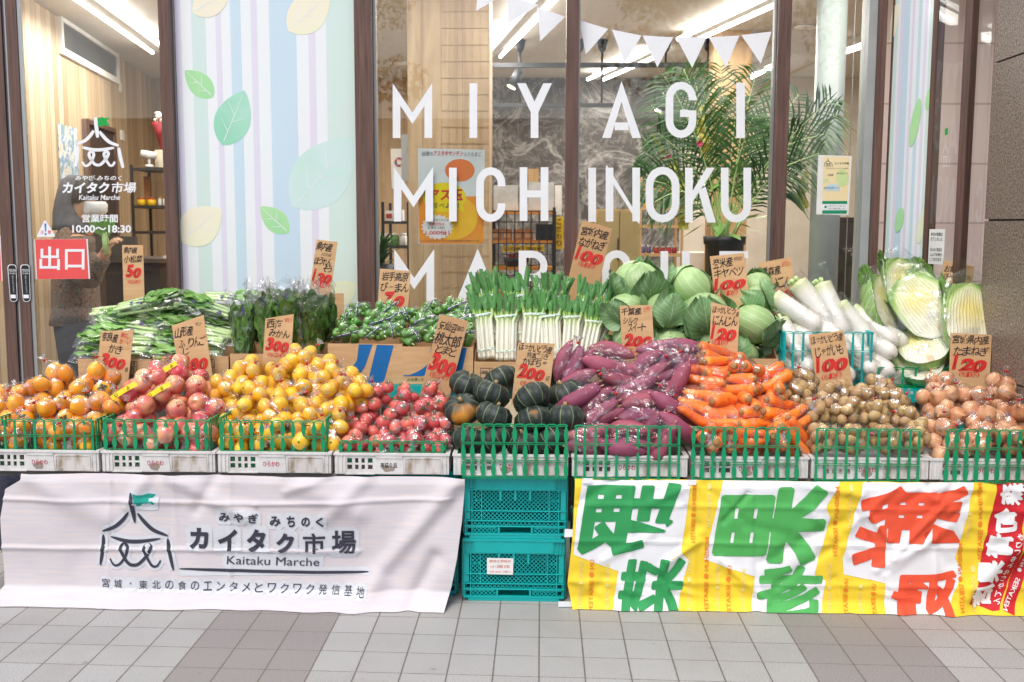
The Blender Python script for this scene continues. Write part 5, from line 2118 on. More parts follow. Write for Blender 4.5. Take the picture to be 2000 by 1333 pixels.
def bstroke(mb, pts, w, off, taper=0, k=8):
    for qd in stroke2d(pts, w, k, taper):
        mb.add([bpx(a, b, off) for a, b in qd], [(0, 1, 2, 3)], smooth=False)


def halo_pill(x0, y0, x1, y1, r=6):
    vs, fs = cut_poly([(x0, y0 + r), (x0 + r, y0), (x1 - r, y0), (x1, y0 + r), (x1, y1 - r), (x1 - r, y1), (x0 + r, y1), (x0, y1 - r)], 9)
    halo.add([bpx(a, b, .0016) for a, b in vs], fs, smooth=False)


def lx(a, b):
    return (195 + a * 1.31, 955 + b * 1.14 + (a - 50) * .04)


for s_, w_, tp in TENT:
    pts = [lx(a, b) for a, b in s_]
    bstroke(ink, pts, w_ * 1.75, .0046, tp, 14)
    bstroke(halo, pts, w_ * 1.75 + 11, .0013 + .0001 * TENT.index((s_, w_, tp)), .1, 6)
fl = [lx(a, b) for a, b in TENT_FLAG]
vs, fs = cut_poly(fl, 9)
tealp.add([bpx(a, b, .0032) for a, b in vs], fs, smooth=False)
vs, fs = cut_poly([(252, 958), (300, 958), (312, 970), (308, 996), (296, 998), (262, 996)], 9)
halo.add([bpx(a, b, .0022) for a, b in vs], fs, smooth=False)
ink.build('tent_logo', 'navy_ink', ban); ink = MB()
cells = [('み', 428, 1001, 450, 1019), ('や', 457, 1001, 477, 1020), ('ぎ', 487, 1003, 505, 1022), ('み', 528, 1007, 550, 1027), ('ち', 562, 1006, 578, 1028), ('の', 590, 1009, 607, 1027), ('く', 618, 1008, 634, 1028)]
for c_, a, b, c, d in cells:
    halo_pill(a - 6, b - 6, c + 6, d + 6)
    btext(c_, a, b, c, d, .035, tilt=0)
for c_, a, b, c, d in [('カ', 370, 1031, 408, 1072), ('イ', 426, 1034, 464, 1076), ('タ', 482, 1033, 520, 1078), ('ク', 540, 1040, 576, 1080), ('市', 593, 1040, 636, 1081), ('場', 648, 1036, 695, 1083)]:
    halo_pill(a - 7, b - 7, c + 7, d + 7, 8)
    btext(c_, a, b, c, d, .05 if c_ not in '市場' else .022, tilt=0)
ink.build('shop_name_lettering', 'navy_ink', ban); ink = MB()
halo_pill(434, 1082, 632, 1110)
btext('Kaitaku Marche', 443, 1088, 624, 1104, .0, tilt=.02, shear=.05)
halo_pill(350, 1108, 724, 1124, 5)
bstroke(ink, [(352, 1110), (400, 1112), (450, 1114), (560, 1117), (680, 1119), (720, 1117)], 6, .0036, .7)
ink.build('latin_lettering', 'navy_ink', ban); ink = MB()
for i, c_ in enumerate('宮城・東北の食のエンタメとワクワク発信基地'):
    n_ = 21
    x = 200 + i * 24.9
    y = 1127 + i * .72
    halo_pill(x - 4, y - 3, x + 21, y + 24)
    if c_ == '・':
        btext(c_, x + 7, y + 7, x + 10, y + 10, .0, tilt=0)
    else:
        btext(c_, x, y + 2, x + 16, y + 19, .0, tilt=0)
halo.build('logo_outline', 'halo', ban)
ink.build('slogan_lettering', 'navy_ink', ban)
tealp.build('flag_logo', 'teal_print', ban)

# ---- yellow banner
YB = -.030
q2 = lambda px, py: (P(px, py, YB).x, P(px, py, YB).z)
creases = []
rr2 = random.Random(3)
for (a, b, c, d, am) in ((1120, 985, 2050, 1000, -.0045), (1115, 1055, 2050, 1075, -.005), (1110, 1135, 2050, 1150, -.0045), (1235, 935, 1232, 1200, -.005), (1352, 940, 1356, 1205, -.004), (1475, 940, 1478, 1205, .004), (1590, 940, 1588, 1205, -.004), (1700, 940, 1705, 1205, .004), (1830, 940, 1826, 1205, -.004)):
    creases.append((*q2(a, b), *q2(c, d), .012, am))
for i in range(46):
    x = rr2.uniform(1120, 2000); y = rr2.uniform(945, 1190)
    a = rr2.choice((.7, -.7, .5, -.6, 1.2, -1.1, 2.4, .15)) + rr2.uniform(-.2, .2)
    l = rr2.uniform(30, 75)
    creases.append((*q2(x - l * math.cos(math.atan(a)), y - l * math.sin(math.atan(a))), *q2(x + l * math.cos(math.atan(a)), y + l * math.sin(math.atan(a))), rr2.uniform(.013, .024), rr2.choice((-1, 1)) * rr2.uniform(.005, .011)))
creases.append((*q2(1850, 1195), *q2(1990, 1060), .04, -.022))
creases.append((*q2(1900, 1195), *q2(2010, 1100), .03, .014))


def disp_y(x, z):
    y = 0
    for f_ in creases:
        if min(f_[0], f_[2]) - .08 < x < max(f_[0], f_[2]) + .08:
            y += fold(x, z, *f_)
    y += .012 * noise.noise(Vector((x * 4.2, z * 5, 7.3))) + .003 * noise.noise(Vector((x * 15, z * 13, 1)))
    if z < .05:
        y -= .035 * ((.05 - z) / .05) ** 1.5
    if z > ZT - .03:
        y += (z - ZT + .03) * .4
    return y


XLy = lerp_tab([(0, q2(1118, 1190)[0]), (.1, q2(1108, 1140)[0]), (.3, q2(1118, 1060)[0]), (.5, q2(1123, 935)[0])])
XRy = lambda z: q2(2070, 1060)[0]
yel_c = simple('yellow_banner_cloth', '#f7d83a', '#f3d02e', 6, .75)
yb, surf2 = make_banner('yellow_banner', 'crumpled yellow and white banner with mirrored green and red lettering', YB, XLy, XRy, ZT, disp_y, 330, 110, yel_c)
XMAX = XRy(0) - .004


def bpy_(px, py, off):
    p = P(px, py, YB)
    return surf2(min(max(p.x, XLy(p.z) + .001), XMAX), min(max(p.z, .004), ZT), off)


def ypoly(mb, pts, off, mi=0):
    vs, fs = cut_poly(pts, 4.5)
    mb.add([bpy_(a, b, off) for a, b in vs], fs, mi, smooth=False)


def ytext(mb, body, A, U, V, off, bold, mi=0, n=6, m=6):
    add_text(mb, body, lambda a, b: bpy_(A[0] + U[0] * a + V[0] * b, A[1] + U[1] * a + V[1] * b, off), bold, 0, mi, cut=(n, m))


wm = MB()
ypoly(wm, [(1138, 940), (1349, 940), (1342, 1000), (1330, 1078), (1346, 1096), (1330, 1150), (1320, 1204), (1194, 1198), (1208, 1116), (1160, 1098), (1120, 1082), (1126, 1010)], .0014)
ypoly(wm, [(1413, 940), (1642, 940), (1612, 992), (1622, 1012), (1590, 1122), (1612, 1134), (1598, 1208), (1464, 1202), (1474, 1126), (1376, 1094), (1396, 1010)], .0014)
ypoly(wm, [(1687, 944), (1905, 944), (1886, 1020), (1866, 1092), (1880, 1116), (1858, 1162), (1842, 1206), (1724, 1208), (1728, 1139), (1648, 1122), (1646, 1092), (1668, 1010)], .0014)
wm.build('white_patch', simple('banner_white', '#efeff1', '#e8e8eb', 6, .8), yb)
gm, lg, rd_ = MB(), MB(), MB()
# reading direction runs down the picture, tops of the signs point left (the cloth shows its back)
def kan(mb, ch, x0, y0, x1, y1, bold, sh=-.16):
    h = y1 - y0
    w_ = x1 - x0
    dl_ = 5.0 if ch == '果' else 2.6
    k_ = 0
    for dx, dy in ((0, 0), (-1, 0), (1, 0), (0, -1), (0, 1), (-.7, -.7), (.7, .7), (-.7, .7), (.7, -.7)):
        ytext(mb, ch, (x1 - dl_ - sh * h * .5 + dx * dl_, y0 + dl_ + dy * dl_), (sh * h, h - 2 * dl_), (-(w_ - 2 * dl_), 0), .0034 + .00012 * k_, bold, n=int(h / 5), m=int(w_ / 5))
        k_ += 1


kan(gm, '野', 1136, 944, 1328, 1084, .015); kan(gm, '菜', 1210, 1088, 1334, 1198, .015)
kan(lg, '果', 1400, 946, 1612, 1106, .015); kan(lg, '物', 1478, 1104, 1602, 1205, .015)
kan(rd_, '鮮', 1672, 950, 1882, 1112, .015); kan(rd_, '度', 1738, 1114, 1862, 1204, .015)
gm.build('green_lettering', simple('banner_green', '#2f9a57', '#2a924f', 6, .75), yb)
lg.build('light_green_lettering', simple('banner_light_green', '#53b25b', '#4ca954', 6, .75), yb)
rd_.build('red_lettering', simple('banner_red', '#ef5b3a', '#ea5231', 6, .75), yb)
orange_m = simple('banner_orange', '#f08a2c', '#ea8226', 6, .75)
pale_m = simple('banner_pale', '#f3e28a', '#f0dd80', 6, .75)
for x, y0, y1, w in ((1156, 1092, 1190, 9), (1356, 948, 1058, 9), (1381, 1050, 1192, 9), (1424, 1104, 1200, 9), (1634, 950, 1086, 9), (1652, 1130, 1204, 9), (1706, 1140, 1204, 9), (1916, 946, 1092, 9), (1876, 1062, 1190, 9)):
    body = 'MORISHUN ● SEIKATEN' if y1 - y0 > 105 else 'UN ● SEIKATEN'
    om = MB()
    ytext(om, body, (x + w / 2, y0), (-3, y1 - y0), (-w, 0), .0030, .012, n=int((y1 - y0) / 5), m=2)
    om.build('orange_lettering', orange_m, yb)
for x, y0, y1, w in ((1135, 1092, 1185, 8), (1187, 1100, 1190, 8), (1347, 1075, 1196, 8), (1386, 945, 1030, 8), (1402, 1105, 1196, 8), (1452, 1110, 1200, 8), (1620, 1100, 1200, 8), (1662, 946, 1030, 8), (1680, 1140, 1205, 8), (1894, 1000, 1050, 8), (1900, 1105, 1190, 8)):
    body = 'SENDAI ● OSHICHI' if y1 - y0 > 88 else '● OSHICHI'
    pm_ = MB()
    ytext(pm_, body, (x + w / 2, y0), (-3, y1 - y0), (-w, 0), .0030, .012, n=int((y1 - y0) / 5), m=2)
    pm_.build('pale_lettering', pale_m, yb)
rb, rw_ = MB(), MB()
ypoly(rb, [(1952, 944), (2010, 944), (1996, 1040), (1988, 1096), (1966, 1150), (1948, 1188), (1934, 1190), (1930, 1182), (1888, 1176), (1906, 1140), (1922, 1060), (1938, 1000)], .0018)
ypoly(rb, [(1990, 1090), (2002, 1060), (2012, 1100), (1974, 1196), (1954, 1188)], .0026)
rb.build('red_band', simple('banner_crimson', '#cf1f2d', '#c71b29', 6, .75), yb)
for ch, cx_, cy_, s in (('森', 1978, 966, 42), ('旬', 1966, 1015, 44), ('青', 1950, 1063, 44), ('果', 1933, 1114, 44), ('店', 1918, 1160, 42)):
    ytext(rw_, ch, (cx_ + s / 2 + 3, cy_ - s / 2), (-8, s), (-s, 2), .0042, .02, n=9, m=9)
    ytext(rw_, ch, (cx_ + s / 2 + 4.5, cy_ - s / 2 + 1.5), (-8, s), (-s, 2), .0044, .02, n=9, m=9)
    ytext(rw_, ch, (cx_ + s / 2 + 1.5, cy_ - s / 2 - 1.5), (-8, s), (-s, 2), .0046, .02, n=9, m=9)
for i, ch in enumerate('もりしゅんせいかてん'):
    f_ = i / 9
    cx_, cy_ = 1990 - 40 * f_ * 1.05, 1046 + 128 * f_
    ytext(rw_, ch, (cx_ + 6, cy_ - 5.5), (-3, 11), (-12, 1), .0038, .02, n=2, m=2)
ytext(rw_, 'SEIKATEN', (1994, 1132), (-32, 58), (-8, -3), .0044, .02, n=6, m=1)
ytext(rw_, 'MORISHUN ●', (2014, 1062), (-18, 58), (-8, -3), .0044, .02, n=6, m=1)
rw_.build('white_lettering', 'vinyl', yb)
for pts in ([(1103, 1033), (1130, 1034), (1130, 1048), (1102, 1049)], [(1091, 1174), (1122, 1175), (1122, 1190), (1090, 1190)], [(1138, 934), (1158, 934), (1153, 944), (1136, 943)], [(1342, 937), (1360, 937), (1359, 947), (1343, 947)]):
    vs = [Vector((P(a, b, YB).x, YB - .006 + (.0), max(.004, P(a, b, YB).z))) for a, b in pts]
    tabs = MB(); tabs.add(vs + [v + Vector((0, .002, 0)) for v in vs], [(0, 1, 2, 3), (7, 6, 5, 4), (0, 4, 5, 1), (1, 5, 6, 2), (2, 6, 7, 3), (3, 7, 4, 0)], smooth=False)
    tabs.build('fixing_tab', 'vinyl', yb)
# dark woven cloth at the far left edge
t = thing('dark_cloth', 'dark navy woven cloth hanging at the far left edge beside the banner', 'cloth', (P(-20, 1000, .02).x, .02, 0))
mb = MB()
xl, xr = P(-90, 1000, .02).x, P(46, 1000, .02).x
mb.grid(20, 14, lambda u, v: (xl + (xr - xl) * u, -.004 + .012 * math.sin(u * 14) + .01 * math.sin(v * 5), .2 + (SUPZ - .012 - .2) * v))
mb.build('cloth', simple('navy_weave', '#3a3d4c', '#2c2f3c', 90, .9, .4, 160), t)
# ------------------------------------------------------------------ fruit meshes
def mesh_obj(mb, name, mats):
    """build unlinked mesh data for reuse"""
    o = mb.build(name, mats)
    me = o.data
    bpy.data.objects.remove(o)
    return me


def inst(name, me, parent, loc, rot, sc=1):
    o = bpy.data.objects.new(name, me)
    COL.objects.link(o)
    o.parent = parent
    place(o, loc, rot, sc)
    return o


def fruit_mat(name, c1, c2, scale=12, rough=.38, bump=.06, bs=140, stretch=None, rand=.25, spots=None, coat=None, lo=.35, hi=.65):
    t = NT(name)
    f = t.noise(scale, 4, stretch=stretch)
    mr = t.n('MapRange'); mr.inputs[1].default_value, mr.inputs[2].default_value = lo, hi
    t.l(f, mr.inputs[0])
    c = t.mix(mr.outputs[0], c1, c2)
    if spots:
        v = t.noise(spots[1], 2)
        c = t.mix(t.ramp(v, [(spots[2], (0, 0, 0)), (spots[2] + .06, (1, 1, 1))]), c, spots[0])
    oi = t.n('ObjectInfo')
    hs = t.n('HueSaturation')
    t.l(c, hs.inputs['Color'])
    t.l(t.math('MULTIPLY_ADD', oi.outputs['Random'], rand * .08, .5 - rand * .04), hs.inputs['Hue'])
    t.l(t.math('MULTIPLY_ADD', oi.outputs['Random'], rand, 1 - rand * .55), hs.inputs['Value'])
    t.bump(t.noise(bs, 3), bump, .01)
    return t.set(hs.outputs[0], rough, sss=.06, coat=coat)


M['persimmon'] = fruit_mat('persimmon_skin', '#ffba20', '#fd9c12', 14, .3)
M['calyx'] = simple('dry_calyx', '#5d5a32', '#47411f', 40, .8)
ap = NT('apple_skin')
oc = ap.coord(); sx = ap.n('SeparateXYZ'); ap.l(oc, sx.inputs[0])
n1 = ap.noise(26, 4, stretch=(1, 1, .15)); n2 = ap.noise(9, 2)
k = ap.math('ADD', ap.math('MULTIPLY', n1, .5), ap.math('ADD', ap.math('MULTIPLY', n2, .5), ap.math('MULTIPLY', ap.math('ABSOLUTE', sx.outputs[2]), 4)))
oi = ap.n('ObjectInfo')
k = ap.math('ADD', k, ap.math('MULTIPLY_ADD', oi.outputs['Random'], .22, -.10))
ap.set(ap.ramp(k, [(.38, '#c23442'), (.52, '#dc5a5a'), (.64, '#e98a6c'), (.78, '#f2b87c')]), .3, sss=.05)
M['apple'] = ap.m
M['apple_stem'] = simple('apple_stem', '#5a4526', '#4a381e', 40, .7)
M['mandarin'] = fruit_mat('mandarin_peel', '#ffd018', '#ffb60c', 9, .36, .22, 160, rand=.2, spots=('#c9b02c', 5, .72))
M['tomato'] = fruit_mat('tomato_skin', '#e0584a', '#ea8070', 8, .25, .03, rand=.3, lo=.4, hi=.75)
M['tomato_leaf'] = simple('tomato_calyx', '#4d7a33', '#3e6828', 40, .6)
M['sweetpot'] = fruit_mat('sweet_potato_skin', '#a65068', '#8a4054', 14, .6, .25, 60, stretch=(.35, 1.4, 1.4), rand=.3, spots=('#c9879a', 40, .66))
M['sweet_end'] = simple('pale_root_end', '#d9c09a', '#b9986d', 40, .8)
M['carrot'] = fruit_mat('carrot_skin', '#ff8a2c', '#f97318', 20, .42, .2, 90, stretch=(2.4, .6, .6), rand=.2)
M['carrot_end'] = simple('carrot_crown', '#c08440', '#93703a', 60, .8)
M['potato'] = fruit_mat('potato_skin', '#cca872', '#b8925e', 18, .7, .25, 90, rand=.3, spots=('#7d5f3a', 60, .66))
on = NT('onion_skin')
n1 = on.noise(14, 5, stretch=(2.4, 2.4, .25)); n2 = on.noise(5, 2)
oi = on.n('ObjectInfo')
k = on.math('ADD', on.math('MULTIPLY', n1, .6), on.math('ADD', on.math('MULTIPLY', n2, .4), on.math('MULTIPLY_ADD', oi.outputs['Random'], .2, -.1)))
on.bump(n1, .15, .004)
on.set(on.ramp(k, [(.33, '#b87448'), (.48, '#da9868'), (.6, '#e6b083'), (.75, '#efcba2')]), .4, sss=.04)
M['onion'] = on.m
M['onion_tip'] = simple('onion_root_tip', '#b59663', '#8a6d42', 50, .8)


def sphere_prof(r, zs, n=9):
    return [(max(.0004, r * math.cos(R(-90 + 180 * i / n))), zs * math.sin(R(-90 + 180 * i / n))) for i in range(n + 1)]


def mk_persimmon(seed):
    mb = MB()
    mb.lathe(sphere_prof(.037, .029, 10), 18, fn=lambda a, r, z: r * (1 + .025 * math.cos(4 * a + seed) + .015 * math.sin(3 * a)))
    for k in range(4):
        a = k * math.pi / 2 + .3
        d, q = Vector((math.cos(a), math.sin(a), 0)), Vector((-math.sin(a), math.cos(a), 0))
        mb.add([Vector((0, 0, .030)), d * .010 + q * .008 + Vector((0, 0, .0305)), d * .021 + Vector((0, 0, .027)), d * .010 - q * .008 + Vector((0, 0, .0305))], [(0, 1, 2, 3)], 1)
    mb.tube([(0, 0, .029), (0, 0, .035)], .003, 6, 1)
    return mesh_obj(mb, 'persimmon', ['persimmon', 'calyx'])


def mk_apple(seed):
    mb = MB()
    prof = [(.001, -.024), (.010, -.030), (.022, -.033), (.034, -.022), (.040, -.004), (.040, .012), (.034, .026), (.022, .033), (.010, .030), (.004, .022), (.001, .020)]
    mb.lathe(prof, 18, fn=lambda a, r, z: r * (1 + .03 * math.cos(5 * a + seed) * (1 if z < 0 else .4)))
    mb.tube([(0, 0, .020), (.002, 0, .032), (.006, 0, .042)], .0018, 6, 1)
    return mesh_obj(mb, 'apple', ['apple', 'apple_stem'])


def mk_mandarin(seed):
    mb = MB()
    mb.lathe(sphere_prof(.031, .026, 10), 18, fn=lambda a, r, z: r * (1 + .02 * math.cos(3 * a + seed)) * (1 - .0 * z))
    mb.lathe([(.004, .0262), (.003, .0272), (.0005, .0274)], 7, 1)
    return mesh_obj(mb, 'mandarin', ['mandarin', 'tomato_leaf'])


def mk_tomato(seed):
    mb = MB()
    mb.lathe(sphere_prof(.031, .026, 10), 20, fn=lambda a, r, z: r * (1 + .03 * math.cos(5 * a + seed) * max(0, z / .026 + .4)))
    for k in range(5):
        a = k * 1.257 + seed
        d, q = Vector((math.cos(a), math.sin(a), 0)), Vector((-math.sin(a), math.cos(a), 0))
        mb.add([Vector((0, 0, .0265)), d * .007 + q * .003 + Vector((0, 0, .028)), d * .018 + Vector((0, 0, .0245)), d * .007 - q * .003 + Vector((0, 0, .028))], [(0, 1, 2, 3)], 1)
    mb.tube([(0, 0, .026), (.002, 0, .034)], .002, 6, 1)
    return mesh_obj(mb, 'tomato', ['tomato', 'tomato_leaf'])


def long_root(L_, r, seed, fat, bend, n=14, rings=16):
    """tapered root along x"""
    pts, rads = [], []
    for i in range(rings):
        s = i / (rings - 1)
        x = -L_ / 2 + L_ * s
        pts.append((x, bend * math.sin(math.pi * s) + .004 * noise.noise(Vector((s * 3, seed, 0))), .004 * noise.noise(Vector((s * 3, seed, 5)))))
        rads.append(max(.0015, r * fat(s) * (1 + .10 * noise.noise(Vector((s * 5, seed, 9))))))
    return pts, rads


def mk_sweet(seed):
    mb = MB()
    p, rr = long_root(.160, .029, seed, lambda s: (math.sin(math.pi * min(1, max(0, s))) ** .55) * (1 - .25 * s) + .05, .012 * (1 if seed % 2 else -1))
    mb.tube(p, rr, 14)
    mb.tube([p[0], Vector(p[0]) - Vector((.006, 0, 0))], [rr[0] * .9 + .002, .002], 8, 1)
    mb.tube([p[-1], Vector(p[-1]) + Vector((.012, .002, 0))], [rr[-1] + .001, .001], 8, 1)
    for v in mb.v:
        v += v.normalized() * .0025 * noise.noise(v * 45 + Vector((seed, 0, 0)))
    return mesh_obj(mb, 'sweet_potato', ['sweetpot', 'sweet_end'])


def mk_carrot(seed):
    mb = MB()
    p, rr = long_root(.16, .0205, seed, lambda s: (1 - (1 - min(1, s / .08)) ** 2) ** .5 * (1 - .42 * s) * (1 if s < .9 else math.sqrt(max(0, 1 - ((s - .9) / .1) ** 2)) * .98 + .02), .004)
    mb.tube(p, rr, 14)
    p0 = Vector(p[0])
    mb.tube([p0 + Vector((.004, 0, 0)), p0 + Vector((-.001, 0, 0)), p0 + Vector((-.003, 0, 0))], [.012, .0105, .006], 10, 1)
    return mesh_obj(mb, 'carrot', ['carrot', 'carrot_end', 'stem'])


def mk_potato(seed):
    mb = MB()
    mb.lathe(sphere_prof(.024, .0215, 9), 14)
    for v in mb.v:
        n = noise.noise(v * 38 + Vector((seed * 3.1, 0, 0)))
        v += v.normalized() * .0032 * n
        v.x *= 1.12
    return mesh_obj(mb, 'potato', ['potato'])


def mk_onion(seed):
    mb = MB()
    prof = [(.001, -.031), (.008, -.0305), (.021, -.027), (.033, -.014), (.037, .0), (.033, .014), (.021, .025), (.009, .033), (.005, .040), (.004, .048), (.002, .052)]
    mb.lathe(prof, 18, fn=lambda a, r, z: r * (1 + .02 * math.cos(4 * a + seed)))
    mb.lathe([(.009, -.0305), (.008, -.034), (.002, -.0345)], 9, 1)
    mb.tube([(0, 0, .046), (.003, 0, .056)], [.004, .0015], 6, 1)
    return mesh_obj(mb, 'onion', ['onion', 'onion_tip'])


FR = {n: [f(s) for s in range(3)] for n, f in (('persimmon', mk_persimmon), ('apple', mk_apple), ('mandarin', mk_mandarin), ('tomato', mk_tomato), ('sweet_potato', mk_sweet), ('carrot', mk_carrot), ('potato', mk_potato), ('onion', mk_onion))}

# ------------------------------------------------------------------ clear bags
bm = bmesh.new(); bmesh.ops.create_icosphere(bm, subdivisions=4, radius=1)
ICO_V = np.array([v.co[:] for v in bm.verts]); ICO_F = [[v.index for v in f.verts] for f in bm.faces]
bm.free()
HD = ICO_V[::2]


def bag_film(balls, tie, necklen, seed, hull=.7, pad=.004):
    """a sheet stretched over balls (c, r) and gathered towards the tie direction"""
    c = np.array([b[0][:] for b in balls]); r = np.array([b[1] for b in balls])
    cen = c.mean(0)
    c = c - cen
    D = ICO_V
    cd_ = D @ c.T
    disc = r[None] ** 2 - (c ** 2).sum(1)[None] + cd_ ** 2
    ex = np.where(disc > 0, cd_ + np.sqrt(np.maximum(disc, 0)), 0).max(1)
    h = (HD @ c.T + r[None]).max(1)
    dn = HD @ D.T
    rh = np.where(dn > .15, h[:, None] / np.maximum(dn, .15), 9).min(0)
    ex = np.minimum(np.maximum(ex, rh * .62), rh)
    rad = ex * (1 - hull) + rh * hull + pad
    tie = np.array(tie[:]) / np.linalg.norm(tie[:])
    ct = D @ tie
    k = np.clip((ct - .62) / .38, 0, 1)
    rt = rad[np.argmax(ct)] + necklen
    rad = rad + (rt - rad) * k ** 3
    # creases that run towards the tie
    a = np.array([0, 0, 1.0]) if abs(tie[2]) < .9 else np.array([1.0, 0, 0])
    e1 = np.cross(tie, a); e1 /= np.linalg.norm(e1); e2 = np.cross(tie, e1)
    ph = np.arctan2(D @ e2, D @ e1)
    wr = np.array([noise.noise(Vector((math.cos(p) * 3.2, math.sin(p) * 3.2, seed + q * .8))) for p, q in zip(ph, ct)])
    wr2 = np.array([noise.noise(Vector(d) * 6 + Vector((seed, 0, 0))) for d in D])
    rad = rad + (wr * .0045 * (.5 + np.clip(ct, -.3, 1)) + wr2 * .0022) * (1 - k ** 3 * .7)
    rad = np.maximum(rad, ex * .985 + .0012)
    pinch = 1 - .9 * np.clip((ct - .9) / .1, 0, 1)
    V = D * rad[:, None]
    par = (V @ tie)[:, None] * tie[None]
    V = par + (V - par) * pinch[:, None] + cen
    end = Vector(cen + tie * (rt - .002))
    return V, end, Vector(tie)


def make_bag(name, cat, group, fruit, spots, tie, neck=.022, tied=True, seed=0, fr=.03, hull=.7, extra=None, ends=None):
    """spots: list of (loc, rot, scale); ends: offsets of the covering balls for long roots"""
    t = thing(name, '', cat, (0, 0, 0), group)
    balls = []
    for i, (l, ro, sc) in enumerate(spots):
        o = inst(fruit, FR[fruit][i % 3], t, l, ro, sc)
        if ends:
            Mx = o.rotation_euler.to_matrix()
            for e, rr in ends:
                balls.append((Vector(l) + Mx @ Vector((e, 0, 0)), rr * sc))
        else:
            balls.append((Vector(l), fr * sc))
    V, end, tv = bag_film(balls, tie, neck, seed, hull)
    mb = MB(); mb.add([tuple(v) for v in V], ICO_F)
    mb.build('bag_film', 'film', t, world=False)
    if tied:
        T = tv.to_track_quat('Z', 'Y').to_matrix().to_4x4()
        T.translation = end
        mb = MB().lathe([(.0052, -.002), (.0058, .001), (.0058, .004), (.005, .006)], 9, T=T)
        mb.add([T @ Vector(q) for q in ((.004, -.001, .0), (.016, .004, .003), (.017, .005, .008), (.004, .001, .005))], [(0, 1, 2, 3)])
        mb.build('red_tie', 'tie', t, world=False)
        rs = random.Random(seed)
        mb = MB()
        lobes = [rs.uniform(.6, 1.3) for _ in range(9)]
        mb.lathe([(.0042, .004), (.006, .010), (.010, .017), (.013, .024)], 27, T=T, fn=lambda a, r, z: r * (1 + .45 * math.sin(9 * a + lobes[0]) * min(1, z / .02)) * lobes[int(a / 6.2832 * 9) % 9] ** .6)
        mb.f = mb.f[:-2]; mb.m = mb.m[:-2]; mb.sm = mb.sm[:-2]
        mb.build('bag_tail', 'film_tail', t, world=False)
    if extra:
        extra(t, V)
    return t


def cluster(n, r, sx_, sy_, sz_, rs, flat=1.0):
    """n balls of radius r settled together by pushing apart"""
    p = np.array([[rs.uniform(-1, 1) * sx_, rs.uniform(-1, 1) * sy_, rs.uniform(-1, 1) * sz_] for _ in range(n)])
    for it in range(220):
        d = p[:, None] - p[None]
        l = np.linalg.norm(d, axis=2) + 1e-9
        push = np.maximum(0, 1.9 * r - l)
        np.fill_diagonal(push, 0)
        p += (d / l[..., None] * push[..., None]).sum(1) * .35
        p *= np.array([1 - .010, 1 - .010, 1 - .010 / flat])
    return [Vector(q) for q in p]


def rrot(rs):
    return (rs.uniform(0, 6.28), rs.uniform(0, 6.28), rs.uniform(0, 6.28))


PROTO = {}
rs = random.Random(11)
for j in range(3):
    for fruit, n, r, dims, name, cat in (('persimmon', 4 + (j == 1), .035, (.05, .04, .03), 'bag_of_persimmons', 'bag of fruit'), ('mandarin', 9, .029, (.06, .05, .035), 'bag_of_mandarins', 'bag of fruit'),
                                         ('tomato', 5, .030, (.04, .04, .03), 'bag_of_tomatoes', 'bag of tomatoes'), ('potato', 14, .0235, (.06, .05, .04), 'bag_of_potatoes', 'bag of potatoes'),
                                         ('onion', 7, .035, (.065, .05, .04), 'bag_of_onions', 'bag of onions'), ('apple', 5, .038, (.06, .045, .03), 'bag_of_apples', 'bag of fruit')):
        pts = cluster(n, r, *dims, rs, 1.6)
        sp_ = []
        for p in pts:
            ro = rrot(rs)
            if fruit == 'tomato':
                ro = (rs.uniform(-1.2, 1.2), rs.uniform(-1.2, 1.2), rs.uniform(0, 6))
            sp_.append((p, ro, rs.uniform(.94, 1.06)))
        tie = {0: (.3, -.75, .6), 1: (-.6, -.3, .8), 2: (.8, -.4, .3)}[j]
        PROTO[(fruit, j)] = dict(args=(name, cat, fruit, sp_, tie, r), seed=j * 7 + n)
    for fruit, n, name, cat, r_, ends in (('sweet_potato', 4, 'bag_of_sweet_potatoes', 'bag of vegetables', .024, [(-.065, .013), (-.03, .026), (.01, .026), (.05, .018)]), ('carrot', 4, 'bag_of_carrots', 'bag of vegetables', .019, [(-.07, .018), (-.03, .0195), (.02, .016), (.068, .012)])):
        sp_ = []
        lay = [(-1, 0), (1, 0), (0, 1.6), (0, -1.5)] if j != 1 else [(-1.9, 0), (0, .2), (1.9, 0), (.9, 1.6)]
        for (yy, zz_) in lay:
            sp_.append((Vector((rs.uniform(-.012, .012), yy * r_ * 1.0, zz_ * r_)), (rs.uniform(0, 6.28), rs.uniform(-.1, .1), rs.uniform(-.16, .16) + (math.pi if (fruit == 'sweet_potato' and rs.random() < .4) else 0)), rs.uniform(.94, 1.06)))
        PROTO[(fruit, j)] = dict(args=(name, cat, fruit, sp_, (1.0, -.1, .2), r_), seed=j * 5 + 2, ends=ends)

BUILT = {}


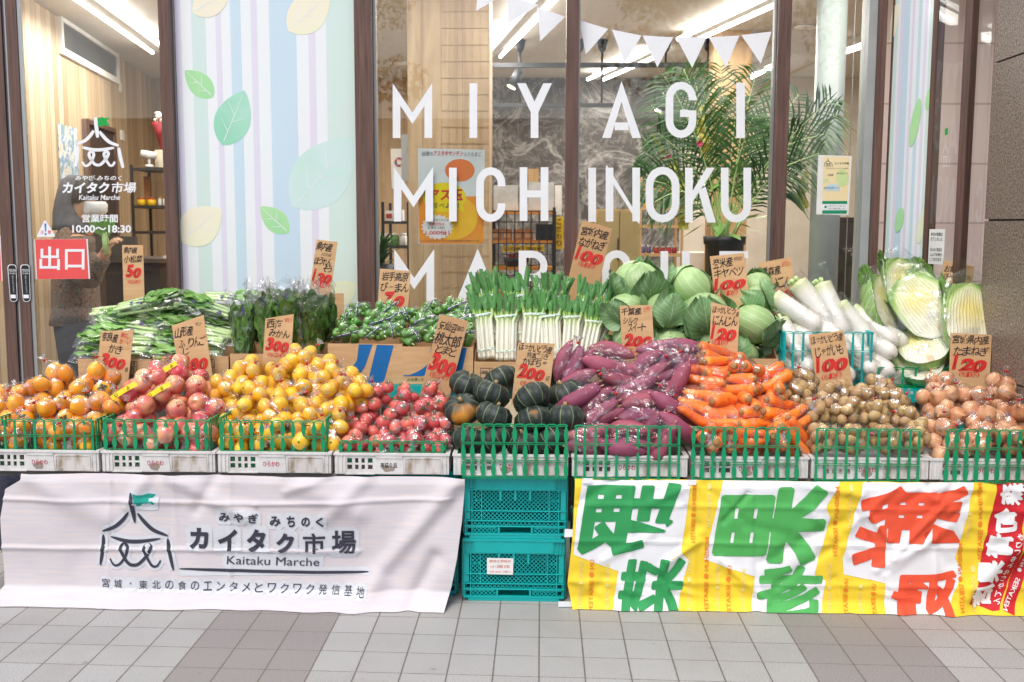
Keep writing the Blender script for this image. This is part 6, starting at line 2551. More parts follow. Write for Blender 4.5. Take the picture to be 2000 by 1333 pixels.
def label_tape(t, V):
    """yellow tape with brush letters over the top of an apple bag"""
    V = np.array(V)
    mb = MB()
    x0, x1 = V[:, 0].min() * .6, V[:, 0].max() * .6
    cy = V[:, 1].mean()

    def front(x, z):
        m = (abs(V[:, 0] - x) < .016) & (abs(V[:, 2] - z) < .016)
        return (V[m, 1].min() if m.any() else V[:, 1].min()) - .003
    zc = V[:, 2].mean() + .012
    n = 12
    pts = []
    for i in range(n + 1):
        x = x0 + (x1 - x0) * i / n
        pts.append((x, front(x, zc)))
    ys = [p[1] for p in pts]
    ys = [min(ys[max(0, i - 2):i + 3]) for i in range(n + 1)]
    for i in range(n):
        a, b = pts[i][0], pts[i + 1][0]
        mb.add([(a, ys[i], zc - .011), (b, ys[i + 1], zc - .011), (b, ys[i + 1], zc + .011), (a, ys[i], zc + .011)], [(0, 1, 2, 3)], 0, smooth=True)
    for (e0, e1) in ((-.0135, -.0112), (.0112, .0135)):
        pass
    ylo = lambda x: ys[int(min(n - 1, max(0, (x - x0) / (x1 - x0) * n)))] - .0012
    for ch, f in (('ふ', .7), ('じ', .22)):
        cx_ = x0 + (x1 - x0) * f
        add_text(mb, ch, lambda a, b: Vector((cx_ - .007 + .014 * a, min(ylo(cx_ - .007), ylo(cx_ + .007)) - .001, zc - .007 + .014 * b)), .02, 0, 1)
    mb.build('label_tape', [simple('yellow_label_tape', '#f4dc28', '#f0d41c', 20, .5), 'ink'], t, world=False)


def bag(fruit, j, loc, rot, label, tied=True, extra=None, sc=1.0):
    key = (fruit, j, extra is not None)
    pr = PROTO[(fruit, j)]
    if key not in BUILT:
        name, cat, fr_, sp_, tie, r = pr['args']
        t = make_bag(name, cat, f'bags of {fruit.replace("_", " ")}s' if fruit not in ('tomato', 'potato') else f'bags of {fruit}es', fr_, sp_, tie, .02, tied, pr['seed'], r, .62, extra, pr.get('ends'))
        BUILT[key] = t
    else:
        t = dup(BUILT[key])
    t['label'] = label
    place(t, loc, rot, sc)
    return t


def depth(py, y_front, py_front, y_back, py_back):
    f = (py_front - py) / (py_front - py_back)
    return y_front + (y_back - y_front) * min(1.15, max(-.1, f))


def pile(fruit, head, pts, yf, yb_, pyf, pyb, gap=24, sc=1.0, rotfn=None, tape=()):
    labs = pos_labels([p[:2] for p in pts], head, gap)
    r2 = random.Random(len(pts) * 13 + len(fruit))
    for i, p in enumerate(pts):
        Y = p[4] if len(p) > 4 else depth(p[1], yf, pyf, yb_, pyb)
        loc = P(p[0], p[1], Y)
        j = p[2] if len(p) > 2 and p[2] is not None else r2.randrange(3)
        if len(p) > 3 and p[3] is not None:
            rz = p[3]
            rot = rz if isinstance(rz, tuple) else (R(rz) * 0, R(-rz), r2.uniform(-.15, .15))
        elif rotfn:
            rot = rotfn(r2)
        else:
            rot = (r2.uniform(-.4, .4), r2.uniform(-.5, .5), r2.uniform(-.9, .9))
        lab = labs[i]
        if i in tape:
            lab = lab.replace(head, head + ' with yellow tape')
            rot = (-.25, R(-32), .1)
        bag(fruit, j, loc, rot, lab, True, label_tape if i in tape else None, sc * r2.uniform(.96, 1.05))


pile('persimmon', 'clear bag of orange persimmons', [(28, 852), (104, 853), (168, 852), (-22, 800), (42, 806), (112, 806), (176, 806), (84, 768), (150, 770), (214, 800), (22, 778), (116, 745), (192, 746)], .085, .34, 855, 740, sc=1.1)
pile('apple', 'clear bag of red apples', [(246, 850), (318, 856), (388, 852), (278, 806), (352, 812), (404, 808), (262, 772), (326, 772), (390, 762), (300, 744), (345, 728)], .085, .36, 855, 725, tape=(6, 7, 10))
pile('mandarin', 'clear bag of yellow mandarins', [(462, 855), (530, 856), (600, 856), (640, 850), (470, 812), (535, 816), (604, 814), (655, 812), (444, 764), (505, 776), (570, 776), (640, 782), (690, 770), (484, 732), (548, 736), (612, 744), (672, 748), (592, 708), (632, 728)], .105, .40, 856, 705, sc=1.14)
pile('tomato', 'clear bag of red tomatoes', [(690, 872), (744, 874), (800, 873), (852, 870), (700, 838), (752, 840), (806, 840), (856, 836), (718, 802), (774, 806), (828, 806), (860, 800), (740, 772), (792, 774), (842, 776)], .075, .38, 872, 765, gap=20, sc=1.0)
lf = lambda r2: (r2.uniform(-.4, .4), r2.uniform(-.4, .4), r2.uniform(-.5, .5) + (math.pi if r2.random() < .5 else 0))
pile('sweet_potato', 'clear bag of purple sweet potatoes', [(1150, 866, None, 5), (1222, 868, None, -4), (1292, 862, None, 60), (1322, 832, None, -35), (1172, 806, 0, 38), (1258, 812, 0, 4), (1132, 772, 1, 28), (1246, 774, 2, 14), (1312, 790, 1, -30), (1216, 742, 2, -10),
                                            (1122, 716, 0, 70), (1186, 712, 1, -14), (1270, 734, 0, 40), (1318, 742, 1, 62), (1288, 696, 2, 8), (1332, 704, 0, -8)], .085, .40, 866, 700, rotfn=lf, sc=1.25)
cf = lambda r2: (r2.uniform(-.3, .3), r2.uniform(-.5, .5), R(r2.choice((r2.uniform(60, 100), r2.uniform(150, 200), r2.uniform(110, 160), r2.uniform(20, 50)))))
pile('carrot', 'clear bag of orange carrots', [(1388, 858, None, None), (1450, 862, None, (0, .1, .2)), (1512, 858, None, None), (1548, 858, None, (0, R(50), .2)), (1380, 790, 1, (0, R(-14), .1 + math.pi)), (1416, 826, 0, (0, R(-8), .05 + math.pi)), (1480, 822), (1522, 806), (1462, 786), (1516, 770), (1440, 758),
                                    (1376, 745), (1402, 722), (1460, 728), (1496, 748), (1398, 704), (1410, 780), (1545, 830), (1365, 818), (1430, 858, None, (0, .2, 1.2))], .085, .40, 862, 700, rotfn=cf, sc=1.3)
pile('potato', 'clear bag of small potatoes', [(1600, 856), (1664, 858), (1730, 857), (1788, 852), (1590, 808), (1648, 806), (1708, 816), (1768, 822), (1556, 772), (1616, 786), (1682, 780), (1744, 786), (1570, 752), (1644, 772), (1722, 764)], .085, .38, 857, 740, sc=.98)
pile('onion', 'clear bag of brown onions', [(1838, 860), (1906, 862), (1974, 858), (1846, 818), (1915, 822), (1982, 818), (1830, 786), (1890, 784), (1958, 780), (2012, 790), (1836, 764), (1962, 766)], .085, .36, 860, 755, sc=.98)

# ------------------------------------------------------------------ pumpkins
pk = NT('kabocha_rind')
oc = pk.coord(); sx = pk.n('SeparateXYZ'); pk.l(oc, sx.inputs[0])
ang = pk.math('ARCTAN2', sx.outputs[1], sx.outputs[0])
fr_ = pk.math('ABSOLUTE', pk.math('SUBTRACT', pk.math('FRACT', pk.math('ADD', pk.math('MULTIPLY', ang, 10 / (2 * math.pi)), pk.math('MULTIPLY', pk.noise(14, 2), .12))), .5))
stripe = pk.math('LESS_THAN', fr_, pk.math('MULTIPLY', pk.noise(30, 2), .075))
base = pk.ramp(pk.noise(38, 5), [(.3, '#1a211d'), (.55, '#2a332c'), (.72, '#465047')])
c = pk.mix(pk.math('MULTIPLY', stripe, .75), base, '#7f8f63')
oi = pk.n('ObjectInfo')
pn_ = pk.n('TexNoise'); pn_.inputs['Scale'].default_value = 4.2; pn_.noise_dimensions = '4D'
pk.l(oc, pn_.inputs['Vector']); pk.l(pk.math('MULTIPLY', oi.outputs['Random'], 40), pn_.inputs['W'])
c = pk.mix(pk.ramp(pn_.outputs[0], [(.66, (0, 0, 0)), (.72, (1, 1, 1))]), c, '#c9862c')
pk.bump(pk.noise(90, 3), .25, .006)
pk.set(c, .5)
mb = MB()
mb.lathe([(.004, -.046), (.02, -.052), (.05, -.050), (.075, -.028), (.084, .0), (.076, .028), (.052, .048), (.026, .050), (.012, .042), (.003, .040)], 60, fn=lambda a, r, z: r * (1 - .055 * (abs(math.cos(5 * a)) ** 6) * (1 if r > .015 else 0)))
pump = mb.build('rind', pk.m, None)
pme = pump.data
bpy.data.objects.remove(pump)
mb = MB(); mb.tube([(0, 0, .039), (.002, 0, .052), (.005, .002, .062)], [.011, .008, .0085], 9)
st_m = simple('corky_stem', '#b59b6a', '#93794d', 40, .8)
sme = mesh_obj(mb, 'stem', [st_m])
pumps = [(918, 862, .10, 0), (966, 858, .11, .5), (1022, 862, .10, .2), (1078, 866, .10, .8), (964, 812, .12, .3), (1042, 822, .12, 1.2), (1104, 816, .14, .9), (904, 800, .18, .7), (960, 770, .19, .2), (1040, 780, .17, .1), (912, 752, .30, .4), (978, 744, .44, .6), (1092, 735, .46, .5), (1104, 770, .27, .2)]
labs = pos_labels([p[:2] for p in pumps], 'dark green kabocha pumpkin', 22)
for i, (px, py, Y, k) in enumerate(pumps):
    r2 = random.Random(i + 40)
    t = thing('kabocha_pumpkin', labs[i], 'pumpkin', P(px, py, Y), 'dark green pumpkins')
    inst('rind', pme, t, (0, 0, 0), (0, 0, 0)); inst('stem', sme, t, (0, 0, 0), (0, 0, 0))
    place(t, P(px, py, Y), (r2.uniform(-.9, .3), r2.uniform(-.5, .5), r2.uniform(0, 6)), r2.uniform(.94, 1.04))

# ------------------------------------------------------------------ cardboard boxes
def box_thing(label, px0, px1, py_top, Y, depth_, z0=back_z, hfront=None, back_h=None, name='cardboard_box', lean=0, side_h=None):
    a, b = P(px0, py_top, Y), P(px1, py_top, Y)
    zt = (a.z + b.z) / 2 if hfront is None else z0 + hfront
    t = thing(name, label, 'box', ((a.x + b.x) / 2, Y, z0), 'open cardboard boxes')
    sh = zt if side_h is None else side_h
    bh = zt if back_h is None else back_h
    th = .005
    x0, x1 = a.x, b.x
    MB().box(x0, x1, Y, Y + th, z0, zt).build('front_wall', 'cardboard', t)
    MB().box(x0, x1, Y + depth_ - th, Y + depth_, z0, bh).build('back_wall', 'cardboard', t)
    for s in (0, 1):
        xx = (x0, x0 + th) if s == 0 else (x1 - th, x1)
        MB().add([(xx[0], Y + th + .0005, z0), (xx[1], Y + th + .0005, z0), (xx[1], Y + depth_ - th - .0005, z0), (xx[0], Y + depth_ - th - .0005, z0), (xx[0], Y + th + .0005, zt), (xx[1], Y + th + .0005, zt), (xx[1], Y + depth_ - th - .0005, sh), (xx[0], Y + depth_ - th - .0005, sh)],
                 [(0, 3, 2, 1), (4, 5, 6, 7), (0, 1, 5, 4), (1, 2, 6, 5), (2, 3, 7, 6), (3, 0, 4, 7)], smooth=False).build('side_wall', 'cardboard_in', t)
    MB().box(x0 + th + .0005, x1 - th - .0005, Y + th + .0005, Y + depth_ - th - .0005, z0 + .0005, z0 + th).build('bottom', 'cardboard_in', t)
    return t, x0, x1, zt


BY1 = .56
boxes = {}
for key, lab, a, b, py, kw in (('k1', 'brown box of greens with grid print marked 29, leftmost', 152, 296, 702, {}), ('k2', 'brown box of greens between the leftmost box and the spinach', 298, 446, 696, {}),
                               ('s', 'brown box of bagged spinach with a raised back flap', 449, 640, 692, dict(back_h=P(560, 574, BY1 + .36).z)),
                               ('p1', 'brown box of bagged peppers with two full blue stripes', 640, 786, 672, {}), ('p2', 'brown box of bagged peppers with blue stripes behind a slanted card', 786, 924, 678, {}),
                               ('l', 'brown box holding the leeks with a small grid print', 926, 1182, 708, dict(side_h=P(1150, 600, BY1 + .36).z)),
                               ('c1', 'brown box of cabbages nearest the leeks', 1184, 1356, 702, dict(side_h=P(1184, 580, BY1 + .36).z)), ('c2', 'brown box of cabbages with flared right side by the radishes', 1358, 1520, 701, dict(side_h=P(1520, 612, BY1 + .36).z))):
    boxes[key] = box_thing(lab, a, b, py, BY1, .40, **kw)
# prints on the boxes
def boxprint(key, mat, polys=(), texts=(), name='box_print'):
    t = boxes[key][0]
    mb = MB()
    for i, pl in enumerate(polys):
        px_poly(mb, pl, BY1 - .0012 - .0001 * (i % 3))
    for s, x0, y0, x1, y1 in texts:
        px_text(mb, s, x0, y0, x1, y1, BY1 - .0018, .005)
    mb.build(name, mat, t)


def curve_j(x0, w, yt, yb_, foot):
    """blue swoosh of the left stripe"""
    L_, R_ = [], []
    for i in range(13):
        s = i / 12
        y = yt + (yb_ - yt) * s
        xl = x0 + w * .55 - w * .2 * s - foot * max(0, s - .45) ** 2 * 3.1
        xr = x0 + w * 1.35 - w * .62 * s - (foot * .25) * max(0, s - .72) * 2
        L_.append((xl, y)); R_.append((xr, y))
    return [[L_[i], R_[i], R_[i + 1], L_[i + 1]] for i in range(12)]


boxprint('p1', 'blue_print', curve_j(682, 34, 673, 733, 34) + [[(736, 674), (769, 675), (749, 748), (718, 748)]])
boxprint('p2', 'blue_print', curve_j(823, 34, 679, 734, 40) + [[(886, 680), (912, 680), (897, 752), (868, 752)], [(788, 733), (826, 733), (826, 735), (788, 735)]])
boxprint('p2', 'green_print', (), [('JA全農いわて', 795, 738, 836, 746)], 'green_print')
boxprint('k1', 'box_ink', [[(257, 706), (267, 706), (267, 707), (257, 707)], [(252, 710), (253, 710), (253, 727), (252, 727)], [(267, 706), (268, 706), (268, 727), (267, 727)], [(252, 727), (268, 727), (268, 728), (252, 728)], [(252, 716), (267, 716), (267, 717), (252, 717)], [(182, 702), (183, 702), (183, 722), (182, 722)]],
         [('29', 254, 718, 262, 726), ('増田', 250, 730, 270, 739), ('正味', 254, 707, 264, 714)])
boxprint('k2', 'box_ink', [[(322, 700), (334, 700), (334, 701), (322, 701)], [(322, 701), (323, 701), (323, 716), (322, 716)], [(406, 702), (418, 702), (418, 703), (406, 703)], [(418, 703), (419, 703), (419, 718), (418, 718)], [(406, 717), (418, 717), (418, 718), (406, 718)]], [('等級', 325, 703, 335, 709)])
boxprint('l', 'navy_ink', [[(938, 719), (1000, 719), (1000, 720), (938, 720)], [(938, 738), (1000, 738), (1000, 739), (938, 739)], [(938, 720), (939, 720), (939, 738), (938, 738)], [(955, 720), (956, 720), (956, 738), (955, 738)], [(938, 729), (1000, 729), (1000, 730), (938, 730)]],
         [('規格', 941, 724, 953, 730), ('L', 960, 722, 964, 728), ('45', 959, 731, 967, 737)])
# ------------------------------------------------------------------ crates for radishes and Chinese cabbage
def small_teal(label, px0, px1, pyt, pyb, Y, d, matn, name, rows=3):
    a, b = P(px0, pyb, Y), P(px1, pyt, Y)
    t = thing(name, label, 'crate', ((a.x + b.x) / 2, Y, back_z))
    h = b.z - back_z
    for yy in (0, d):
        slat_panel_mb = slat_panel(MB(), b.x - a.x, h, 10, rows, 0)
        o = slat_panel_mb.build('end_panel', matn, t, world=False)
        o.location = (a.x - (a.x + b.x) / 2, yy, 0)
    for xx in (0, b.x - a.x - .004):
        mb = MB()
        for i in range(rows + 1):
            mb.box(-.004, .008, .006, d - .002, h * i / rows - .004 if i else 0, h * i / rows + .006)
        for i in range(8):
            y_ = .008 + (d - .03) * i / 7
            mb.box(-.002, .006, y_, y_ + .012, 0.004, h - .002)
        o = mb.build('side_panel', matn, t, world=False)
        o.location = (a.x - (a.x + b.x) / 2 + xx, 0, 0)
    MB().box(a.x + .01, b.x - .01, Y + .008, Y + d - .004, back_z + .001, back_z + .008).build('bottom', matn, t)
    return t


small_teal('teal slatted crate holding the white radishes', 1528, 1706, 652, 740, BY1, .38, 'teal', 'radish_crate')
small_teal('green openwork crate under the Chinese cabbages', 1712, 1940, 722, 766, BY1, .38, 'green_plastic', 'openwork_crate', 2)
# white crate seen behind the green slats
t = thing('inner_tray', 'grey tray glimpsed behind the green slats below Chinese cabbage', 'tray', (P(1830, 750, .6).x, .6, back_z))
MB().box(P(1735, 745, .62).x, P(1930, 745, .62).x, .60, .63, back_z + .009, P(1830, 728, .6).z).build('tray', 'dirty_plastic', t)
# extra tier piece under the right-hand crates so that they stand on something
# ------------------------------------------------------------------ leeks
leekm = NT('leek_skin')
uv = leekm.coord('UV'); sx = leekm.n('SeparateXYZ'); leekm.l(uv, sx.inputs[0])
k = leekm.math('ADD', sx.outputs[1], leekm.math('MULTIPLY_ADD', leekm.noise(30, 2, stretch=(3, 3, .3)), .22, -.11))
lc = leekm.ramp(k, [(0, '#e8e4cc'), (.52, '#eeeedd'), (.63, '#d8e6b0'), (.73, '#8fb552'), (.85, '#4c8038'), (1, '#3d7238')])
leekm.bump(leekm.noise(60, 2, stretch=(4, 4, .15)), .25, .004)
leekm.set(lc, .35, sss=.05)
M['leek'] = leekm.m
M['leek_leaf'] = leaf_mat('leek_leaf', '#417a3c', '#569046', '#66a052', 1, .4, vw=.05)
M['root'] = simple('leek_root', '#b39a72', '#8f7650', 60, .9)
M['tape'] = simple('white_green_tape', '#e6efe6', '#3fae7c', 120, .5, lo=.55, hi=.58)


def leek_bundle(seed, n=8, L_=.40):
    rs = random.Random(seed)
    t = thing('leek_bundle', '', 'leeks', (0, 0, 0), 'taped bundles of leeks')
    for i in range(n):
        x = (i - (n - 1) / 2) * .0145 + rs.uniform(-.003, .003)
        y = (i % 2) * .018 + rs.uniform(-.004, .004)
        tx, ty = x * rs.uniform(1.6, 2.5) + rs.uniform(-.012, .012), y + rs.uniform(-.015, .03)
        l = L_ * rs.uniform(.90, 1.06)
        mb = MB()
        pts = [(x, y, 0), (x, y, .02), (x * 1.0, y, .12), (x * 1.02, y, .24), ((x * 1.1 + tx) / 2, (y + ty) / 2, .32), (tx, ty, l)]
        mb.tube(pts, [.009, .0105, .0105, .0100, .0115, .010], 10, 0, flat=.85, uv=True)
        # flat cut leaves
        for q in range(3):
            a = rs.uniform(-.9, .9)
            b0 = Vector(pts[4]) + Vector((0, -.004, -.02))
            d = (Vector((math.sin(a) * .35, rs.uniform(-.25, .2), 1))).normalized()
            w_ = rs.uniform(.009, .013)
            ll = (l - .30) * rs.uniform(.9, 1.25)
            mb.add([b0 + Vector((-w_, 0, 0)), b0 + Vector((w_, 0, 0)), b0 + d * ll * .5 + Vector((w_ * 1.1, .004, 0)), b0 + d * ll * .5 - Vector((w_ * 1.1, -.004, 0)), b0 + d * ll + Vector((w_ * .9, .003, rs.uniform(-.02, .01))), b0 + d * ll - Vector((w_ * .9, -.003, 0)),
                    b0 + d * ll * .5 + Vector((0, -.006, 0)), b0 + Vector((0, -.008, 0)), b0 + d * ll + Vector((0, -.004, -.004))],
                   [(0, 7, 6, 3), (7, 1, 2, 6), (3, 6, 8, 5), (6, 2, 4, 8)], 1, uvs=[(0, 0), (1, 0), (1, .5), (0, .5), (1, 1), (0, 1), (.5, .5), (.5, 0), (.5, 1)])
        for q in range(9):
            a = rs.uniform(0, 6.28)
            mb.tube([(x, y, .003), (x + .007 * math.cos(a), y + .007 * math.sin(a), -.003), (x + .009 * math.cos(a), y + .009 * math.sin(a), -.012)], [.0022, .0014, .0006], 4, 2)
        mb.build('leek', ['leek', 'leek_leaf', 'root'], t, world=False)
    for z, nm in ((.055, 'lower_tape'), (.27, 'upper_tape')):
        w2 = (n * .0150) / 2 + .004
        mb = MB()
        ring = [(w2 * math.copysign(abs(math.cos(a)) ** .5, math.cos(a)) * (1 if z < .1 else 1.06), .009 + .024 * math.copysign(abs(math.sin(a)) ** .6, math.sin(a))) for a in [2 * math.pi * k_ / 28 for k_ in range(28)]]
        hh = .004 if z < .1 else .006
        vs = [(x, y, z + o + x * .1) for o in (-hh, hh) for x, y in ring]
        mb.add(vs, [(k_, (k_ + 1) % 28, 28 + (k_ + 1) % 28, 28 + k_) for k_ in range(28)])
        mb.build(nm, 'tape', t, world=False)
    return t


leeks = [(950, 703, -2, 1), (988, 706, 1, 0), (1036, 702, 3, 2), (1078, 706, -4, 0), (1112, 702, 4, 1), (1146, 704, 9, 2), (966, 690, -10, 2), (1012, 690, -2, 1), (1066, 690, 5, 0), (1122, 690, 11, 1), (1158, 692, 17, 0)]
protos = [leek_bundle(s, 7 + s % 2) for s in (1, 2, 3)]
usedp = set()
for i, (px, py, rot, k) in enumerate(leeks):
    rot = rot * 1.4 + ((i * 37) % 7 - 3) * .9
    t = protos[k] if k not in usedp else dup(protos[k])
    usedp.add(k)
    front = i < 6
    Y = BY1 + (.06 if front else .13)
    n = (i if front else i - 6)
    tot = 6 if front else 5
    wd_ = 'leftmost' if n == 0 else 'rightmost' if n == tot - 1 else ORD[n] + ' from left'
    t['label'] = f'taped bundle of white-stemmed leeks, {wd_} in the {"front" if front else "rear"} row of the box'
    base = P(px, py - (2 if front else 20), Y)
    tilt = -.30 if front else -.26
    place(t, base, Matrix.Rotation(R(rot), 3, 'Y') @ Matrix.Rotation(tilt, 3, 'X'), (.76 - (.05 * max(0, i - 3))) if front else (.80 - .05 * max(0, i - 8)))

# ------------------------------------------------------------------ cabbages
def cab_leaf(mb, rad, az, el, span, seed, mi=0, ruffle=.05, lift=.0, nu=14, nv=12):
    """a leaf wrapped on the head: v runs up from the base, curling away at the rim"""
    def fn(u, v):
        uu = (u - .5) * 2
        wd_ = span * (math.sin(math.pi * (.12 + .80 * v)) ** .7)
        a = az + uu * wd_
        e = -1.1 + (el + 1.1) * v
        edge = max(abs(uu), v) ** 4
        r = rad * (1.0 + .02 + lift * edge + ruffle * edge * noise.noise(Vector((uu * 2.6, v * 2.6, seed))) + .012 * math.sin(9 * v + 4 * abs(uu)))
        return (r * math.cos(e) * math.cos(a), r * math.cos(e) * math.sin(a), r * math.sin(e) * .86)
    mb.grid(nu, nv, fn, mi)


def cabbage(seed):
    t = thing('cabbage', '', 'cabbage', (0, 0, 0), 'green cabbages')
    rs_ = random.Random(seed)
    mb = MB()
    mb.grid(40, 24, lambda u, v: tuple(Vector((math.cos(2 * math.pi * u) * math.cos(R(-89 + 178 * v)), math.sin(2 * math.pi * u) * math.cos(R(-89 + 178 * v)), .86 * math.sin(R(-89 + 178 * v)))) * .095 * (1 + .025 * noise.noise(Vector((math.cos(2 * math.pi * u) * 2, math.sin(2 * math.pi * u) * 2, v * 4 + seed))))), 0)
    mb.build('head', 'cabbage', t, world=False)
    for i in range(3):
        mb = MB()
        cab_leaf(mb, .097 + .002 * i, rs_.uniform(0, 6.28) if i else -1.7 + rs_.uniform(-.4, .4), rs_.uniform(1.0, 1.5), rs_.uniform(1.0, 1.35), seed * 5 + i, 0, .06, .02)
        mb.build('inner_leaf', 'cabbage', t, world=False)
    for i in range(3):
        mb = MB()
        cab_leaf(mb, .102 + .003 * i, i * 2.1 + rs_.uniform(-.5, .5) + .6, rs_.uniform(.2, .9), rs_.uniform(.65, .95), seed * 7 + i, 0, .34, .18 + .12 * rs_.random(), 20, 16)
        mb.build('outer_leaf', 'cabbage_dark', t, world=False)
    return t


cabs = [(1246, 552, .74, 0, 1.08), (1348, 560, .74, 1, 1.02), (1300, 610, .66, 2, .95), (1224, 606, .66, 3, .9), (1376, 612, .66, 0, 1.08), (1470, 634, .66, 1, 1.05), (1478, 590, .78, 2, .85), (1230, 660, .64, 1, .8), (1312, 676, .64, 3, .95), (1446, 690, .66, 0, .85), (1390, 668, .66, 2, .8), (1478, 560, .84, 3, .75)]
cl_ = pos_labels([c[:2] for c in cabs], 'round green cabbage', 26)
cp = [cabbage(s) for s in (3, 8, 14, 21)]
uc_ = set()
for i, (px, py, Y, k, sc) in enumerate(cabs):
    t = cp[k] if k not in uc_ else dup(cp[k])
    uc_.add(k)
    t['label'] = cl_[i]
    r2 = random.Random(i * 3 + 1)
    place(t, P(px, py, Y), (R(r2.uniform(-10, 55)), R(r2.uniform(-35, 35)), r2.uniform(0, 6.28)), sc * 1.04)

# ------------------------------------------------------------------ radishes
dk_ = NT('daikon_skin')
uv = dk_.coord('UV'); sx = dk_.n('SeparateXYZ'); dk_.l(uv, sx.inputs[0])
k = dk_.math('ADD', sx.outputs[1], dk_.math('MULTIPLY_ADD', dk_.noise(22, 2), .14, -.07))
dk_.set(dk_.ramp(k, [(0, '#c4d18a'), (.10, '#dbe2b4'), (.24, '#efede2'), (1, '#f0ece3')]), .38, sss=.12)
dk_.bump(dk_.noise(60, 3, stretch=(3, 1, 1)), .1, .004)


def daikon(seed):
    t = thing('daikon_radish', '', 'radish', (0, 0, 0), 'white daikon radishes in clear sleeves')
    L_ = .21
    pts, rads = [], []
    for i in range(20):
        s = i / 19
        pts.append((-L_ / 2 + L_ * s, .006 * math.sin(s * 3 + seed), .004 * math.sin(s * 2 + seed)))
        rads.append(max(.003, .031 * (min(1, s / .05) ** .5) * (1 - .10 * s) * (1 if s < .8 else math.sqrt(max(0, 1 - ((s - .8) / .205) ** 2)))))
    mb = MB().tube(pts, rads, 18, uv=True)
    mb.build('root', dk_.m, t, world=False)
    mb = MB()
    for i in range(5):
        a = i * 1.26
        mb.tube([(-L_ / 2 + .001, .010 * math.cos(a), .010 * math.sin(a)), (-L_ / 2 - .012, .014 * math.cos(a), .014 * math.sin(a))], [.006, .005], 7)
    mb.build('cut_stalks', 'stem', t, world=False)
    mb = MB()
    pts2, r2 = [], []
    for i in range(14):
        s = i / 13
        pts2.append((-L_ / 2 - .02 + (L_ + .022) * s, .006 * math.sin(s * 3 + seed), .004 * math.sin(s * 2 + seed)))
        base_ = .036 * (1 if s < .86 else math.sqrt(max(0.02, 1 - ((s - .86) / .15) ** 2)))
        r2.append(base_)
    mb.tube(pts2, r2, 22, cap=False)
    for v in mb.v:
        n_ = noise.noise(v * 40 + Vector((seed * 2, 0, 0)))
        c_ = Vector((0, v.y, v.z))
        v += c_ * (.10 * n_)
    mb.build('clear_sleeve', 'film_soft', t, world=False)
    return t


# px, py, Y, angle in picture (deg, tip direction), turn towards viewer (deg), scale
dks = [(1554, 612, .72, -35, 20, 1.0), (1590, 598, .76, -52, 15, 1.05), (1626, 606, .74, -66, 20, 1.05), (1672, 640, .70, -52, 20, 1.05), (1704, 640, .74, -36, 25, 1.0), (1546, 666, .66, -62, 30, .9), (1700, 672, .68, -28, 40, .95),
       (1580, 668, .66, -38, 45, .95), (1622, 654, .68, -48, 40, 1.0), (1660, 672, .66, -48, 40, .95), (1556, 700, .63, -40, 48, .9), (1588, 704, .64, -35, 50, .9), (1668, 700, .64, -40, 45, .92), (1702, 706, .65, -34, 45, .92), (1550, 722, .62, -40, 50, .9), (1688, 730, .62, -42, 45, .9), (1628, 716, .63, -36, 50, .9), (1726, 648, .76, -30, 30, .9)]
dl_ = pos_labels([d[:2] for d in dks], 'white daikon radish in a clear sleeve', 26)
dp = [daikon(s) for s in (0, 1, 2)]
ud_ = set()
for i, (px, py, Y, ang, yaw, sc) in enumerate(dks):
    k = i % 3
    t = dp[k] if k not in ud_ else dup(dp[k])
    ud_.add(k)
    t['label'] = dl_[i]
    rot = Matrix.Rotation(R(-ang), 3, 'Y') @ Matrix.Rotation(R(-yaw), 3, 'Z')
    place(t, P(px, py, Y), rot, (sc * 1.3, sc * 1.5, sc * 1.5))

# ------------------------------------------------------------------ halved Chinese cabbages
nf = NT('napa_cut_face')
uv = nf.coord('UV'); sx = nf.n('SeparateXYZ'); nf.l(uv, sx.inputs[0])
u_ = nf.math('MULTIPLY_ADD', sx.outputs[0], 2, -1)
v_ = nf.math('MULTIPLY_ADD', sx.outputs[1], 2, -1)
rr = nf.math('SQRT', nf.math('ADD', nf.math('POWER', nf.math('ABSOLUTE', u_), 2), nf.math('MULTIPLY', nf.math('POWER', nf.math('ABSOLUTE', nf.math('MAXIMUM', v_, -.2)), 2), .9)))
wv = nf.math('ADD', nf.math('MULTIPLY', nf.math('ABSOLUTE', u_), 26), nf.math('MULTIPLY', nf.noise(18, 3), 5))
wv = nf.math('ADD', wv, nf.math('MULTIPLY', sx.outputs[1], 5))
ln = nf.math('POWER', nf.math('ABSOLUTE', nf.math('SINE', wv)), 6)
core = nf.ramp(rr, [(0, '#f4e182'), (.4, '#f1e48c'), (.68, '#f0eec0'), (.84, '#dfebb0'), (.93, '#b7d277'), (1, '#86b552')])
white = nf.ramp(sx.outputs[1], [(.0, (1, 1, 1)), (.3, (.8, .8, .8)), (.62, (0, 0, 0))])
c = nf.mix(nf.math('MULTIPLY', white, .9), core, '#f4f2e8')
c = nf.mix(nf.math('MULTIPLY', ln, .35), c, '#cfd28a')
heart = nf.math('ADD', nf.math('POWER', nf.math('MULTIPLY', u_, 3.2), 2), nf.math('POWER', nf.math('MULTIPLY', nf.math('ADD', v_, 1.0), 2.6), 2))
c = nf.mix(nf.ramp(heart, [(.55, (.75, .75, .75)), (1, (0, 0, 0))]), c, '#d9b98a')
nf.bump(ln, .4, .004)
nf.set(c, .35, sss=.1)


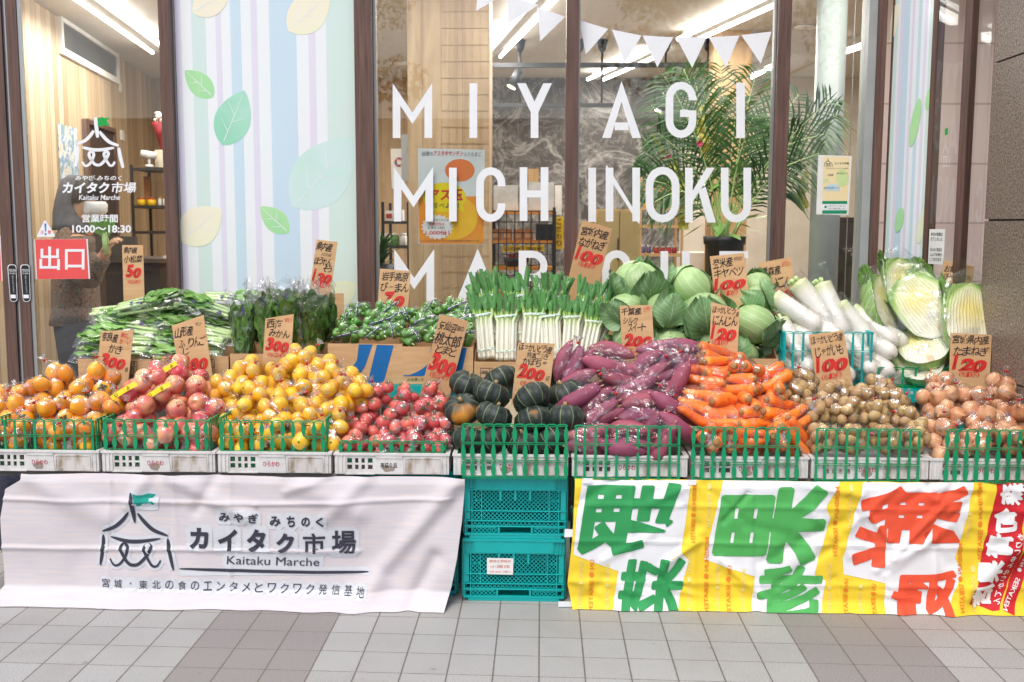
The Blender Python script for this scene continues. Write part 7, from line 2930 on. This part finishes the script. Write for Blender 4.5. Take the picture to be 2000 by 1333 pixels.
def napa_half(seed):
    """lying half: cut face looks along -y; stalk end down at -z"""
    t = thing('halved_napa_cabbage', '', 'Chinese cabbage', (0, 0, 0), 'halved Chinese cabbages in film')
    H, W, D = .118, .088, .09
    prof = lambda s: W * (.62 + .38 * math.sin(math.pi * min(1, .12 + s * .75))) * (1 if s < .82 else math.sqrt(max(.03, 1 - ((s - .82) / .185) ** 2))) * (1 if s > .2 else .42 + .58 * math.sqrt(max(0, s) / .2))

    def face(u, v):
        w_ = prof(v)
        return ((u - .5) * 2 * w_, -.001 + .004 * noise.noise(Vector((u * 5, v * 5, seed))), -H + 2 * H * v)
    mb = MB().grid(20, 24, face)
    mb.build('cut_face', nf.m, t, world=False)

    def shell(u, v):
        w_ = prof(v) * 1.01
        a = math.pi * u
        k = 1 + .03 * math.sin(a * 9) * v + .04 * v * v * noise.noise(Vector((u * 8, v * 5, seed)))
        return (-math.cos(a) * w_ * k, math.sin(a) * D * (w_ / W) * k + .001, -H + 2 * H * v)
    mb = MB().grid(30, 20, shell)
    mb.add([shell(i / 30, 0) for i in range(31)], [list(range(31))])
    mb.build('outer_leaves', 'napa_leaf', t, world=False)
    rs_ = random.Random(seed)
    mb = MB()
    for i in range(7):
        a = math.pi * (.08 + .84 * i / 6)
        x, y = -math.cos(a) * W * .9, math.sin(a) * D * .7 + .006

        def fr__(u, v, x=x, y=y, a=a, i=i):
            uu = (u - .5) * 2
            d = Vector((-math.cos(a), math.sin(a) * .8, 0))
            tt = Vector((math.sin(a), math.cos(a), 0))
            p = Vector((x, y, H * .42)) + Vector((0, 0, .10 * v * (1 - .25 * uu * uu))) + d * (.022 * v * v) - d * .03 * max(0, v - .55) + tt * uu * (.026 + .012 * math.sin(3 * v))
            return p + d * .012 * noise.noise(Vector((uu * 3, v * 3, i + seed))) * (v + .2)
        mb.grid(10, 8, fr__)
    mb.build('leafy_tops', 'spinach' if seed % 2 else 'komatsuna', t, world=False)
    # film
    mb = MB()

    def fl_(u, v):
        a = 2 * math.pi * u
        s = v
        w_ = prof(min(1, max(0, s * 1.02))) + .006 + (.02 * max(0, s - .8))
        k = 1 + .05 * noise.noise(Vector((math.cos(a) * 3, math.sin(a) * 3, s * 6 + seed)))
        y = math.sin(a)
        return (math.cos(a) * w_ * k * 1.02, (y * (D * w_ / W + .006) if y > 0 else y * .012) * k, -H - .006 + (2 * H + .05) * s)
    mb.grid(36, 24, fl_)
    mb.build('wrap_film', 'film_soft', t, world=False)
    return t


naps = [(1764, 556, .86, 10, 18, 1.15), (1804, 596, .72, -36, -6, 1.38), (1728, 590, .78, 20, 40, 1.15), (1898, 622, .60, 8, 6, 1.42), (1800, 672, .66, -72, -8, 1.2), (1792, 706, .64, -84, -2, 1.1), (1880, 700, .64, -70, 10, 1.05)]
nl = ['Chinese cabbage half with leafy top at the very back', 'Chinese cabbage half with white cut face, largest in the middle', 'Chinese cabbage half tucked at left edge of its pile', 'Chinese cabbage half with yellow cut face leaning at right',
      'Chinese cabbage half lying with its stalk end forward, upper one', 'Chinese cabbage half lying with its stalk end forward, lowest one', 'Chinese cabbage half lying behind the onion price card']
np_ = [napa_half(s) for s in (1, 2)]
un_ = set()
for i, (px, py, Y, roll, yaw, sc) in enumerate(naps):
    k = i % 2
    t = np_[k] if k not in un_ else dup(np_[k])
    un_.add(k)
    t['label'] = nl[i]
    if abs(roll) > 60:
        rot = Matrix.Rotation(R(yaw), 3, 'Z') @ Matrix.Rotation(R(roll * .25), 3, 'Y') @ Matrix.Rotation(R(-62), 3, 'X') 
    else:
        rot = Matrix.Rotation(R(yaw), 3, 'Z') @ Matrix.Rotation(R(roll), 3, 'Y') @ Matrix.Rotation(R(-24), 3, 'X')
    place(t, P(px, py, Y), rot, sc)

# ------------------------------------------------------------------ bagged komatsuna greens
def komatsuna(seed):
    """stems towards -x, leaves towards +x"""
    t = thing('bagged_greens', '', 'greens', (0, 0, 0), 'bagged komatsuna greens')
    rs_ = random.Random(seed)
    mb = MB(); ml = MB()
    for i in range(13):
        y, z = rs_.uniform(-.034, .034), rs_.uniform(-.016, .018)
        x0 = -.14 + rs_.uniform(0, .012)
        pts = [(x0, y * .75, z * .8), (-.06, y * .9, z), (.02, y * 1.1, z * 1.1)]
        mb.tube(smooth_line(pts, 4), [.0085, .0088, .0085, .008, .0075, .007, .0065, .006, .005], 8, flat=.7)
        for q in range(2):
            b0 = Vector((rs_.uniform(-.02, .05), y * .9, z + rs_.uniform(.0, .008)))
            ll, ww = rs_.uniform(.08, .11), rs_.uniform(.018, .030)
            dz = rs_.uniform(-.03, .02)

            def lf_(u, v, b0=b0, ll=ll, ww=ww, i=i, q=q, dz=dz):
                uu = (u - .5) * 2
                w_ = ww * math.sin(math.pi * (.06 + .9 * v)) ** .7
                return b0 + Vector((ll * v, uu * w_ * .8 + .006 * math.sin(v * 9 + i), .012 * noise.noise(Vector((uu * 2.5, v * 4, seed + i + q * 9))) + dz * v * .4 + .008 * abs(uu)))
            ml.grid(7, 9, lf_)
    mb.build('stems', 'stem', t, world=False)
    ml.build('leaves', 'komatsuna', t, world=False)
    mb = MB()

    def fl_(u, v):
        a = 2 * math.pi * u
        x = -.152 + .31 * v
        w_ = .046 + .006 * v
        e = min(1, min(v, 1 - v) * 9 + .12)
        k = 1 + .09 * noise.noise(Vector((math.cos(a) * 2, math.sin(a) * 2, v * 8 + seed * 3)))
        return (x, math.cos(a) * w_ * k, math.sin(a) * .030 * k * e ** .6)
    mb.grid(32, 26, fl_)
    mb.build('bag_film', 'film_soft', t, world=False)
    mb = MB()
    for i in range(5):
        x, a = rs_.uniform(-.1, .06), rs_.uniform(.7, 2.4)
        l = rs_.uniform(.008, .02)
        p = lambda dx, da: Vector((x + dx, -math.cos(a + da) * .0505, math.sin(a + da) * .034))
        mb.add([p(0, 0), p(l, 0), p(l, .16), p(0, .16)], [(0, 1, 2, 3)], smooth=False)
    mb.build('printed_mark', 'leaf_purple', t, world=False)
    return t


kps = [komatsuna(s) for s in (1, 2, 3)]
uk = set()
# px, py, Y, in-picture tilt, flip (1: leaves to the left), turn
kms = [(222, 692, .62, 2, 1, 0), (232, 668, .66, -2, 1, 8), (244, 648, .72, -4, 1, -8), (262, 630, .78, -8, 1, 0), (292, 593, .74, 12, 0, -10), (362, 690, .62, 0, 1, 5), (372, 668, .66, -3, 1, -6), (386, 646, .70, -12, 1, 4), (352, 628, .78, 2, 1, 0), (408, 604, .74, -20, 1, 10), (465, 588, .92, -4, 0, 0), (446, 640, .78, -16, 1, 0), (320, 612, .84, 4, 0, 0), (250, 610, .86, 4, 0, 6)]
kl = pos_labels([q_[:2] for q_ in kms], 'clear bag of leafy greens', 15)
for i, (px, py, Y, tl, flip, turn) in enumerate(kms):
    k = i % 3
    t = kps[k] if k not in uk else dup(kps[k])
    uk.add(k)
    t['label'] = kl[i]
    rot = Matrix.Rotation(R(-tl), 3, 'Y') @ Matrix.Rotation(R(turn + (180 if flip else 0)), 3, 'Z') @ Matrix.Rotation(R(-25 if flip else 25), 3, 'X')
    place(t, P(px, py, Y), rot, (1.22, 1.1, 1.1))

# ------------------------------------------------------------------ bagged spinach, standing
def spinach(seed):
    t = thing('bagged_spinach', '', 'spinach', (0, 0, 0), 'tall bags of spinach')
    rs_ = random.Random(seed)
    ml = MB(); ms = MB()
    for i in range(80):
        a = rs_.uniform(0, 6.28)
        rr_ = rs_.uniform(.2, 1) ** .5
        z0 = -.12 + .155 * (i / 80)
        b0 = Vector((math.cos(a) * (.034 + .1 * max(0, z0 + .06)) * rr_, math.sin(a) * .028 * rr_, z0))
        ll, ww = rs_.uniform(.06, .10), rs_.uniform(.020, .032)
        out = Vector((math.cos(a), math.sin(a), 0))
        tn = Vector((-math.sin(a), math.cos(a), 0))
        sp_ = rs_.uniform(.0, .28) * (1 if z0 > -.03 else .3)

        def lf_(u, v, b0=b0, ll=ll, ww=ww, i=i, out=out, tn=tn, sp_=sp_):
            uu = (u - .5) * 2
            w_ = ww * math.sin(math.pi * (.08 + .88 * v)) ** .65
            return b0 + Vector((0, 0, ll * v)) + out * (sp_ * ll * v + .008 * abs(uu) + .010 * noise.noise(Vector((uu * 2, v * 3, i + seed * 5)))) + tn * uu * w_
        ml.grid(6, 8, lf_)
    for i in range(14):
        a = rs_.uniform(0, 6.28)
        ms.tube([(math.cos(a) * .012, math.sin(a) * .012, -.12), (math.cos(a) * .024, math.sin(a) * .02, -.02)], [.005, .0045], 6)
    ml.build('leaves', 'spinach', t, world=False); ms.build('stems', 'stem', t, world=False)
    mb = MB()

    def fl_(u, v):
        a = 2 * math.pi * u
        k = 1 + .12 * noise.noise(Vector((math.cos(a) * 2.4, math.sin(a) * 2.4, v * 5 + seed * 3))) * (.5 + v)
        return (math.cos(a) * (.044 + .026 * v) * k, math.sin(a) * (.036 + .014 * v) * k, -.128 + .27 * v + .014 * math.sin(a * 3 + seed) * v)
    mb.grid(32, 22, fl_)
    mb.build('bag_film', 'film_soft', t, world=False)
    mb = MB()

    def rim_(u, v):
        a = 2 * math.pi * u
        k = 1 + .25 * noise.noise(Vector((math.cos(a) * 4, math.sin(a) * 4, v * 3 + seed * 7)))
        return (math.cos(a) * (.068 + .012 * v) * k, math.sin(a) * (.049 + .008 * v) * k, .10 + .062 * v + .016 * math.sin(a * 5 + seed) * v)
    mb.grid(60, 10, rim_)
    mb.build('crumpled_rim', 'film_soft', t, world=False)
    mb = MB()
    for (x0, z0, w_, h_) in ((.012, .06, .006, .03), (-.03, .04, .004, .02)):
        mb.add([(x0, -.046, z0), (x0 + w_, -.046, z0), (x0 + w_ + .004, -.048, z0 + h_), (x0 + .004, -.048, z0 + h_)], [(0, 1, 2, 3)], smooth=False)
    mb.build('printed_mark', 'leaf_purple', t, world=False)
    return t


sps = [spinach(1), spinach(2)]
us = set()
sl_ = [(474, 640, .62, -3, 1.0), (525, 642, .64, 2, 1.05), (572, 630, .62, 4, 1.1), (612, 646, .63, 5, 1.0), (496, 618, .74, -4, 1.0), (552, 616, .74, 0, 1.05), (606, 618, .76, 6, 1.05), (636, 622, .74, 8, .95)]
for i, (px, py, Y, tl, sc) in enumerate(sl_):
    k = i % 2
    t = sps[k] if k not in us else dup(sps[k])
    us.add(k)
    row = 'front' if i < 4 else 'rear'
    n = i % 4
    t['label'] = f'tall clear bag of dark spinach, {("leftmost", "second from left", "third from left", "rightmost")[n]} in the {row} row of the box'
    place(t, P(px, py, Y), (R(-8), R(tl), i * 1.3), sc)

# ------------------------------------------------------------------ bagged green peppers
M['pepper'] = fruit_mat('green_pepper_skin', '#6fa245', '#528836', 12, .25, .03, rand=.25, coat=.2)
pm2 = []
for s in range(3):
    mb = MB()
    prof = [(.002, -.040), (.010, -.041), (.017, -.034), (.020, -.018), (.023, .006), (.0245, .022), (.022, .033), (.012, .037), (.005, .034)]
    mb.lathe(prof, 20, fn=lambda a, r, z: r * (1 + .10 * math.cos(3 * a + s) + .04 * math.cos(4 * a)))
    mb.tube([(0, 0, .033), (.002, 0, .043), (.005, 0, .050)], [.006, .0035, .004], 7, 1)
    pm2.append(mesh_obj(mb, 'green_pepper', ['pepper', 'stem']))


def pepper_bag(seed):
    t = thing('bag_of_green_peppers', '', 'bag of peppers', (0, 0, 0), 'bags of green peppers')
    rs_ = random.Random(seed)
    balls = []
    for i, (x, z) in enumerate(((-.05, 0), (0, .004), (.05, 0), (-.024, .036), (.026, .036))):
        ro = (rs_.uniform(-.4, .4) + (math.pi / 2 if seed % 2 else .3), rs_.uniform(-.3, .3) + (math.pi / 2 if seed == 2 else 0), rs_.uniform(-.4, .4))
        o = inst('green_pepper', pm2[i % 3], t, (x, rs_.uniform(-.008, .008), z), ro)
        Mx = o.rotation_euler.to_matrix()
        for e in (-.024, .018):
            balls.append((o.location + Mx @ Vector((0, 0, e)), .022))
    V, end, tv = bag_film(balls, (1, -.2, .5), .02, seed, .6)
    MB().add([tuple(v) for v in V], ICO_F).build('bag_film', 'film', t, world=False)
    mb = MB()
    V = np.array(V)
    D = V - V.mean(0)
    for k_ in range(1):
        ax = Vector((rs_.uniform(-1, 1), rs_.uniform(-.3, .3), rs_.uniform(-1, 1))).normalized()
        e1 = ax.cross(Vector((0, 1, 0))).normalized(); e2 = ax.cross(e1)
        ring = []
        for i in range(40):
            a = 2 * math.pi * i / 40
            d = e1 * math.cos(a) + e2 * math.sin(a)
            j = int(np.argmax(D @ np.array(d[:]) / np.linalg.norm(D, axis=1)))
            ring.append((Vector(V.mean(0)) + d * (np.linalg.norm(D[j]) + .0012), i))
        for i in range(0, 26):
            p, q_ = ring[i][0], ring[i + 1][0]
            if i % 4 == 3:
                continue
            for o_, w_ in ((0, .0028),):
                mb.add([p - ax * w_, q_ - ax * w_, q_ + ax * w_, p + ax * w_], [(0, 1, 2, 3)], 0, smooth=False)
            mb.add([p + ax * .0034, q_ + ax * .0034, q_ + ax * .0065, p + ax * .0065], [(0, 1, 2, 3)], 1, smooth=False)
    mb.build('printed_band', ['leaf_purple', 'vinyl'], t, world=False)
    return t


pbs = [pepper_bag(s) for s in (0, 1, 2)]
up_ = set()
pbl = [(676, 658, .61, 0), (722, 656, .61, 1), (764, 652, .62, 2), (812, 660, .61, 2), (852, 662, .61, 1), (898, 660, .61, 0), (684, 632, .68, 1), (734, 636, .67, 0), (772, 628, .70, 1), (826, 636, .68, 0), (868, 636, .68, 2), (904, 634, .68, 1),
       (700, 612, .78, 2), (752, 614, .80, 0), (796, 622, .80, 2), (844, 610, .78, 1), (886, 608, .80, 0), (912, 614, .76, 2)]
pl_ = pos_labels([q_[:2] for q_ in pbl], 'clear bag of green peppers', 14)
for i, (px, py, Y, k) in enumerate(pbl):
    t = pbs[k] if k not in up_ else dup(pbs[k])
    up_.add(k)
    r2 = random.Random(i * 5)
    t['label'] = pl_[i]
    place(t, P(px, py, Y), (r2.uniform(-.5, .3), r2.uniform(-.35, .35), r2.uniform(-.6, .6)), .86)

# ------------------------------------------------------------------ price cards
def card(label, TL, TR_, BL, BR, Y, lines, mat='cardboard', lean=-.10):
    """corners in picture px; lines (text, u0, v0, u1, v1, ink, bold)"""
    cx_, cy_ = (BL[0] + BR[0]) / 2, (BL[1] + BR[1]) / 2
    o = P(cx_, cy_, Y)
    t = thing('price_card', label, 'price card', o, 'handwritten cardboard price cards')
    W = (P(*TR_, Y) - P(*TL, Y)).length
    mid = P((TL[0] + TR_[0]) / 2, (TL[1] + TR_[1]) / 2, Y)
    H = (mid - o).length
    ang = math.atan2(mid.x - o.x, mid.z - o.z)
    cut = math.atan2(-(TR_[1] - TL[1]), TR_[0] - TL[0])
    sk_ = math.tan(cut + ang)
    down = .05
    mb = MB()
    poly = [(-W / 2, -down), (W / 2, -down), (W / 2, H + W / 2 * sk_), (-W / 2, H - W / 2 * sk_)]
    mb.prism(poly, 0, .0035)
    mb.build('card', mat, t, world=False)
    lb, lr = MB(), MB()
    for s, u0, v0, u1, v1, ink_, bold in lines:
        tgt = lb if ink_ == 'b' else lr
        x0, x1 = -W / 2 + W * u0, -W / 2 + W * u1
        z1_, z0_ = H * (1 - v0), H * (1 - v1)
        rs_ = random.Random(s)
        n = len(s)
        if s[0].isdigit():
            # fat brush figures with a thin second line
            wts = [.5 if q_ == '1' else 1.0 for q_ in s]
            for kk, ch in enumerate(s):
                wch = (x1 - x0) / sum(wts)
                f = 1.18 if ch != '1' else .5
                xa_ = x0 + sum(wts[:kk]) * wch - (.09 * wch)
                hz_ = (z1_ - z0_) * (1.0 if kk == 0 else .82)
                dz = -(z1_ - z0_) * .06 * kk
                add_text(lr, ch, lambda a, b: Vector((xa_ + wch * f * a, -.0012 - .0001 * kk, z0_ + dz + hz_ * b + .10 * wch * a)), .055, .18)
                add_text(lb, ch, lambda a, b: Vector((xa_ + wch * ((.26 + .42 * a) if ch != '1' else (.16 + .12 * a)), -.0022, z0_ + dz + hz_ * (.16 + .62 * b))), -.02, .25)
            continue
        for kk, ch in enumerate(s):
            wch = (x1 - x0) / n
            if ch == ' ':
                continue
            small = ch in 'ゃゅょっ〜・'
            g = rs_.uniform(-.06, .06)
            rr_ = rs_.uniform(-.12, .12)
            sx_ = wch * (1.0 if not small else .7)
            hh_ = (z1_ - z0_) * (1 if not small else .5)
            if ch in 'ー〜':
                hh_ *= .3 if ch == '〜' else .12

            def f_(a, b):
                aa, bb = (a - .5) * sx_ * 1.02, (b - .5) * hh_
                return Vector((x0 + wch * (kk + .5) + aa * math.cos(rr_) - bb * math.sin(rr_) + bb * .12, -.0012, (z0_ + z1_) / 2 + g * hh_ + bb * math.cos(rr_) + aa * math.sin(rr_) + aa * .10))
            add_text(tgt, ch, f_, bold)
    if lb.v:
        lb.build('black_lettering', 'ink', t, world=False)
    if lr.v:
        lr.build('red_lettering', 'red_ink', t, world=False)
    place(t, o, Matrix.Rotation(ang, 3, 'Y') @ Matrix.Rotation(lean, 3, 'X'))
    return t


B1 = .012
card('tall price card reading 50 rising behind the leftmost greens', (236, 479), (277, 479), (241, 577), (282, 575), .98, [('県内産', .08, .04, .72, .17, 'b', B1), ('小松菜', .08, .21, .95, .36, 'b', B1), ('50', .16, .40, .86, .66, 'r', 0), ('(税込54円)', .22, .70, .84, .78, 'r', 0)], lean=-.06)
card('price card reading 300 standing behind the persimmons', (193, 648), (256, 645), (186, 757), (249, 757), .50, [('奈良産', .06, .05, .55, .21, 'b', B1), ('種なし', .62, .03, .92, .12, 'r', 0), ('甘〜い', .60, .13, .95, .22, 'r', 0), ('かき', .30, .25, .72, .40, 'b', .005), ('300', .08, .42, .84, .66, 'r', 0), ('袋', .86, .62, .96, .70, 'b', 0), ('(税込324円)', .1, .74, .78, .84, 'r', 0)])
card('price card reading 380 standing among the apples', (332, 637), (393, 616), (352, 738), (415, 741), .50, [('山形産', .06, .10, .62, .27, 'b', B1), ('サン', .70, .06, .9, .12, 'b', 0), ('ふ', .12, .32, .32, .45, 'b', .005), ('りんご', .42, .30, .94, .46, 'b', .005), ('じ', .22, .46, .40, .58, 'b', .005), ('380', .10, .60, .90, .86, 'r', 0)])
card('narrow tall price card reading 120 above the spinach', (617, 468), (658, 473), (604, 573), (645, 576), .98, [('県内産', .05, .04, .80, .20, 'b', B1), ('ハウスもの', .32, .23, .80, .29, 'b', 0), ('ほうれん', .05, .32, .85, .46, 'b', B1), ('そう', .50, .46, .92, .58, 'b', B1), ('120', .06, .56, .94, .78, 'r', 0), ('(税込130円)', .12, .78, .92, .88, 'r', .01)], lean=-.06)
card('price card reading 300 standing behind the mandarins', (517, 623), (571, 614), (514, 703), (568, 697), .52, [('西海', .06, .08, .62, .29, 'b', B1), ('甘い', .68, .03, .94, .13, 'r', 0), ('みかん', .16, .32, .90, .50, 'b', .008), ('300', .08, .52, .88, .84, 'r', 0), ('(税込324円)', .16, .88, .8, .98, 'r', 0)])
card('price card reading 70 standing behind the green peppers', (741, 525), (801, 530), (736, 605), (798, 607), .92, [('岩手高原', .08, .06, .94, .28, 'b', .005), ('ぴ〜まん', .06, .32, .98, .54, 'b', .005), ('70', .20, .56, .84, .92, 'r', 0)])
card('long fluted price card reading 300 leaning over the tomatoes', (858, 615), (914, 628), (818, 782), (874, 788), .50, [('気仙沼', .06, .06, .66, .17, 'b', B1), ('産の', .68, .08, .92, .14, 'b', 0), ('桃太郎', .04, .19, .92, .34, 'b', B1), ('とまと', .14, .34, .86, .44, 'b', .005), ('300', .06, .44, .96, .66, 'r', 0), ('(税込324円)', .16, .66, .82, .73, 'r', 0)], 'fluted')
card('price card reading 200 stuck among the pumpkins', (1012, 670), (1084, 672), (1000, 772), (1073, 772), .33, [('ほっかいどう産', .04, .03, .94, .17, 'b', .008), ('特濃こふき', .28, .19, .86, .30, 'b', 0), ('かぼちゃ', .18, .30, .86, .44, 'b', .005), ('200', .08, .42, .80, .70, 'r', 0), ('切', .86, .60, .95, .70, 'b', 0), ('(税込216円)', .18, .74, .76, .84, 'r', 0)])
card('long fluted price card reading 100 leaning behind the leeks', (1137, 430), (1196, 446), (1103, 574), (1162, 590), .98, [('宮城内産', .06, .06, .94, .18, 'b', B1), ('ながねぎ', .06, .20, .94, .33, 'b', B1), ('100', .06, .33, .92, .52, 'r', 0), ('(税込108円)', .20, .53, .74, .59, 'r', 0)], 'fluted', lean=-.05)
card('price card reading 200 in front of the leek-side cabbages', (1211, 598), (1274, 596), (1217, 703), (1279, 702), .52, [('千葉産', .04, .04, .66, .17, 'b', B1), ('とろり', .74, .04, .94, .12, 'r', 0), ('シルク', .08, .22, .54, .33, 'b', .005), ('スイート', .22, .34, .78, .48, 'b', .005), ('200', .06, .52, .92, .76, 'r', 0), ('(税込216円)', .16, .78, .78, .87, 'r', 0)])
card('price card reading 100 standing high among the cabbages', (1388, 501), (1455, 494), (1398, 602), (1467, 598), .72, [('登米産', .06, .06, .64, .24, 'b', B1), ('やわらか', .68, .06, .94, .14, 'b', 0), ('キャベツ', .06, .26, .92, .42, 'b', .005), ('100', .02, .44, .92, .66, 'r', 0), ('(税込108円)', .16, .68, .68, .78, 'r', 0)])
card('price card reading 120 standing behind the carrots', (1392, 591), (1446, 605), (1386, 706), (1438, 712), .46, [('ほっかいどう', .06, .02, .86, .14, 'b', .006), ('産', .88, .10, .98, .18, 'b', 0), ('にんじん', .08, .18, .94, .35, 'b', .008), ('120', .04, .34, .90, .60, 'r', 0), ('(税込130円)', .08, .60, .64, .69, 'r', 0)])
card('price card reading 120 tilted behind the white radishes', (1483, 514), (1547, 502), (1492, 598), (1556, 590), .88, [('青森産', .06, .14, .64, .34, 'b', B1), ('おでん', .70, .06, .94, .18, 'r', 0), ('だいこん', .10, .40, .90, .62, 'b', .006), ('120', .08, .62, .92, .92, 'r', 0)])
card('price card reading 100 standing behind the potatoes', (1582, 655), (1651, 646), (1597, 762), (1666, 752), .46, [('ほっかいどう産', .04, .04, .94, .18, 'b', .006), ('じゃがいも', .10, .23, .90, .42, 'b', .006), ('100', .06, .42, .94, .70, 'r', 0), ('(税込108円)', .16, .74, .74, .84, 'r', 0)])
card('price card reading 200 half hidden behind Chinese cabbages', (1847, 509), (1907, 521), (1832, 606), (1894, 622), .78, [('お鍋に', .06, .05, .60, .18, 'b', B1), ('ほっかいどう', .06, .22, .92, .36, 'b', .006), ('はくさい', .06, .36, .86, .52, 'b', .006), ('200', .04, .52, .9, .84, 'r', 0)])
card('price card reading 120 standing behind the onions', (1862, 651), (1942, 655), (1852, 762), (1932, 768), .50, [('宮城県内産', .04, .03, .94, .18, 'b', .01), ('たまねぎ', .08, .22, .94, .38, 'b', .006), ('120', .08, .38, .88, .64, 'r', 0), ('(税込130円)', .24, .66, .74, .75, 'r', 0)])

# ------------------------------------------------------------------ street behind the viewer, mirrored in the glass
leafm = simple('street_tree_leaf', '#5e6a35', '#8a6a35', 3, .6, rand=.3)
bark = simple('street_tree_bark', '#5b4a3c', '#4a3c30', 12, .9, .4, 30)
for i, (x, y, h) in enumerate(((3.2, -13.5, 8.5), (-5.2, -16, 9), (8.5, -17, 9))):
    r2 = random.Random(i)
    t = thing('street_tree', ('brown-green street tree mirrored at the upper right of the glass', 'street tree across the road behind the viewer at left', 'street tree across the road behind the viewer at far right')[i], 'tree', (x, y, -.1))
    mb = MB().tube([(0, 0, 0), (.05, 0, h * .3), (-.05, .05, h * .55), (.02, 0, h * .85)], [.2, .15, .11, .04], 10)
    for k in range(7):
        a = k * .9
        mb.tube([(0, 0, h * (.35 + .05 * k)), (math.cos(a) * 1.0, math.sin(a) * 1.0, h * (.5 + .05 * k)), (math.cos(a) * 1.9, math.sin(a) * 1.9, h * (.55 + .055 * k))], [.07, .05, .02], 6)
    mb.build('trunk', bark, t, world=False)
    mb = MB()
    cl2 = [(r2.gauss(0, 1.1), r2.gauss(0, 1.1), h * r2.uniform(.45, 1.0), r2.uniform(.5, .9)) for _ in range(26)]
    for k in range(5200):
        cx_, cy_, cz_, cr_ = r2.choice(cl2)
        d = Vector((r2.gauss(0, 1), r2.gauss(0, 1), r2.gauss(0, .8))).normalized() * cr_ * r2.random() ** .4
        c = Vector((cx_, cy_, cz_)) + d
        e1 = Vector((r2.gauss(0, 1), r2.gauss(0, 1), r2.gauss(0, 1))).normalized()
        e2 = e1.cross(Vector((r2.random(), r2.random(), 1))).normalized()
        mb.add([c - e1 * .09, c + e2 * .05, c + e1 * .09, c - e2 * .05], [(0, 1, 2, 3)], smooth=False)
    mb.build('crown', leafm, t, world=False)
t = thing('office_building', 'pale building across the street, mirrored faintly in the shop glass', 'building', (-2, -30, -.2))
MB().box(-16, 9, -36, -30, -.2, 5.2).build('wall', simple('pale_facade', '#b9b6b0', '#aeaaa4', 2, .8), t)
mb = MB()
for r_ in range(1):
    for c_ in range(9):
        mb.box(-15 + c_ * 2.6, -15 + c_ * 2.6 + 1.7, -29.99, -29.94, 1.2 + r_ * 3.3, 3.0 + r_ * 3.3)
mb.build('windows', simple('dark_facade_glass', '#3a4248', '#323a40', 3, .15), t)
